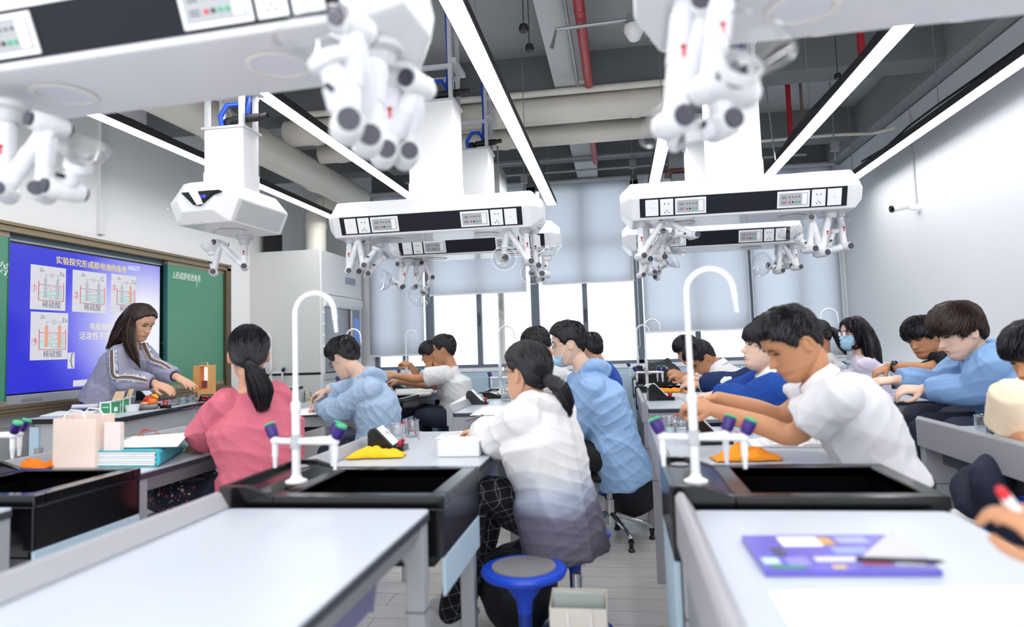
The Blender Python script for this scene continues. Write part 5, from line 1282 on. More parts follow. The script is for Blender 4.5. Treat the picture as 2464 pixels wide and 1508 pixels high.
def mane(paths, r0=.02, n=160, jit=.012):
    """long loose hair: bundles that fall along given world paths"""
    def f(fr, r, mt):
        b = MB(); rs = random.Random(5)
        for pts, rad in paths:
            P_ = [fr(p) if not isinstance(p, Vector) else p for p in pts]
            A_, R_ = smooth_path(P_, rad, 5); capsule(b, A_, R_, 12)
            for i in range(n):
                a = rs.uniform(0, 2 * PI); q = rs.uniform(.75, 1.12); pp = []
                for k, (p, ra) in enumerate(zip(A_, R_)):
                    t = (A_[min(k + 1, len(A_) - 1)] - A_[max(k - 1, 0)]).normalized(); u = t.orthogonal().normalized(); v = t.cross(u)
                    pp.append(p + (u * math.cos(a) + v * math.sin(a)) * ra * q)
                e = pp[-1] + (pp[-1] - pp[-2]).normalized() * rs.uniform(0, .04); pp2 = pp[::2] + [e]
                b.tube(pp2, [.0018] * (len(pp2) - 1) + [.0003], 3)
        b.build('long_hair', mt, r, smooth=True, angle=60)
    return f
wht_polo = cloth('white_polo_knit', 'd4d3d7'); wht_tee = cloth('white_cotton_shirt', 'dededf')
palebl = cloth('pale_blue_jacket', 'a9c0dc', rough=.6); skybl = cloth('sky_blue_jacket', '96b8e2', rough=.6); steel = cloth('steel_blue_jacket', '7fa3cf', rough=.6)
pink = cloth('pink_tee', 'cf6c7e', noise_amt=.05, nscale=8); fleece = cloth('royal_blue_fleece', '1f4a9c', bump=.4, bscale=400); lav = cloth('lavender_sweater', 'd8cfe2')
blk = cloth('black_tee', '17171b'); creams = cloth('cream_shirt', 'f0dcc0'); cobalt = cloth('cobalt_jacket', '2f55b0'); navyj = cloth('navy_jacket', '1a2c58')
W = dict(mat=M['hair'])
def wrap(**k): d = dict(mat=M['hair']); d.update(k); return d

# boy in white polo -----------------------------------------------------------
hY = 2.62
j = jj(hY, neck=(1966, 918, -.0), chest=(2068, 1025), pelvis=(2128, 1165, .02), shN=(2028, 945, -.19), shF=(1998, 930, .17), elN=(1908, 1046, -.08), wrN=(1722, 988, .05), elF=(1880, 1000, .2), wrF=(1728, 958, .17))
def polo_extra(r, fr, J, side, spine, fwd):
    b = MB()
    for s_, e_ in ((J['shN'], J['elN']), (J['shF'], J['elF'])):
        d = (e_ - s_).normalized(); c = s_ - d * .01 + (e_ - s_) * .685
        u = d.orthogonal().normalized(); v = d.cross(u)
        b.tube([c + (u * math.cos(x) + v * math.sin(x)) * .078 for x in [2 * PI * i / 24 for i in range(24)]], .005, 6, closed=True)
    b.build('sleeve_trim', mat('lilac_trim', 'c9c6dc', .8), r, smooth=True)
person('boy in white polo shirt leaning on both elbows over his experiment in the right foreground', hY, (-.93, -.16, -.52), P(1908, 832, hY), j, wht_polo, 'black',
       wrap(style='short', thick=.017, strands=2600, slen=.022, lift=.006, zback=-.06), 'tan', 1.06, 'short', 1.2, .0042, collar=mat('white_collar', 'ececf0', .8),
       hands={'wrN': dict(d=(-.9, .1, .35), n=(.1, -.6, .8), s=-1, curl=.8), 'wrF': dict(d=(-.95, -.2, -.2), n=(0, .3, .9), s=1, curl=.8)}, seatlab='round stool under the boy in the white polo shirt', extra=polo_extra, foldamp=.006)

# girl in tie-dye hoodie ------------------------------------------------------
tdm = bpy.data.materials.new('tie_dye_hoodie_cloth'); tdm.use_nodes = True; nt = tdm.node_tree; bs = nt.nodes['Principled BSDF']; bs.inputs['Roughness'].default_value = .85
tc = nt.nodes.new('ShaderNodeTexCoord'); sx = nt.nodes.new('ShaderNodeSeparateXYZ'); nz = nt.nodes.new('ShaderNodeTexNoise'); nz.inputs['Scale'].default_value = 6
ad = nt.nodes.new('ShaderNodeMath'); ad.operation = 'MULTIPLY_ADD'; ad.inputs[1].default_value = .12; cr = nt.nodes.new('ShaderNodeValToRGB'); cr.color_ramp.interpolation = 'EASE'
e_ = cr.color_ramp.elements; e_[0].position = .42; e_[0].color = lin('66606e'); e_[1].position = .80; e_[1].color = lin('e2e0e1')
q_ = e_.new(.60); q_.color = lin('6f6a7e'); q_ = e_.new(.68); q_.color = lin('a9b2c6'); q_ = e_.new(.74); q_.color = lin('d6d8e0')
nt.links.new(tc.outputs['Object'], sx.inputs[0]); nt.links.new(tc.outputs['Object'], nz.inputs['Vector']); nt.links.new(nz.outputs['Fac'], ad.inputs[0]); nt.links.new(sx.outputs['Z'], ad.inputs[2])
nt.links.new(ad.outputs[0], cr.inputs[0]); nt.links.new(cr.outputs[0], bs.inputs['Base Color'])
# plaid trousers
plm = bpy.data.materials.new('black_white_plaid'); plm.use_nodes = True; nt = plm.node_tree; bs = nt.nodes['Principled BSDF']; bs.inputs['Roughness'].default_value = .9
tc = nt.nodes.new('ShaderNodeTexCoord'); mp = nt.nodes.new('ShaderNodeMapping'); mp.inputs['Rotation'].default_value = (.3, .25, .5); mp.inputs['Scale'].default_value = (24, 24, 24)
sx = nt.nodes.new('ShaderNodeSeparateXYZ'); nt.links.new(tc.outputs['Object'], mp.inputs[0]); nt.links.new(mp.outputs[0], sx.inputs[0]); prev = None
for ax in ('X', 'Z', 'Y'):
    fr_ = nt.nodes.new('ShaderNodeMath'); fr_.operation = 'FRACT'; nt.links.new(sx.outputs[ax], fr_.inputs[0])
    pp = nt.nodes.new('ShaderNodeMath'); pp.operation = 'PINGPONG'; pp.inputs[1].default_value = .14; nt.links.new(fr_.outputs[0], pp.inputs[0])
    lt = nt.nodes.new('ShaderNodeMath'); lt.operation = 'LESS_THAN'; lt.inputs[1].default_value = .05; nt.links.new(fr_.outputs[0], lt.inputs[0])
    if prev is None: prev = lt
    else:
        m_ = nt.nodes.new('ShaderNodeMath'); m_.operation = 'ADD'; nt.links.new(prev.outputs[0], m_.inputs[0]); nt.links.new(lt.outputs[0], m_.inputs[1]); prev = m_
mxx = nt.nodes.new('ShaderNodeMix'); mxx.data_type = 'RGBA'; mxx.inputs[6].default_value = lin('0e0e14'); mxx.inputs[7].default_value = lin('a8a8b4')
dv = nt.nodes.new('ShaderNodeMath'); dv.operation = 'MULTIPLY'; dv.inputs[1].default_value = .42; dv.use_clamp = True; nt.links.new(prev.outputs[0], dv.inputs[0]); nt.links.new(dv.outputs[0], mxx.inputs[0]); nt.links.new(mxx.outputs[2], bs.inputs['Base Color'])
hY = 2.78
j = jj(hY, neck=(1278, 968, .0), chest=(1312, 1100), pelvis=(1342, 1232), shN=(1262, 1005, -.12), shF=(1345, 990, .16), elN=(1205, 1060, .02), wrN=(1160, 1036, .30), elF=(1290, 1050, .32), wrF=(1190, 1035, .42),
       knR=(1190, 1215, .15), anR=(1120, 1440, .12), knL=(1150, 1190, -.02), anL=(1085, 1470, -.05))
person('girl in white to grey tie-dye hoodie with low ponytail, seated in the centre foreground', hY, (-.80, .58, .06), P(1268, 900, hY), j, tdm, plm,
       wrap(style='pulled', thick=.014, strands=1500, slen=.07, lift=.002, tie=(-.095, 0, -.02), mat=M['hair'],
            post=ponytail([(-.088, 0, -.015), (-.118, -.0, -.015), (-.15, -.03, -.045), (-.168, -.05, -.10), (-.172, -.06, -.135)], [.018, .024, .034, .030, .014])), 'light', 1.0, 'long', 2.2, .005, hood=True, female=True,
       glasses=M['chrome'], hands={'wrN': dict(d=(-.8, .5, -.1), n=(0, 0, 1), s=-1, curl=.5)}, seatlab=None, foldamp=.007, hem=.14, legdir=(-.9, .35, 0))
s2 = Z(1380, 1278, .41); stool(s2.x, s2.y, 'blue round stool on which the tie-dye hoodie girl perches')

# girl in pink t-shirt --------------------------------------------------------
hY = 2.85
j = jj(hY, neck=(601, 938, .0), chest=(622, 1060), pelvis=(632, 1180), shN=(552, 968, -.08), shF=(668, 952, .08), elN=(466, 1086, .1), wrN=(476, 1046, .34), elF=(585, 1060, .33), wrF=(520, 1040, .5))
def pink_extra(r, fr, J, side, spine, fwd):
    b = MB(); c = (J['shF'] * .6 + J['shN'] * .4) - spine * .18 - fwd * .135 + side * -.055
    for m_, dz, sc, dx in ((mat('print_red', 'e8492f', .8), .055, 1, .02), (mat('print_yellow', 'f3e2a0', .8), 0, 1, 0), (mat('print_red', 'e8492f', .8), -.055, 1, .012)):
        b.mat(mat('print_yellow', 'f3e2a0', .8)).ball(c + spine * dz + side * dx * -1, .026, .03, .036, 14, 8, side, fwd, spine)
        b.mat(m_).ball(c + spine * dz + side * dx * -1 - fwd * .004, .021, .03, .03, 14, 8, side, fwd, spine)
    b.build('shirt_print', None, r, smooth=True)
person('girl in pink t-shirt with ponytail, writing at the left table with her back to us', hY, (-.52, .85, -.02), P(598, 856, hY), j, pink, 'navy',
       wrap(style='pulled', thick=.016, strands=1800, slen=.075, lift=.002, tie=(-.10, 0, -.035),
            post=ponytail([(-.088, 0, -.035), (-.112, -.0, -.045), (-.135, -.025, -.095), (-.135, -.045, -.155), (-.12, -.05, -.215)], [.018, .022, .042, .048, .030], n=420)), 'light', 1.0, 'short', 1.6, .005, female=True,
       hands={'wrN': dict(d=(-.1, .7, .1), n=(-.3, 0, 1), s=-1, curl=.9), 'wrF': dict(d=(-.6, .6, 0), n=(0, 0, 1), s=1, curl=.5)}, seatlab='round stool under the pink-shirted girl', foldamp=.007, legdir=(-.8, .5, 0))

# boy in pale blue jacket and glasses ------------------------------------------
hY = 4.35
j = jj(hY, neck=(870, 902, .0), chest=(905, 985), pelvis=(912, 1080), shN=(898, 932, -.15), shF=(868, 925, .17), elN=(812, 990, -.0), wrN=(772, 975, .35), elF=(815, 950, .3), wrF=(790, 938, .22))
person('boy in pale blue hooded jacket and black glasses, holding a wire over a beaker', hY, (-.82, .38, -.52), P(829, 864, hY), j, palebl, 'navy',
       wrap(style='short', thick=.024, strands=1500, slen=.035, lift=.009), 'fair', 1.05, 'long', 1.8, .0055, hood=True, glasses=M['black'],
       hands={'wrF': dict(d=(-1, -.1, -.25), n=(0, -.2, 1), s=-1, curl=.55), 'wrN': dict(d=(-.6, .6, -.1), n=(0, 0, 1), s=-1, curl=.4)}, seatlab='round stool under the boy in the pale blue jacket', foldamp=.008, hem=.06)

# tall boy in sky blue jacket with mask -----------------------------------------
hY = 4.2
j = jj(hY, neck=(1405, 886, .0), chest=(1445, 975), pelvis=(1478, 1078), shN=(1428, 925, -.17), shF=(1400, 915, .18), elN=(1392, 1030, -.06), wrN=(1318, 1030, .2), elF=(1350, 1000, .3), wrF=(1300, 1010, .3))
person('tall boy in sky blue jacket with a blue mask pulled below his chin', hY, (-1, -.02, -.12), P(1368, 830, hY), j, skybl, 'black',
       wrap(style='short', thick=.019, strands=1600, slen=.022, lift=.005), 'fair', 1.06, 'long', 2.4, .0055, hood=True, glasses=M['chrome'], mask='chin',
       hands={'wrN': dict(d=(-1, .2, -.1), s=-1)}, foldamp=.008, hem=.16)
sc_ = Z(1462, 1240, .03)
star_chair(-.10, 4.28, 10, 'chrome star-base swivel chair under the tall boy in the sky blue jacket')

# boy in white shirt and glasses, behind the hoodie girl -------------------------
hY = 5.0
j = jj(hY, neck=(1326, 868), chest=(1358, 940), pelvis=(1376, 1030), shN=(1342, 900, -.16), shF=(1325, 895, .17), elN=(1300, 955, -.02), wrN=(1240, 945, .1), elF=(1290, 940, .25), wrF=(1235, 935, .3))
person('boy in white shirt bowed forward between the hoodie girl and the masked boy', hY, (-.85, .22, -.42), P(1294, 832, hY), j, wht_tee, 'navy',
       wrap(style='short', thick=.018, strands=900, slen=.03, lift=.006), 'light', 1.02, 'long', 1.5, .007, glasses=M['chrome'], seatlab='round stool under the bowed boy behind the tie-dye hoodie girl', collar=mat('white_collar', 'ececf0', .8))
hY = 5.6
j = jj(hY, neck=(1442, 872), chest=(1458, 935), pelvis=(1478, 1000), shN=(1458, 893, -.14), shF=(1440, 890, .16), elN=(1430, 940, .1), wrN=(1400, 930, .25), elF=(1425, 930, .3), wrF=(1400, 925, .3))
person('boy in cobalt blue jacket mostly hidden behind the tall masked boy', hY, (-.7, .65, -.25), P(1421, 840, hY), j, cobalt, 'navy',
       wrap(style='fringe', thick=.018, strands=900, slen=.04, lift=.006, zback=-.08), 'light', 1.0, 'long', 1.2, .007, seatlab='round stool under the boy in the cobalt jacket')

# white shirted boy stretching his arms --------------------------------------------
hY = 6.0
j = jj(hY, neck=(1086, 882), chest=(1100, 935), pelvis=(1108, 995), shN=(1078, 900, -.17), shF=(1078, 900, .17), elN=(1003, 911, -.15), wrN=(950, 904, -.05), elF=(1032, 926, .1), wrF=(962, 918, .1))
person('boy in white t-shirt reaching both arms forward over the far left table', hY, (-1, .05, -.05), P(1068, 843, hY), j, wht_tee, 'navy',
       wrap(style='short', thick=.018, strands=1300, slen=.028, lift=.007), 'tan', 1.04, 'short', 1.4, .0055, hands={'wrN': dict(d=(-1, 0, .25), n=(.1, -.5, .8), s=-1, curl=1.0), 'wrF': dict(d=(-1, 0, 0), n=(0, 0, 1), s=-1, curl=.6)}, seatlab='round stool under the boy in the white t-shirt at the far left', hem=.03)
hY = 6.5
j = jj(hY, neck=(1062, 886), chest=(1080, 930), pelvis=(1090, 985), shN=(1066, 900, -.15), shF=(1062, 900, .15), elN=(1045, 930, -.12), wrN=(1034, 897, -.06), elF=(1008, 908, .05), wrF=(987, 877, -.02))
person('dark-haired boy pressing a hand to his nose behind the white t-shirt boy', hY, (-.92, -.25, -.32), P(1037, 852, hY), j, wht_tee, 'navy',
       wrap(style='fringe', thick=.016, strands=1000, slen=.04, lift=.004), 'tan', 1.0, 'short', 1.0, .0055, hands={'wrN': dict(d=(-.15, 0, 1), n=(-.3, -1, 0), s=1, curl=.7), 'wrF': dict(d=(-.9, 0, .3), n=(0, -.4, 1), s=-1, curl=.9)}, seatlab='round stool under the boy pressing his nose')

# boys at the right of the aisle --------------------------------------------------
hY = 3.72
j = jj(hY, neck=(1846, 898), chest=(1895, 970), pelvis=(1925, 1045), shN=(1872, 928, -.16), shF=(1850, 915, .17), elN=(1806, 965, -.06), wrN=(1722, 948, .08), elF=(1790, 940, .2), wrF=(1740, 945, .3))
person('boy in royal blue fleece with fringe, chin lifted, behind the polo shirt boy', hY, (-1, -.06, .14), P(1837, 838, hY), j, fleece, 'navy',
       wrap(style='fringe', thick=.018, strands=1200, slen=.055, lift=.004, zback=-.085), 'fair', 1.03, 'long', 1.8, .0055, hands={'wrN': dict(d=(-1, .1, -.1), s=-1)}, seatlab='round stool under the boy in the royal blue fleece', collar=mat('white_collar', 'ececf0', .8))
hY = 4.55
def cream_extra(r, fr, J, side, spine, fwd):
    b = MB()
    for S_n, E_n, W_n in (('shN', 'elN', 'wrN'),):
        s_, e_, w_ = J[S_n], J[E_n], J[W_n]
        P_, R_ = smooth_path([s_ * .55 + e_ * .45, e_, (e_ + w_) / 2, e_ * .06 + w_ * .94], [.070, .068, .062, .044], 5); b.tube(P_, R_, 20)
    fuse(b, 'cream_sleeve', cloth('cream_sleeve_cloth', 'e9e7dc'), r, .007, 3, disp=folds(.006, 16, 8))
    b = MB(); c = J['shN'] + spine * .05 - side * .01; b.obox(c, .03, .02, .004, X=(1, 0, .2), Y=(0, 1, 0), Zv=spine); b.build('shoulder_patch', mat('gold_patch', 'c9a13a', .7), r, bevel=.002)
j = jj(hY, neck=(1858, 862), chest=(1885, 930), pelvis=(1905, 1010), shN=(1828, 905, -.14), shF=(1850, 895, .18), elN=(1768, 926, -.1), wrN=(1682, 925, .0), elF=(1770, 920, .2), wrF=(1690, 915, .15))
person('boy in navy jacket with loose cream sleeves, head hidden behind the polo shirt boy', hY, (-.9, .1, -.3), P(1858, 806, hY), j, navyj, 'navy',
       wrap(style='short', thick=.02, strands=800, slen=.035, lift=.006), 'light', 1.0, 'long', 1.4, .0055, hands={'wrN': dict(d=(-1, .1, .1), n=(0, -.5, .8), s=-1, curl=.7), 'wrF': dict(d=(-1, -.1, .3), n=(0, -.3, .9), s=1, curl=.6)}, extra=cream_extra, seatlab='round stool under the boy with cream sleeves')
hY = 5.2
j = jj(hY, neck=(1724, 880), chest=(1758, 925), pelvis=(1782, 1000), shN=(1742, 900, -.16), shF=(1735, 893, .16), elN=(1718, 932, -.05), wrN=(1655, 908, .0), elF=(1705, 925, .15), wrF=(1650, 903, .15))
person('boy in white shirt bending low with face near his hands, right of the aisle', hY, (-.72, -.12, -.70), P(1690, 864, hY), j, wht_tee, 'navy',
       wrap(style='short', thick=.018, strands=1200, slen=.035, lift=.006), 'tan', 1.04, 'short', 1.2, .0055, glasses=M['black'], hands={'wrN': dict(d=(-1, .1, .3), n=(0, -.5, .8), s=-1, curl=.6), 'wrF': dict(d=(-1, -.1, .4), n=(0, -.3, .9), s=1, curl=.6)}, seatlab='round stool under the boy bending low right of the aisle', collar=mat('white_collar', 'ececf0', .8), foldamp=.005)
hY = 6.2
j = jj(hY, neck=(1682, 880), chest=(1700, 925), pelvis=(1716, 985), shN=(1690, 898, -.15), shF=(1685, 895, .15), elN=(1668, 928, -.0), wrN=(1630, 912, .05), elF=(1665, 925, .2), wrF=(1635, 912, .2))
person('dark-haired boy peering down beside the black backpack, farthest right of the aisle', hY, (-.88, 0, -.45), P(1654, 843, hY), j, wht_tee, 'navy',
       wrap(style='fringe', thick=.017, strands=900, slen=.04, lift=.006), 'light', 1.02, 'short', 1.1, .007, seatlab='round stool under the boy beside the backpack')
hY = 5.9
j = jj(hY, neck=(1982, 850), chest=(1996, 900), pelvis=(2006, 965), shN=(1986, 868, -.14), shF=(1982, 866, .14), elN=(1960, 905, -.0), wrN=(1930, 905, .1), elF=(1955, 900, .2), wrF=(1930, 900, .2))
person('girl in white shirt with high dark ponytail before the rightmost blind', hY, (-.9, .32, -.15), P(1968, 808, hY), j, wht_tee, 'navy',
       wrap(style='pulled', thick=.012, strands=900, slen=.06, lift=.002, tie=(-.095, 0, .03), post=ponytail([(-.085, 0, .03), (-.115, 0, .03), (-.145, 0, -.02), (-.155, 0, -.1), (-.165, 0, -.16)], [.016, .022, .036, .03, .012])), 'tan', 1.0, 'short', 1.1, .006, female=True, seatlab='round stool under the ponytailed girl at the right')
hY = 5.5
j = jj(hY, neck=(2070, 852), chest=(2090, 905), pelvis=(2102, 975), shN=(2086, 876, -.14), shF=(2076, 872, .14), elN=(2066, 920, -.05), wrN=(2030, 900, .1), elF=(2060, 910, .2), wrF=(2035, 900, .2))
hp = mane([([(-.03, -.0, .10), (-.085, -.03, .03), (-.10, .035, -.08), (-.11, .05, -.2), (-.12, .06, -.32)], [.05, .065, .06, .052, .02]), ([(-.03, .05, .06), (-.04, .075, -.04), (-.045, .085, -.14), (-.07, .09, -.26)], [.03, .03, .032, .015])], n=220)
person('girl with long straight black hair, glasses and blue face mask in lavender sweater', hY, (-1, -.22, 0), P(2055, 806, hY), j, lav, 'navy',
       wrap(style='long', thick=.014, strands=1200, slen=.08, lift=.002, post=hp), 'fair', 1.0, 'long', 1.4, .0055, female=True, glasses=mat('rose_glasses_frame', 'd9b8b8', .3), mask=True, seatlab='round stool under the girl with long straight hair')
# boy in black tee with watch
hY = 4.65
def watch(r, fr, J, side, spine, fwd):
    b = MB(); w_, e_ = J['wrN'], J['elN']; d = (e_ - w_).normalized(); c = w_ + d * .03; u = d.orthogonal().normalized(); v = d.cross(u)
    b.tube([c + (u * math.cos(x) + v * math.sin(x)) * .032 for x in [2 * PI * i / 20 for i in range(20)]], .009, 8, closed=True, flat=.35)
    b.lathe([(.019, 0), (.02, .007), (.016, .010), (0, .010)], c + Vector((0, -.6, .75)).normalized() * .03, Vector((0, -.6, .75)), 20); b.build('wristwatch', M['black'], r, smooth=True)
j = jj(hY, neck=(2265, 850), chest=(2310, 920), pelvis=(2330, 990), shN=(2302, 872, -.13), shF=(2280, 872, .18), elN=(2226, 887, -.14), wrN=(2138, 882, .0), elF=(2215, 915, .15), wrF=(2150, 915, .2))
person('boy in black t-shirt wearing a dark wristwatch, reaching left with tilted head', hY, (-.80, -.48, -.30), P(2221, 815, hY), j, blk, 'navy',
       wrap(style='fringe', thick=.018, strands=1400, slen=.045, lift=.007), 'tan', 1.04, 'short', 1.4, .005, up=(-.35, 0, 1), hands={'wrN': dict(d=(-1, .1, -.45), n=(-.3, -.3, .9), s=-1, curl=.75), 'wrF': dict(d=(-1, 0, 0), n=(0, 0, 1), s=1, curl=.5)}, extra=watch, seatlab='round stool under the boy in the black t-shirt')
hY = 3.7
def stripes(r, fr, J, side, spine, fwd):
    ld = Vector((-.995, -.10, 0)); lat = Vector((.10, -.995, 0)); h_ = J['pelvis'] + lat * .085 - spine * .03; kn = h_ + ld * .39 + lat * .03; kn.z = max(kn.z, .44); an = Vector((kn.x, kn.y, .1)) - ld * .03
    b = MB(); o = lat * .072 + Vector((0, 0, .03)); q = ld * .07; A_, R_ = smooth_path([h_ + lat * .096, (h_ + kn) / 2 + lat * .09, kn + o + q * .2, kn + lat * .03 + q + Vector((0, 0, -.02)), (kn + an) / 2 + lat * .03 + q * .85, an + lat * .02 + q * .75], [.016] * 6, 5)
    b.tube(A_, R_, 8, flat=.4); b.build('trouser_stripe', M['paper'], r, smooth=True)
j = jj(hY, neck=(2347, 852), chest=(2412, 935), pelvis=(2440, 1025), shN=(2392, 872, -.17), shF=(2355, 862, .17), elN=(2338, 938, -.08), wrN=(2222, 937, .03), elF=(2255, 925, .22), wrF=(2156, 914, .2))
person('boy in steel blue jacket with bowl-cut brown-black hair at the right table', hY, (-.96, -.10, -.36), P(2308, 802, hY), j, steel, 'navy',
       wrap(style='fringe', thick=.026, strands=2600, slen=.065, lift=.006, mat=M['hairb'], zback=-.07), 'fair', 1.08, 'long', 1.9, .005, hood=True, hands={'wrN': dict(d=(-1, 0, .05), n=(0, -.4, .9), s=-1, curl=.6), 'wrF': dict(d=(-1, 0, -.05), n=(0, -.3, .9), s=1, curl=.5)}, seatlab='round stool under the boy in the steel blue jacket', foldamp=.008, hem=.05, extra=stripes)
hY = 2.95
j = jj(hY, neck=(2492, 918), chest=(2500, 1000), pelvis=(2505, 1085), shN=(2440, 945, -.16), shF=(2480, 935, .17), elN=(2432, 1058, -.05), wrN=(2475, 1062, -.25), elF=(2470, 1000, .2), wrF=(2440, 1000, .1),
       knR=(2340, 1165, .05), anR=(2335, 1222, -.05), knL=(2380, 1150, -.1), anL=(2430, 1300, -.15))
person('boy in cream shirt cut off by the right edge of the photo', hY, (-.85, -.35, -.45), P(2492, 858, hY), j, creams, 'navy',
       wrap(style='fringe', thick=.018, strands=1400, slen=.045, lift=.005), 'tan', 1.04, 'short', 1.4, .006, legdir=(-1, 0, 0), seatlab='round stool under the boy at the right edge')
# unseen-bodied writer whose hand shows at the lower right edge
hY = 1.22
hd_ = Vector((1.12, 1.2, 1.12))
wr = P(2500, 1330, hY)
j = dict(neck=Vector((1.14, 1.18, .99)), chest=Vector((1.2, 1.18, .76)), pelvis=Vector((1.22, 1.18, .54)), shN=Vector((1.15, 1.0, .93)), shF=Vector((1.15, 1.36, .93)), elN=Vector((.93, .93, .80)), wrN=Vector((wr.x + .02, wr.y - .05, wr.z)), elF=Vector((.95, 1.5, .80)), wrF=Vector((.82, 1.35, .79)))
person('person beyond the right edge, only a hand with a red-tipped pen showing', hY, (-1, -.05, -.4), hd_, j, wht_tee, 'navy',
       wrap(style='short', thick=.018, strands=300, slen=.03), 'tan', 1.0, 'short', 1.2, .005, hands={'wrN': dict(d=(-.55, .25, .72), n=(.5, -.75, .3), s=-1, curl=.65, k=.95)})
a, c = P(2402, 1172, 1.19), P(2520, 1330, 1.22); d = (c - a)
r = empty('marker_pen', a, 'white pen with red tip held in the hand at the lower right edge', 'pen')
b = MB(); b.tube([a + d * .14, c], .0085, 14); b.build('pen_barrel', M['white'], r, smooth=True)
b = MB(); b.tube([a, a + d * .04, a + d * .14], [.004, .0075, .008], 14); b.build('pen_tip', M['redp'], r, smooth=True)

# the teacher ----------------------------------------------------------------------
blm = cloth('lilac_grey_blouse', '9c9bb0', rough=.6)
em_ = bpy.data.materials.new('floral_embroidery'); em_.use_nodes = True; nt = em_.node_tree; bs = nt.nodes['Principled BSDF']; bs.inputs['Roughness'].default_value = .8
tc = nt.nodes.new('ShaderNodeTexCoord'); vo = nt.nodes.new('ShaderNodeTexVoronoi'); vo.inputs['Scale'].default_value = 75; cr = nt.nodes.new('ShaderNodeValToRGB'); cr.color_ramp.interpolation = 'CONSTANT'
e_ = cr.color_ramp.elements; e_[0].position = 0; e_[0].color = lin('9c9bb0'); e_[1].position = .42; e_[1].color = lin('cfd3de')
for p_, c_ in ((.52, '6d769a'), (.6, '86b9cb'), (.7, 'd9d8e2'), (.8, '5c5678'), (.86, '9c9bb0')): q_ = e_.new(p_); q_.color = lin(c_)
nt.links.new(tc.outputs['Object'], vo.inputs['Vector']); sp = nt.nodes.new('ShaderNodeSeparateColor'); nt.links.new(vo.outputs['Color'], sp.inputs[0]); nt.links.new(sp.outputs[0], cr.inputs[0]); nt.links.new(cr.outputs[0], bs.inputs['Base Color'])
hY = 4.3
def teach_extra(r, fr, J, side, spine, fwd):
    for S_n, E_n, W_n, sg in (('shN', 'elN', 'wrN', 1), ('shF', 'elF', 'wrF', -1)):
        s_, e_, w_ = J[S_n], J[E_n], J[W_n]
        A_, R_ = smooth_path([s_ + spine * .02, (s_ + e_) / 2, e_, (e_ + w_) / 2, e_ * .14 + w_ * .86], [.075, .080, .077, .071, .050], 6)
        cam_ = Vector((0, -1, .35)) if sg > 0 else Vector((.5, -.6, .6))
        for nm, half, lift_, mt_ in (('embroidery', .42, .003, em_), ('sleeve_braid', .13, .007, mat('brown_braid', '6d5550', .8)), ('braid_edge', .22, .005, mat('cream_braid', 'e8e2e0', .8))):
            vs = []; n_ = 9
            for k, (p, ra) in enumerate(zip(A_, R_)):
                t = (A_[min(k + 1, len(A_) - 1)] - A_[max(k - 1, 0)]).normalized(); o = (cam_ - t * cam_.dot(t)).normalized(); v = t.cross(o)
                for i in range(n_):
                    a = (i / (n_ - 1) - .5) * 2 * half; rr = ra + lift_
                    vs.append(p + (o * math.cos(a) + v * math.sin(a)) * rr)
            m = len(A_); b = MB(); b.add(vs, [(k * n_ + i, k * n_ + i + 1, (k + 1) * n_ + i + 1, (k + 1) * n_ + i) for k in range(m - 1) for i in range(n_ - 1)])
            o = b.build(nm, mt_, r, smooth=True, angle=80); so = o.modifiers.new('s', 'SOLIDIFY'); so.thickness = .0015
        d = (w_ - e_).normalized(); b = MB(); b.tube([w_ - d * .06, w_ - d * .02], [.050, .036], 20); b.build('floral_cuff', mat('pink_floral_cuff', 'dcc3c8', .8, noise_amt=.3, nscale=60), r, smooth=True)
        b = MB(); b.tube([w_ - d * .024, w_ - d * .010], [.036, .034], 20); b.build('cuff_band', mat('dark_band', '2c2a44', .7), r, smooth=True)
    c0 = J['neck'] + fwd * .07 - spine * .02
    b = MB(); b.tube([J['neck'] + fwd * .072 - spine * .01, J['neck'] + fwd * .108 - spine * .07, J['neck'] + fwd * .132 - spine * .16, J['chest'] + fwd * .142 - spine * .03], .011, 10, flat=.4); b.build('front_braid', mat('brown_braid', '6d5550', .8), r, smooth=True)
    b = MB(); c = fr((-.085, .045, .095)); b.ball(c, .012, .02, .008); b.build('hair_clip', M['chrome'], r, smooth=True)
j = jj(hY, neck=(318, 838, .0), chest=(293, 892), pelvis=(258, 958, .0), shN=(286, 848, -.17), shF=(340, 846, .15), elN=(296, 910, -.17), wrN=(372, 922, -.12), elF=(366, 884, .10), wrF=(424, 906, .0),
       )
j['knL'] = Vector((j['pelvis'].x + .06, j['pelvis'].y + .1, .58)); j['knR'] = Vector((j['pelvis'].x + .06, j['pelvis'].y - .1, .58)); j['anL'] = Vector((j['pelvis'].x + .02, j['pelvis'].y + .1, .2)); j['anR'] = Vector((j['pelvis'].x + .02, j['pelvis'].y - .1, .2))
hp = mane([([P(322, 752, 4.3), P(303, 778, 4.3), P(287, 806, 4.28), P(266, 832, 4.25)], [.05, .056, .050, .022]), ([P(316, 765, 4.23), P(309, 795, 4.18), P(312, 828, 4.13), P(322, 852, 4.11), P(332, 874, 4.10)], [.030, .036, .036, .028, .010]), ([P(322, 765, 4.37), P(330, 800, 4.38), P(330, 828, 4.36)], [.03, .03, .015])], n=220)
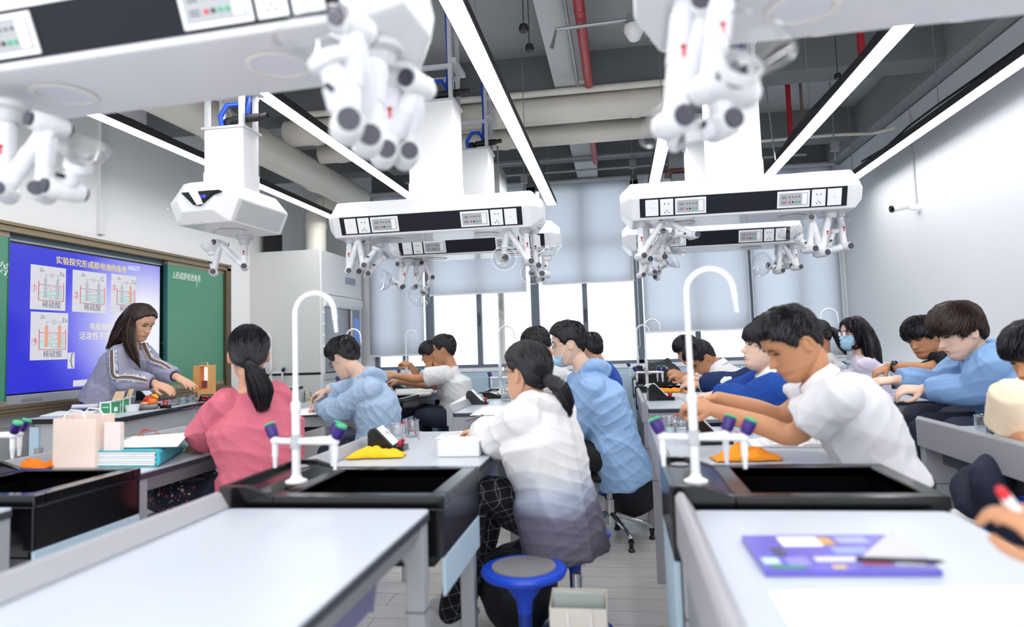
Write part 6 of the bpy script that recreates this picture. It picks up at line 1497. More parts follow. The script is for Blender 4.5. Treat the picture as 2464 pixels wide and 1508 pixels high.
person("woman teacher in embroidered lilac blouse bending over the demonstration desk, both hands spread", hY, (.96, -.12, -.44), P(335, 778, hY), j, blm, 'jeans',
       wrap(style='pulled', thick=.014, strands=1600, slen=.07, lift=.002, tie=(-.09, 0, .03), mat=M['hairb'], post=hp), 'light', 1.03, 'long', 1.6, .0045, female=True, seat=False, extra=teach_extra,
       hands={'wrN': dict(d=(.93, .05, -.35), n=(.2, -.35, .9), s=1, curl=.18, spread=.25), 'wrF': dict(d=(.85, -.1, -.4), n=(.3, -.2, .9), s=-1, curl=.15, spread=.3)}, foldamp=.006, legdir=(1, 0, 0))
# ================================================================ things on the tables
def slab_on(name, corners, th, m, label, cat, z=TT, group=None, bevel=0, rise=None):
    """thin sheet or block; corners are pixel points on the surface at height z"""
    pts = [Z(x, y, z) + Vector((0, 0, .001)) for x, y in corners]
    b = MB(); b.extr(pts, (0, 0, th)); return tag(b.build(name, m, bevel=bevel), label, cat, group)
def cloth_heap(px, py, wx, wy, h, m, label, seed=0, rot=0, z=TT):
    c = Z(px, py, z); rs = random.Random(seed); N, K = 26, 14; vs = []
    for i in range(N + 1):
        for k in range(K + 1):
            u, v = i / N * 2 - 1, k / K * 2 - 1
            e = 1 + .12 * noise.noise(Vector((u * 1.3 + seed, v * 1.3, 0)))
            x, y = u * wx * e, v * wy * (1 + .25 * noise.noise(Vector((u * 2, seed, 3))))
            f = max(0, 1 - abs(u) ** 3) * max(0, 1 - abs(v) ** 4)
            zz = h * f * (.45 + .9 * abs(noise.noise(Vector((u * 2.2 + seed * 3, v * 1.4, 5)))) + .35 * max(0, noise.noise(Vector((u * 1.1, v * .6, seed)))))
            a = math.radians(rot); vs.append((c.x + x * math.cos(a) - y * math.sin(a), c.y + x * math.sin(a) + y * math.cos(a), z + .004 + zz))
    b = MB(); b.add(vs, [(i * (K + 1) + k, (i + 1) * (K + 1) + k, (i + 1) * (K + 1) + k + 1, i * (K + 1) + k + 1) for i in range(N) for k in range(K)])
    o = b.build('cleaning_cloth', m, smooth=True, angle=80); s_ = o.modifiers.new('s', 'SOLIDIFY'); s_.thickness = .0035; s_.offset = -1
    return tag(o, label, 'cloth', 'folded cleaning cloths')
cloth_heap(905, 1100, .115, .05, .045, M['yellow'], 'yellow folded cloth beside the centre foreground sink', 1, 8)
cloth_heap(1795, 1106, .115, .05, .05, M['orange'], 'orange crumpled cloth in front of the polo shirt boy', 2, 5)
cloth_heap(60, 1128, .11, .035, .035, mat('deep_orange_cloth', 'f07f10', .9, bump=.4, bscale=150), 'deep orange cloth at the far left, behind the black sink', 3, 0)
cloth_heap(150, 1122, .06, .03, .05, mat('deep_orange_cloth', 'f07f10', .9), 'deep orange twisted cloth end lying in front of the paper bag', 4, 25)
cloth_heap(1614, 943, .14, .07, .04, M['orange'], 'orange cloth behind the black meter, right of the aisle', 5, -5)
cloth_heap(778, 967, .14, .07, .03, M['yellow'], 'yellow cloth near the hand of the boy in the pale blue jacket', 6, 5)

def meter(px, py, s, rot, label, z=TT, grp='black sloping meters on the tables'):
    c = Z(px, py, z) + Vector((0, 0, .001)); r = empty('bench_meter', c, label, 'meter', grp)
    a = math.radians(rot); X = Vector((math.cos(a), math.sin(a), 0)); Yv = Vector((-X.y, X.x, 0)); Zu = Vector((0, 0, 1))
    prof = [(-.07, 0), (-.07, .075), (-.062, .092), (-.045, .098), (-.035, .095), (.035, .022), (.08, .018), (.08, 0)]
    b = MB(); b.extr([c + X * (p[0] * s) + Zu * (p[1] * s) - Yv * (.05 * s) for p in prof], Yv * (.10 * s)); b.build('meter_body', M['black'], r, bevel=.003)
    n = Vector((.70, 0, .70)); A0 = c + X * (-.033 * s) + Zu * (.096 * s); A1 = c + X * (.036 * s) + Zu * (.024 * s); nn = (X * .72 + Zu * .69)
    b = MB(); b.extr([A0 - Yv * .046 * s, A1 - Yv * .046 * s, A1 + Yv * .046 * s, A0 + Yv * .046 * s], nn * .006); b.build('dial_face', mat('white_dial', 'eceef2', .25), r, bevel=.001)
    m_ = (A0 + A1) / 2 + nn * .007
    b = MB(); t = (A1 - A0).normalized()
    b.tube([m_ + t * .008 * s + Yv * (.03 * s * math.cos(x)) - t * (.024 * s * math.sin(x)) for x in [PI * (.15 + .7 * i / 10) for i in range(11)]], .0008, 4); b.build('dial_scale', M['dgrey'], r)
    b = MB(); b.tube([m_ + t * .012 * s, m_ + t * -.018 * s + Yv * .012 * s], .0007, 4); b.build('needle', M['redp'], r)
    for k, mt_ in ((-1, M['redp']), (0, M['black']), (1, M['redp'])):
        b = MB(); b.lathe([(.006 * s, 0), (.0065 * s, .012 * s), (.009 * s, .013 * s), (.009 * s, .022 * s), (.004 * s, .024 * s)], c + X * .06 * s + Yv * (.028 * s * k) + Zu * .018 * s, n=14); b.build('terminal', mt_, r, smooth=True, angle=30)
    return r
meter(932, 1083, 1.05, 5, 'black bench meter with sloping white dial beside the yellow cloth')
meter(1705, 1066, 1.15, 5, 'black bench meter behind the gooseneck tap of the polo shirt boy')
meter(1588, 962, 1.25, 5, 'black bench meter on the near edge of the orange cloth table')
meter(1148, 972, 1.1, 5, 'black bench meter on the table beyond the tie-dye hoodie girl')
meter(1548, 922, 1.2, 5, 'small black meter at the foot of the far sink tap, near the backpack')
meter(350, 962, 1.05, 5, "black meter with pale face on the teacher's desk behind the fruit", TD)
meter(2445, 1050, 1.2, 0, 'black box-shaped meter at the right edge table')

def beaker(c, rad, h, label, water=.5, group='glass beakers', rods=0, redclip=False):
    c = Vector(c); r = empty('beaker', c, label, 'beaker', group)
    b = MB(); b.lathe([(0, .001), (rad * .92, .001), (rad, .006), (rad, h - .004), (rad * 1.07, h), (rad * 1.04, h), (rad * .96, h - .005), (rad * .96, .008), (rad * .9, .004), (0, .004)], c, n=28, close=False); b.build('glass_wall', M['glass'], r, smooth=True)
    b = MB(); b.tube([c + Vector((math.cos(x), math.sin(x), 0)) * rad * 1.04 + Vector((0, 0, h)) for x in [2 * PI * i / 24 for i in range(24)]], .0014, 6, closed=True); b.build('rim', clear('bright_rim', 'ffffff', .8, .1), r, smooth=True)
    if water:
        b = MB(); b.lathe([(rad * .95, .008), (rad * .95, h * water)], c, n=24); b.build('liquid', clear('pale_liquid', 'fafcfd', .05), r, smooth=True, angle=30)
    for k in range(rods):
        b = MB(); b.tube([c + Vector((rad * (.5 * (k % 2 * 2 - 1)), rad * .2 * (k // 2), .01)), c + Vector((rad * (.5 * (k % 2 * 2 - 1)), rad * .2 * (k // 2), h * 1.15))], .005, 8); b.build('electrode', M['dgrey'], r)
    if redclip:
        b = MB(); e = c + Vector((rad * .8, 0, h)); b.obox(e, .012, .004, .005, X=(1, 0, .4)); b.tube([e, e + Vector((.03, -.01, .01)), e + Vector((.06, .0, -.04)), e + Vector((.09, .0, -h + .004))], .0014, 5); b.build('clip_lead', M['redp'], r, smooth=True)
    return r
def onT(px, py, z=TT): return Z(px, py, z) + Vector((0, 0, .001))
beaker(onT(955, 1062), .032, .085, 'glass beaker just right of the black meter on the hoodie girl table', .4, redclip=True)
beaker(onT(992, 1050), .036, .08, 'wide glass beaker behind the first one on the hoodie girl table', .45, rods=2)
beaker(onT(1612, 1045), .034, .085, 'glass beaker with red clips at the left rim of the polo shirt boy table', .4, redclip=True)
beaker(onT(1640, 1052), .032, .07, 'second glass beaker close to the gooseneck tap of the polo shirt boy', .5)
beaker(onT(2375, 1046), .042, .08, 'low glass beaker on the right edge table beside the black meter', .4)
beaker(onT(738, 968), .04, .085, 'glass beaker under the raised hand of the boy in the pale blue jacket', .4, rods=1)
beaker(onT(1568, 925), .045, .09, 'glass beaker on the far table in front of the backpack', .3)
beaker(onT(1218, 965), .04, .09, 'glass beaker beside the far meter, near the hoodie girl face', .4)
beaker(onT(275, 1072), .038, .07, 'glass beaker between the paper bag and the teal binder', .4)
b = MB(); a = onT(300, 1072); c = a + Vector((.16, .0, 0))
r = empty('plastic_tray', a, 'clear plastic tray holding a small copper part behind the teal binder', 'tray')
b.box(a.x, a.y - .05, a.z, a.x + .2, a.y + .07, a.z + .004).box(a.x, a.y - .05, a.z, a.x + .003, a.y + .07, a.z + .05).box(a.x + .197, a.y - .05, a.z, a.x + .2, a.y + .07, a.z + .05).box(a.x, a.y + .067, a.z, a.x + .2, a.y + .07, a.z + .05); b.build('tray_shell', M['glass'], r)
b = MB(); b.box(a.x + .07, a.y, a.z + .005, a.x + .1, a.y + .01, a.z + .055); b.build('copper_plate', mat('copper', 'c98a5e', .35, metal=.6), r)
b = MB(); b.tube([(a.x + .085, a.y, a.z + .06), (a.x + .11, a.y, a.z + .075), (a.x + .16, a.y + .01, a.z + .07), (a.x + .22, a.y + .02, a.z + .03), (a.x + .26, a.y, a.z + .01)], .0018, 6); b.obox((a.x + .11, a.y, a.z + .075), .014, .004, .004); b.build('red_lead', M['redp'], r, smooth=True)

# paper bag
a = onT(126, 1126); c = onT(225, 1126); r = empty('paper_bag', a, 'pale peach translucent gift bag with white rope handles at the left table', 'bag')
w_ = c.x - a.x; d_ = .085; h_ = .20; y_ = a.y
pg = mat('peach_paper', 'f2dccf', .6, noise_amt=.05, nscale=6)
b = MB(); vs = [(a.x, y_, TT + .001), (a.x + w_, y_, TT + .001), (a.x + w_ + .02, y_ + d_, TT + .001), (a.x + .02, y_ + d_, TT + .001)]; tp = [(v[0] + .003 * (i % 2), v[1], TT + h_ + (.012 if i > 1 else 0)) for i, v in enumerate(vs)]
b.add(vs + tp, [(0, 3, 2, 1), (0, 1, 5, 4), (1, 2, 6, 5), (2, 3, 7, 6), (3, 0, 4, 7)]); o = b.build('bag_body', pg, r); s_ = o.modifiers.new('s', 'SOLIDIFY'); s_.thickness = .0015
for yy in (y_ + .004, y_ + d_ - .004):
    xx = a.x + (.0 if yy < y_ + .02 else .02)
    b = MB(); b.tube([(xx + w_ * .25, yy, TT + h_ - .02), (xx + w_ * .25, yy, TT + h_ + .01), (xx + w_ * .35, yy + .01, TT + h_ + .035), (xx + w_ * .6, yy + .01, TT + h_ + .03), (xx + w_ * .75, yy, TT + h_ + .005), (xx + w_ * .75, yy, TT + h_ - .02)], .003, 8); b.build('bag_handle', M['paper'], r, smooth=True)
b = MB(); b.box(a.x + w_ + .025, y_ + .02, TT + .001, a.x + w_ + .03 + .07, y_ + .04, TT + .18); tag(b.build('paper_card', mat('blush_card', 'f4e3dd', .6)), 'pale blush card box standing right behind the peach gift bag', 'card')
# teal binder with papers
a, c = onT(232, 1124), onT(375, 1124); r = empty('ring_binder', a, 'thick teal document binder full of paper at the left table', 'binder')
L_ = onT(440, 1084) - onT(375, 1124); wv = Vector((c.x - a.x, c.y - a.y, 0)); teal = mat('teal_plastic', '35b5c4', .35)
b = MB(); b.extr([a, a + wv, a + wv + L_, a + L_], (0, 0, .004)); up_ = Vector((0, 0, .062))
b.extr([a + up_, a + wv + up_, a + wv + L_ + up_, a + L_ + up_], (0, 0, .004)); b.build('binder_cover', teal, r, bevel=.002)
P_ = [a + wv, a + wv + Vector((.016, 0, .01)), a + wv + Vector((.02, 0, .033)), a + wv + Vector((.016, 0, .056)), a + wv + Vector((0, 0, .066))]
b = MB(); b.extr(P_, L_); b.build('binder_spine', teal, r, bevel=.002)
for k in range(6):
    z_ = .006 + k * .0092; q = a + Vector((.004 * (k % 2), .004, z_)); b = MB(); b.extr([q, q + wv * .97, q + wv * .97 + L_ * .97, q + L_ * .97], (0, 0, .0078)); b.build('paper_stack', mat('paper_%d' % (k % 2), ['f0f0ee', 'dfe3e6'][k % 2], .8), r)
q = a + Vector((.0, .05, .069)); tag((lambda b: b.build('paper_sheet', M['paper']))(MB().extr([q, q + wv * 1.0 + Vector((.06, 0, .004)), q + wv + L_ * .75 + Vector((.03, 0, .02)), q + L_ * .8], (0, 0, .002))), 'white sheet lying on top of the teal binder', 'paper')
a = onT(440, 1062); r = empty('blue_folder', a, 'light blue folder with printed sheet under the pink girl hand', 'folder')
b = MB(); b.extr([a, a + Vector((.14, .02, 0)), a + Vector((.16, .28, .002)), a + Vector((.02, .26, .002))], (0, 0, .006)); b.build('folder_cover', mat('sky_blue_plastic', '6fb3e0', .35), r, bevel=.001)
b = MB(); b.extr([a + Vector((.01, .02, .0068)), a + Vector((.12, .03, .0068)), a + Vector((.14, .24, .0068)), a + Vector((.03, .24, .0068))], (0, 0, .001)); b.build('folder_sheet', M['paper'], r)
a = P(497, 1030, 3.18); r = empty('black_pen', a, 'black pen held upright in the pink-shirted girl hand', 'pen'); c = P(484, 1002, 3.1)
b = MB(); b.tube([a, a * .3 + c * .7, c], [.004, .0055, .005], 10); b.build('pen_barrel', M['black'], r, smooth=True)
b = MB(); b.tube([a + (a - c) * .08, a], [.001, .004], 10); b.build('pen_tip', M['chrome'], r, smooth=True)

# hoodie girl table
a, c = onT(1053, 1100), onT(1152, 1100); r = empty('carton', a, 'small plain white carton on the hoodie girl table', 'box')
b = MB(); b.box(a.x, a.y, a.z, c.x, a.y + .13, a.z + .062); b.build('carton_body', mat('off_white_card', 'e9e8e8', .5), r, bevel=.004)
b = MB(); b.box(a.x - .001, a.y - .001, a.z + .058, c.x + .001, a.y + .131, a.z + .064); b.build('carton_lid', M['paper'], r, bevel=.003)
def open_book(px, py, w_, d_, label, rot=0, z=TT, group='open books on the tables'):
    c = onT(px, py, z); r = empty('open_book', c, label, 'book', group); a = math.radians(rot); X = Vector((math.cos(a), math.sin(a), 0)); Yv = Vector((-X.y, X.x, 0)); Zu = Vector((0, 0, 1))
    for s_ in (-1, 1):
        vs = []; N = 10
        for i in range(N + 1):
            t = i / N; hh = .014 * math.sin(PI * (t ** .6)) * (1 - .4 * t) + .002
            for y_ in (-d_ / 2, d_ / 2):
                vs.append(c + X * (s_ * w_ / 2 * t) + Yv * y_ + Zu * (hh + .002))
            for y_ in (-d_ / 2, d_ / 2): vs.append(c + X * (s_ * w_ / 2 * t) + Yv * y_ + Zu * .0005)
        f = []
        for i in range(N):
            o = i * 4; f += [(o, o + 4, o + 5, o + 1), (o + 2, o + 3, o + 7, o + 6), (o, o + 2, o + 6, o + 4), (o + 1, o + 5, o + 7, o + 3)]
        f += [(0, 1, 3, 2), (N * 4, N * 4 + 2, N * 4 + 3, N * 4 + 1)]
        b = MB(); b.add(vs, f); pgq = b.build('page_block', M['paper'], r, smooth=True, angle=40)
        b = MB()
        for k in range(9):
            y_ = d_ * (-.38 + .085 * k); x0_, x1_ = s_ * w_ * .09, s_ * w_ * (.42 - .05 * (k % 3 == 2))
            for i in range(4):
                xa = x0_ + (x1_ - x0_) * i / 4; xb = x0_ + (x1_ - x0_) * (i + .8) / 4; t = abs((xa + xb) / 2) / (w_ / 2); hh = .014 * math.sin(PI * (t ** .6)) * (1 - .4 * t) + .0048
                b.obox(c + X * (xa + xb) / 2 + Yv * y_ + Zu * hh, abs(xb - xa) / 2, .0012, .0003, X=X, Y=Yv)
        b.build('print_lines', M['paperg'], r)
    return r
open_book(1118, 1050, .26, .18, 'open book behind the white carton on the hoodie girl table', 5)
open_book(1915, 1068, .36, .2, 'open exercise book under the elbow of the polo shirt boy', -4)
open_book(2255, 952, .30, .2, 'open book in front of the steel blue jacket boy on the right table', 5)
open_book(1215, 938, .3, .2, 'open magazine on the far table just left of the hoodie girl hair', 10)
open_book(1620, 921, .34, .2, 'thick open book on the far table below the bending boy', 5)
open_book(760, 985, .3, .2, 'open worksheet booklet under the forearm of the pale blue jacket boy', 12)
slab_on('paper_sheet', [(1130, 1000), (1245, 998), (1240, 975), (1165, 978)], .002, M['paper'], 'white sheet overhanging the near edge of the table with the far meter', 'paper')
slab_on('paper_sheet', [(1090, 990), (1130, 970), (1128, 950), (1085, 975)], .012, M['paper'], 'white booklet lying left of the far meter', 'paper', bevel=.002)
slab_on('newspaper', [(955, 948), (1035, 950), (1040, 935), (950, 935)], .012, mat('newsprint', 'e6e6e2', .8), 'folded newspaper under the resting arm at the far left table', 'newspaper', bevel=.003)
slab_on('tissue_paper', [(1000, 955), (1035, 952), (1050, 940), (1010, 942)], .02, M['paper'], 'crumpled white paper at the near corner of the far left table', 'paper', bevel=.004)
slab_on('paper_sheet', [(720, 1000), (800, 996), (790, 975), (730, 978)], .002, M['paper'], 'white worksheet on the near corner of the pale blue jacket boy table', 'paper')
slab_on('paper_sheet', [(1650, 1010), (1760, 1010), (1755, 996), (1660, 996)], .003, M['paper'], 'white sheet behind the black meter on the polo shirt boy table', 'paper')
slab_on('notebook', [(1180, 946), (1215, 946), (1215, 936), (1182, 936)], .02, mat('teal_grey_cover', '7d9a9c', .5), 'closed grey-green notebook beside the far table meter', 'notebook', bevel=.002)
b = MB(); c = onT(1125, 1028); b.obox(c + Vector((.03, .05, .045)), .05, .014, .006, X=(1, .4, .25)); tag(b.build('hand_tool', mat('grey_tool', '7f8488', .35, metal=.5), bevel=.003), 'small grey tool in the hoodie girl hand above the table', 'tool')
# loose leads
def lead(name, pts, m, label, r_=.0016):
    b = MB(); A_, R_ = smooth_path(pts, [r_] * len(pts), 5); b.tube(A_, R_, 6); return tag(b.build(name, m, smooth=True), label, 'wire', 'experiment wires')
lead('clip_wire', [onT(958, 1078) + Vector((0, 0, .03)), onT(985, 1080), onT(1020, 1085), onT(1045, 1068), onT(1040, 1045), onT(1010, 1038)], mat('pale_wire', 'd8c8d0', .5), 'thin pale looping wire on the hoodie girl table')
lead('clip_wire', [onT(1610, 962) + Vector((0, 0, .03)), onT(1635, 958), onT(1650, 968), onT(1660, 958)], M['redp'], 'red clip wire right of the black meter on the orange cloth table')
lead('clip_wire', [onT(2100, 928) + Vector((0, 0, .05)), onT(2112, 938) + Vector((0, 0, .02)), onT(2125, 945), onT(2170, 946), onT(2200, 950)], M['redp'], 'red clip wire falling from the joined hands at the right table')
lead('clip_wire', [onT(2105, 930) + Vector((0, 0, .05)), onT(2120, 944), onT(2150, 952), onT(2190, 948)], M['purple'], 'purple clip wire next to the red one at the right table')
lead('clip_wire', [onT(1755, 1045) + Vector((0, 0, .03)), onT(1775, 1040), onT(1790, 1035)], M['redp'], 'short red wire at the polo shirt boy meter')
r = empty('clip_block', onT(2118, 948), 'small black terminal block with red clips at the right table', 'terminal block'); c = onT(2118, 948)
b = MB(); b.box(c.x - .03, c.y - .02, c.z, c.x + .03, c.y + .02, c.z + .02); b.build('block_body', M['black'], r, bevel=.003)
for k in (-1, 1): b = MB(); b.tube([(c.x + .012 * k, c.y, c.z + .021), (c.x + .012 * k - .02, c.y, c.z + .05)], [.006, .004], 8); b.build('clip', M['redp'], r, smooth=True)

# backpack and bottle on the far table
c = onT(1590, 920); c = Vector((P(1592, 880, 6.85).x, 6.85, TT + .001)); r = empty('backpack', c, 'black backpack lying on the far table beside the window', 'backpack')
b = MB(); b.ball(c + Vector((-.02, 0, .115)), .17, .12, .125, 24, 16); b.ball(c + Vector((.06, .0, .10)), .14, .11, .11, 20, 12); b.ball(c + Vector((.06, .02, .20)), .035, .03, .07, 12, 8); b.ball(c + Vector((-.16, .0, .06)), .06, .06, .06, 12, 8)
b.v = [(v[0], v[1], max(v[2], c.z + .001)) for v in b.v]
fuse(b, 'bag_body', mat('black_nylon', '1b1c22', .55), r, .009, 3, disp=folds(.008, 22, 3))
b = MB(); b.tube([c + Vector((-.12, -.10, .12)), c + Vector((-.05, -.13, .17)), c + Vector((.04, -.13, .175)), c + Vector((.12, -.09, .13))], .005, 8); b.build('zip', M['chrome'], r, smooth=True)
c = Vector((P(1539, 900, 6.6).x, 6.6, TT + .001)); r = empty('drink_bottle', c, 'black cylindrical bottle standing left of the backpack', 'bottle')
b = MB(); b.lathe([(.034, 0), (.036, .01), (.036, .17), (.033, .18)], c, n=24); b.build('bottle_body', M['black'], r, smooth=True, angle=30)
b = MB(); b.lathe([(.030, .181), (.033, .185), (.033, .205), (.02, .212)], c, n=24); b.build('bottle_cap', M['blackm'], r, smooth=True, angle=30)

# magazine and papers in the right foreground
z_ = TT
mg = [(1842, 1390), (2272, 1390), (2240, 1348), (2135, 1298), (1782, 1302)]
a, bq, c, d = onT(1842, 1388), onT(2270, 1388), onT(2140, 1300), onT(1785, 1302)
r = empty('magazine', a, 'purple magazine with colourful cover lying on the right foreground table', 'magazine')
b = MB(); b.extr([a, bq, c, d], (0, 0, .012)); b.build('magazine_cover', mat('purple_cover', '6a62c4', .3, noise_amt=.25, nscale=14), r, bevel=.001)
def mq(u0, v0, u1, v1, m, nm='cover_print', h=.0125):
    def q(u, v): return a * ((1 - u) * (1 - v)) + bq * (u * (1 - v)) + c * (u * v) + d * ((1 - u) * v) + Vector((0, 0, h))
    b = MB(); b.extr([q(u0, v0), q(u1, v0), q(u1, v1), q(u0, v1)], (0, 0, .0005)); b.build(nm, m, r)
for args in ((.22, .62, .48, .92, 'f0ecf4'), (.48, .66, .57, .9, 'c79a5a'), (.12, .35, .2, .6, '4a4870'), (.05, .02, .25, .1, '2f8f6c'), (.02, .14, .12, .3, 'bfe0c8'), (.34, .2, .6, .32, 'd9d6f0'), (.6, .12, .76, .26, 'c23a66'), (.78, .1, .95, .28, 'dfe0f2'), (.16, .1, .3, .32, '8d86dc'), (.5, .4, .72, .6, '8f9be0'), (.4, .02, .48, .1, 'd7c07a'), (.6, .7, .8, .92, '9ea4d8')):
    mq(*args[:4], mat('print_' + args[4], args[4], .4))
a2, b2, c2, d2 = onT(2075, 1350, TT + .013), onT(2235, 1352, TT + .013), onT(2150, 1298, TT + .013), onT(2105, 1330, TT + .013)
r = empty('grey_booklet', a2, 'grey booklet with curled cover on top of the purple magazine', 'booklet')
b = MB(); b.extr([a2, b2, c2 + Vector((0, 0, .012)), d2 + Vector((0, 0, .006))], (0, 0, .008)); b.build('booklet_cover', mat('grey_cover', 'b9b8c4', .35), r, bevel=.001)
a3, c3 = onT(2060, 1346, TT + .022), onT(2275, 1353, TT + .022)
tag((lambda b: b.build('black_pencil', M['black'], smooth=True))(MB().tube([a3, a3 * .1 + c3 * .9, c3], [.0045, .0045, .001], 8)), 'black pencil lying across the booklet on the purple magazine', 'pencil')
slab_on('paper_sheet', [(1900, 1508), (2464, 1508), (2464, 1415), (1850, 1428)], .002, M['paper'], 'large white sheet at the bottom edge of the right foreground table', 'paper')

# ---------------------------------------------------------------- under and beside the tables
def soft_bag(c, sx, sy, sz, m, name, label, cat, seed=1, strap=None):
    c = Vector(c); r = empty(name, c, label, cat); b = MB(); b.ball(c + Vector((0, 0, sz * .5)), sx, sy, sz * .52, 22, 14); b.ball(c + Vector((sx * .2, 0, sz * .72)), sx * .65, sy * .8, sz * .34, 18, 10)
    b.v = [(v[0], v[1], max(v[2], c.z + .001)) for v in b.v]; fuse(b, 'bag_body', m, r, .008, 3, disp=folds(.008, 22, seed))
    b = MB(); A_, R_ = smooth_path([c + Vector((-sx * .6, -sy * .6, sz * .85)), c + Vector((-sx * .2, -sy * 1.1, sz * 1.05)), c + Vector((sx * .5, -sy * 1.1, sz * .95)), c + Vector((sx * .8, -sy * .4, sz * .8))], [.028, .036, .036, .025], 5); b.tube(A_, R_, 12, flat=.45); b.build('strap', strap or m, r, smooth=True)
    return r
fl_ = bpy.data.materials.new('floral_navy_print'); fl_.use_nodes = True; nt = fl_.node_tree; bs = nt.nodes['Principled BSDF']; bs.inputs['Roughness'].default_value = .8
tc = nt.nodes.new('ShaderNodeTexCoord'); vo = nt.nodes.new('ShaderNodeTexVoronoi'); vo.inputs['Scale'].default_value = 120; sp = nt.nodes.new('ShaderNodeSeparateColor'); cr = nt.nodes.new('ShaderNodeValToRGB'); cr.color_ramp.interpolation = 'CONSTANT'
e_ = cr.color_ramp.elements; e_[0].color = lin('15182c'); e_[1].position = .74; e_[1].color = lin('a83246')
for p_, c_ in ((.81, '15182c'), (.88, '3a5570'), (.93, 'c0a888'), (.96, '241c3c')): q_ = e_.new(p_); q_.color = lin(c_)
nt.links.new(tc.outputs['Object'], vo.inputs['Vector']); nt.links.new(vo.outputs['Color'], sp.inputs[0]); nt.links.new(sp.outputs[0], cr.inputs[0]); nt.links.new(cr.outputs[0], bs.inputs['Base Color'])
c = P(440, 1232, 2.95); r = soft_bag((c.x, c.y, c.z), .19, .15, .20, fl_, 'patterned_bag', 'navy bag with small red floral print under the pink-shirted girl table', 'bag', 2, mat('black_nylon', '1b1c22', .55))
c = (r.location.x, r.location.y)
r2 = empty('round_stool', (c[0], c[1], 0), 'low round stool that carries the floral bag under the left table', 'stool', 'blue round stools'); zt_ = r.location.z
b = MB(); b.lathe([(.15, zt_ - .03), (.155, zt_ - .015), (.15, zt_ - .001), (0, zt_ - .001)], (c[0], c[1], 0), n=30); b.build('seat', M['stoolb'], r2, smooth=True)
b = MB(); b.tube([(c[0], c[1], .03), (c[0], c[1], zt_ - .03)], .024, 16); b.build('post', M['stoolp'], r2); b = MB(); b.lathe([(.15, 0), (.15, .012), (.03, .04)], (c[0], c[1], 0), n=30); b.build('stool_base', M['stoolp'], r2, smooth=True)
c = Z(1235, 1560, 0); soft_bag((c.x, c.y + .18, 0), .17, .16, .36, mat('black_nylon', '1b1c22', .55), 'school_bag', 'black school bag on the floor behind the empty blue stool', 'bag', 5)
c = P(1485, 1150, 4.6); soft_bag((c.x + .08, 4.62, .06), .17, .14, .34, mat('black_nylon', '1b1c22', .55), 'school_bag', 'black bag hanging low behind the seat of the tall masked boy', 'bag', 7)
# paper tote on the floor
a, c = P(1325, 1450, 2.1), P(1460, 1450, 2.1); r = empty('paper_tote', (a.x, 2.1, 0), 'cream paper carrier bag with folders inside, on the floor by the aisle', 'bag')
cm = mat('cream_paper', 'ddd6cc', .6); h_ = a.z
vs = [(a.x, 2.05, .001), (c.x, 2.05, .001), (c.x, 2.17, .001), (a.x, 2.17, .001)]; tp = [(v[0], v[1] + (.01 if i < 2 else 0), h_ + (0 if i < 2 else .02)) for i, v in enumerate(vs)]
b = MB(); b.add(vs + tp, [(0, 3, 2, 1), (0, 1, 5, 4), (1, 2, 6, 5), (2, 3, 7, 6), (3, 0, 4, 7)]); o = b.build('bag_body', cm, r); s_ = o.modifiers.new('s', 'SOLIDIFY'); s_.thickness = .002
w_ = c.x - a.x
for k in range(2):
    b = MB(); yy = 2.052; b.tube([(a.x + w_ * (.32 + .4 * k), yy, h_ - .01), (a.x + w_ * (.32 + .4 * k) + .004, yy - .004, h_ - .07)], .003, 8); b.build('bag_handle', M['paper'], r)
b = MB(); b.box(a.x + .01, 2.10, .03, c.x - .01, 2.115, h_ + .03); b.build('folder_insert', mat('grey_green_folder', 'a9b3ae', .5), r)
b = MB(); b.box(a.x + .015, 2.12, .03, c.x - .02, 2.135, h_ + .012); b.build('folder_insert', M['paper'], r)
x_ = P(1500, 1480, 2.6); star_chair(x_.x - .16, 2.55, -12, 'chrome star-base chair whose foot shows beside the cream carrier bag', seat=False)
# carton on the right counter
c = Z(2190, 866, .932); r = empty('cardboard_carton', c, 'white printed carton with brown top on the right wall counter', 'box'); x_ = min(c.x, 2.34)
a = WX(2164, 866, 2.25)
b = MB(); yy = Z(2164, 866, .932).y; x0_ = Z(2164, 866, .932).x; r.location = (x0_ + .07, yy + .1, .932)
b.box(x0_, yy, .932, x0_ + .17, yy + .22, 1.03); b.build('carton_body', mat('pale_print_card', 'e8eef6', .5), r, bevel=.003)
b = MB(); b.box(x0_ - .002, yy - .002, 1.031, x0_ + .172, yy + .222, 1.065); b.build('carton_lid', mat('brown_lid', '6e5138', .5), r, bevel=.003)
b = MB()
for k in range(3): b.box(x0_ + .02 + .05 * k, yy - .001, .96, x0_ + .05 + .05 * k, yy + .001, .965).box(x0_ + .02 + .05 * k, yy - .001, 1.0, x0_ + .045 + .05 * k, yy + .001, 1.004)
b.build('carton_print', mat('blue_print', '7d9bd0', .5), r)

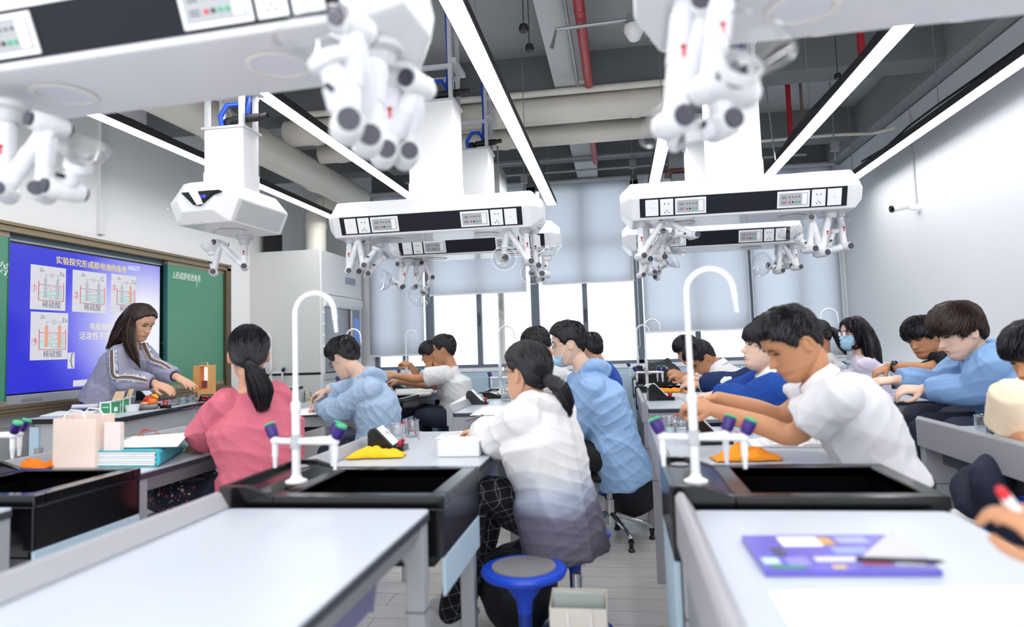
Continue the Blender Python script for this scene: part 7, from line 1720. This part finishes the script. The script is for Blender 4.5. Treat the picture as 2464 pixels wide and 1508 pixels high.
# ---------------------------------------------------------------- teacher's desk
def onD(px, py): return Z(px, py, TD) + Vector((0, 0, .001))
gcard = mat('green_card', '3f9a6a', .5); wcard = mat('white_card', 'f3f3f1', .55)
def small_box(px, py, w_, d_, h_, label, flap='open', rot=0):
    c = onD(px, py); r = empty('small_carton', c, label, 'box', 'green and white cartons on the desk')
    b = MB(); b.mat(wcard).box(c.x, c.y, c.z, c.x + w_, c.y + .002, c.z + h_).box(c.x, c.y + d_ - .002, c.z, c.x + w_, c.y + d_, c.z + h_).box(c.x, c.y + .002, c.z, c.x + .002, c.y + d_ - .002, c.z + h_).box(c.x + w_ - .002, c.y + .002, c.z, c.x + w_, c.y + d_ - .002, c.z + h_).box(c.x + .002, c.y + .002, c.z, c.x + w_ - .002, c.y + d_ - .002, c.z + .002); b.build('carton_body', None, r)
    b = MB(); b.box(c.x + w_ * .18, c.y - .0012, c.z + .002, c.x + w_ * .97, c.y + .0001, c.z + h_ * .9); b.build('green_panel', gcard, r)
    b = MB(); b.box(c.x + w_ - .0001, c.y + .01, c.z + .002, c.x + w_ + .0012, c.y + d_ * .8, c.z + h_ * .95); b.build('green_panel', gcard, r)
    b = MB(); n_ = 7
    for k in range(n_): b.box(c.x + w_ * (.26 + .095 * k), c.y - .002, c.z + h_ * .5, c.x + w_ * (.32 + .095 * k), c.y - .0012, c.z + h_ * (.56 + .03 * (k % 3)))
    b.build('carton_print', wcard, r)
    b = MB(); b.box(c.x + w_ + .0012, c.y + d_ * .3, c.z + .01, c.x + w_ + .002, c.y + d_ * .6, c.z + .035); b.build('code_patch', wcard, r)
    if flap:
        b = MB(); b.extr([(c.x, c.y + d_, c.z + h_), (c.x + w_, c.y + d_, c.z + h_), (c.x + w_ * .95, c.y + d_ + .03, c.z + h_ + .055), (c.x + .05 * w_, c.y + d_ + .03, c.z + h_ + .055)], (0, .002, 0)); b.build('open_flap', mat('kraft_inside', 'cdb28f', .7), r)
        b = MB(); b.extr([(c.x + w_, c.y, c.z + h_), (c.x + w_, c.y + d_, c.z + h_), (c.x + w_ + .03, c.y + d_, c.z + h_ + .01), (c.x + w_ + .03, c.y, c.z + h_ + .01)], (0, 0, .002)); b.build('side_flap', wcard, r)
    return r
small_box(239, 996, .072, .10, .07, 'green and white carton with open kraft flap, left on the desk')
small_box(282, 992, .036, .07, .08, 'narrow green and white carton standing right of the open one')
c = onD(318, 990); r = empty('white_cup', c, 'small white plastic tub in front of the fruit', 'tub'); b = MB(); b.lathe([(.03, 0), (.034, .0), (.042, .04), (.044, .042), (.040, .041), (.032, .004), (0, .004)], c, n=28, close=False); b.build('tub_wall', M['white'], r, smooth=True)
c = onD(355, 984); r = empty('steel_dish', c, "shallow steel dish with fruit on the teacher's desk", 'dish'); dc = c
b = MB(); b.lathe([(0, .001), (.055, .001), (.075, .018), (.082, .032), (.088, .033), (.080, .029), (.07, .015), (.05, .005), (0, .005)], c, n=36, close=False); b.build('dish_wall', M['chrome'], r, smooth=True)
def fruit(c, rad, m, nm, label, sq=.92):
    c = Vector(c); r = empty(nm, c, label, 'fruit', 'fruit on the demonstration desk'); prof = []
    for i in range(15):
        t = PI * i / 14; prof.append((rad * math.sin(t) * (1 + .04 * math.cos(t)), -rad * sq * math.cos(t) + (.22 * rad * math.exp(-(rad * math.sin(t) / (rad * .25)) ** 2) * (1 if i < 7 else -1))))
    b = MB(); b.lathe(prof, c, n=24, close=False); b.build('flesh', m, r, smooth=True, angle=80)
    b = MB(); b.tube([c + Vector((0, 0, rad * .6)), c + Vector((.004, 0, rad * 1.05))], .002, 6); b.build('stem', mat('brown_stem', '5a4030', .7), r)
apple = mat('red_apple', 'd8503f', .3, noise_amt=.35, nscale=12)
fruit(dc + Vector((-.055, .10, .045)), .044, apple, 'apple', 'red-orange apple at the left behind the white tub')
fruit(dc + Vector((-.005, .035, .050)), .036, mat('red_apple_dark', 'c93a38', .3, noise_amt=.3, nscale=14), 'apple', 'darker red apple in the middle of the fruit')
fruit(dc + Vector((.035, .0, .042)), .030, mat('orange_peel', 'ef7f1e', .45, bump=.3, bscale=400), 'orange', 'small bright orange at the right end of the dish')
fruit(dc + Vector((.0, -.03, .034)), .026, mat('peach_orange', 'f2a15a', .45, bump=.2, bscale=300), 'orange', 'halved pale orange lying at the front of the dish', .6)
c = dc + Vector((.025, .02, .066)); r = empty('banana', c, 'yellow banana tip lying across the fruit dish', 'fruit'); b = MB(); A_, R_ = smooth_path([c + Vector((-.04, .03, .0)), c + Vector((0, .01, .014)), c + Vector((.04, -.01, .004))], [.008, .014, .006], 5); capsule(b, A_, R_, 10); b.build('peel', mat('banana_yellow', 'f0b52a', .45), r, smooth=True)
# transparent tanks
for i, (px, py, lab) in enumerate(((405, 976, 'leftmost clear plastic tank under the teacher hands'), (428, 972, 'second clear plastic tank under the teacher hands'), (452, 968, 'third clear plastic tank, beside the carbon rods'))):
    c = onD(px, py); r = empty('clear_tank', c, lab, 'tank', 'clear tanks on the desk'); w_, d_, h_ = .055, .045, .06
    b = MB(); b.box(c.x, c.y, c.z, c.x + w_, c.y + .002, c.z + h_).box(c.x, c.y + d_, c.z, c.x + w_, c.y + d_ + .002, c.z + h_).box(c.x, c.y + .0025, c.z, c.x + .002, c.y + d_, c.z + h_).box(c.x + w_ - .002, c.y + .0025, c.z, c.x + w_, c.y + d_, c.z + h_).box(c.x + .002, c.y + .0025, c.z, c.x + w_ - .002, c.y + d_ - .001, c.z + .002); b.build('tank_wall', M['glass'], r)
    b = MB(); b.box(c.x + .015, c.y - .001, c.z + .012, c.x + .035, c.y, c.z + .024); b.build('tank_label', mat('pale_blue_label', '9db2d8', .5), r)
beaker(onD(468, 966), .022, .06, 'small glass jar of dark carbon rods with red caps left of the wooden lamp box', 0, None, 4)
c = onD(398, 982); r = empty('terminal_block', c, 'black terminal block with two red posts behind the fruit dish', 'terminal block'); b = MB(); b.box(c.x - .03, c.y - .015, c.z, c.x + .03, c.y + .02, c.z + .02); b.build('block_body', M['black'], r, bevel=.003)
for k in (-1, 1): b = MB(); b.lathe([(.006, 0), (.006, .015), (.008, .016), (.008, .026)], (c.x + .012 * k, c.y, c.z + .0201), n=12); b.build('post_cap', M['redp'], r)
# wooden lamp box
c = onD(464, 962); r = empty('wooden_lamp_box', c, 'pine lamp box with glowing window, handle and small display at its foot', 'lamp box')
w_, d_, h_ = .125, .10, .255; x0_, y0_, z0_ = c.x, c.y, c.z
b = MB(); b.box(x0_, y0_, z0_, x0_ + .006, y0_ + d_, z0_ + h_).box(x0_ + w_ - .006, y0_, z0_, x0_ + w_, y0_ + d_, z0_ + h_).box(x0_ + .006, y0_, z0_ + h_ - .008, x0_ + w_ - .006, y0_ + d_, z0_ + h_).box(x0_ + .006, y0_ + .002, z0_, x0_ + w_ - .006, y0_ + d_, z0_ + .075).box(x0_ + .006, y0_ + d_ - .005, z0_ + .076, x0_ + w_ - .006, y0_ + d_, z0_ + h_ - .009)
b.box(x0_ + .006, y0_, z0_ + .076, x0_ + .05, y0_ + .006, z0_ + h_ - .009); b.build('box_frame', M['wood'], r, bevel=.002)
b = MB(); b.box(x0_ + .055, y0_ + .06, z0_ + .085, x0_ + w_ - .01, y0_ + .066, z0_ + h_ - .015); b.build('lit_panel', mat('warm_light_panel', 'fff4df', .4, emit='fff1d8', estr=1.6), r)
b = MB(); b.box(x0_ + .05, y0_ + .001, z0_ + .078, x0_ + w_ - .007, y0_ + .003, z0_ + h_ - .01); b.build('front_glass', M['glass'], r)
b = MB(); b.tube([(x0_ + .04, y0_ + .05, z0_ + h_), (x0_ + .04, y0_ + .05, z0_ + h_ + .016), (x0_ + .05, y0_ + .05, z0_ + h_ + .022), (x0_ + .08, y0_ + .05, z0_ + h_ + .022), (x0_ + .09, y0_ + .05, z0_ + h_ + .016), (x0_ + .09, y0_ + .05, z0_ + h_)], .003, 8); b.build('carry_handle', M['chrome'], r, smooth=True)
b = MB(); b.box(x0_ + .06, y0_ + .02, z0_ + .085, x0_ + .095, y0_ + .045, z0_ + .14); b.build('red_bulb_holder', mat('dull_red', 'a8434a', .5), r, bevel=.004)
b = MB(); b.ball((x0_ + .077, y0_ + .033, z0_ + .158), .017, .014, .02); b.build('bulb', M['glass'], r, smooth=True)
c = onD(478, 968); X0 = Vector((c.x + .0, c.y - .045, c.z)); r = empty('display_module', X0, 'slanted black board with red clips leaning before the pine lamp box', 'module')
b = MB(); b.extr([X0 + Vector((.02, 0, .0)), X0 + Vector((.12, 0, .0)), X0 + Vector((.12, .04, .055)), X0 + Vector((.02, .04, .055))], (0, .004, -.002)); b.build('board', M['black'], r)
b = MB(); b.extr([X0 + Vector((.01, 0, 0)), X0 + Vector((.13, 0, 0)), X0 + Vector((.13, .044, 0)), X0 + Vector((.01, .044, 0))], (0, 0, -.0005)); b.box(X0.x + .01, X0.y - .004, X0.z, X0.x + .13, X0.y - .001, X0.z + .008); b.build('wood_base', M['wood'], r)
for k, (dx, t) in enumerate(((.06, .4), (.075, .3), (.09, .55), (.07, .65))):
    b = MB(); e = X0 + Vector((dx, .04 * t - .004, .055 * t + .002)); b.obox(e, .009, .004, .004, X=(1, 0, .3 * (k % 2 * 2 - 1))); b.build('red_clip', M['redp'], r, bevel=.001)
b = MB()
for k in range(6): e = X0 + Vector((.035 + .014 * k, .04 * .82 - .001, .055 * .82)); b.obox(e, .004, .001, .003)
b.build('board_print', M['white'], r)
lead('desk_wire', [onD(405, 980), onD(430, 985), onD(455, 982), onD(470, 975), onD(490, 968)], M['purple'], 'purple wire across the demonstration desk')
lead('desk_wire', [onD(440, 984), onD(500, 975), onD(545, 962), onD(575, 950), onD(600, 945)], M['redp'], 'long red wire running to the far end of the demonstration desk')
e0 = onD(505, 965); lead('desk_wire', [e0 + Vector((0, 0, .01)), e0 + Vector((.06, -.12, .005)), Vector((-2.9, e0.y - .2, TD + .004)), Vector((-2.885, e0.y - .22, TD - .1)), Vector((-2.88, e0.y - .2, TD - .22))], M['blue'], 'blue wire hanging over the front of the demonstration desk')
# rolled papers, brush and books at the left of the desk
def roll(px, py, L_, rad, label, ang=20):
    c = onD(px, py) + Vector((0, 0, rad)); a = math.radians(ang); d = Vector((math.cos(a), math.sin(a), 0)); b = MB(); b.tube([c, c + d * L_], rad, 20)
    return tag(b.build('paper_roll', M['paper'], smooth=True, angle=30), label, 'paper roll', 'rolled papers on the desk')
roll(175, 985, .17, .016, 'front rolled white paper at the left of the desk', 10); roll(190, 976, .16, .018, 'rear rolled white paper behind the front one', 14)
slab_on('blue_notebook', [(170, 988), (235, 985), (225, 972), (165, 975)], .006, mat('navy_cover', '2a3590', .4), 'navy blue notebook under the rolled papers', 'notebook', TD)
slab_on('paper_sheet', [(95, 1002), (215, 998), (235, 990), (140, 990)], .003, M['paper'], 'flat white papers at the near left corner of the desk', 'paper', TD)
slab_on('blue_sheet', [(150, 1001), (235, 1000), (240, 996), (150, 997)], .0015, mat('blue_paper', '5b86c8', .6), 'blue sheet edge in front of the green carton', 'paper', TD)
c = onD(212, 972); b = MB(); b.ball(c + Vector((.03, .02, .02)), .045, .025, .018, 20, 12); tag(fuse(b, 'brush_tmp', mat('brown_knit', '5a5048', .9, bump=.6, bscale=250), empty('knitted_pouch', c, 'brown knitted pouch behind the open carton', 'pouch'), .004, 1, disp=folds(.002, 60, 4)), None).name = 'pouch_body'
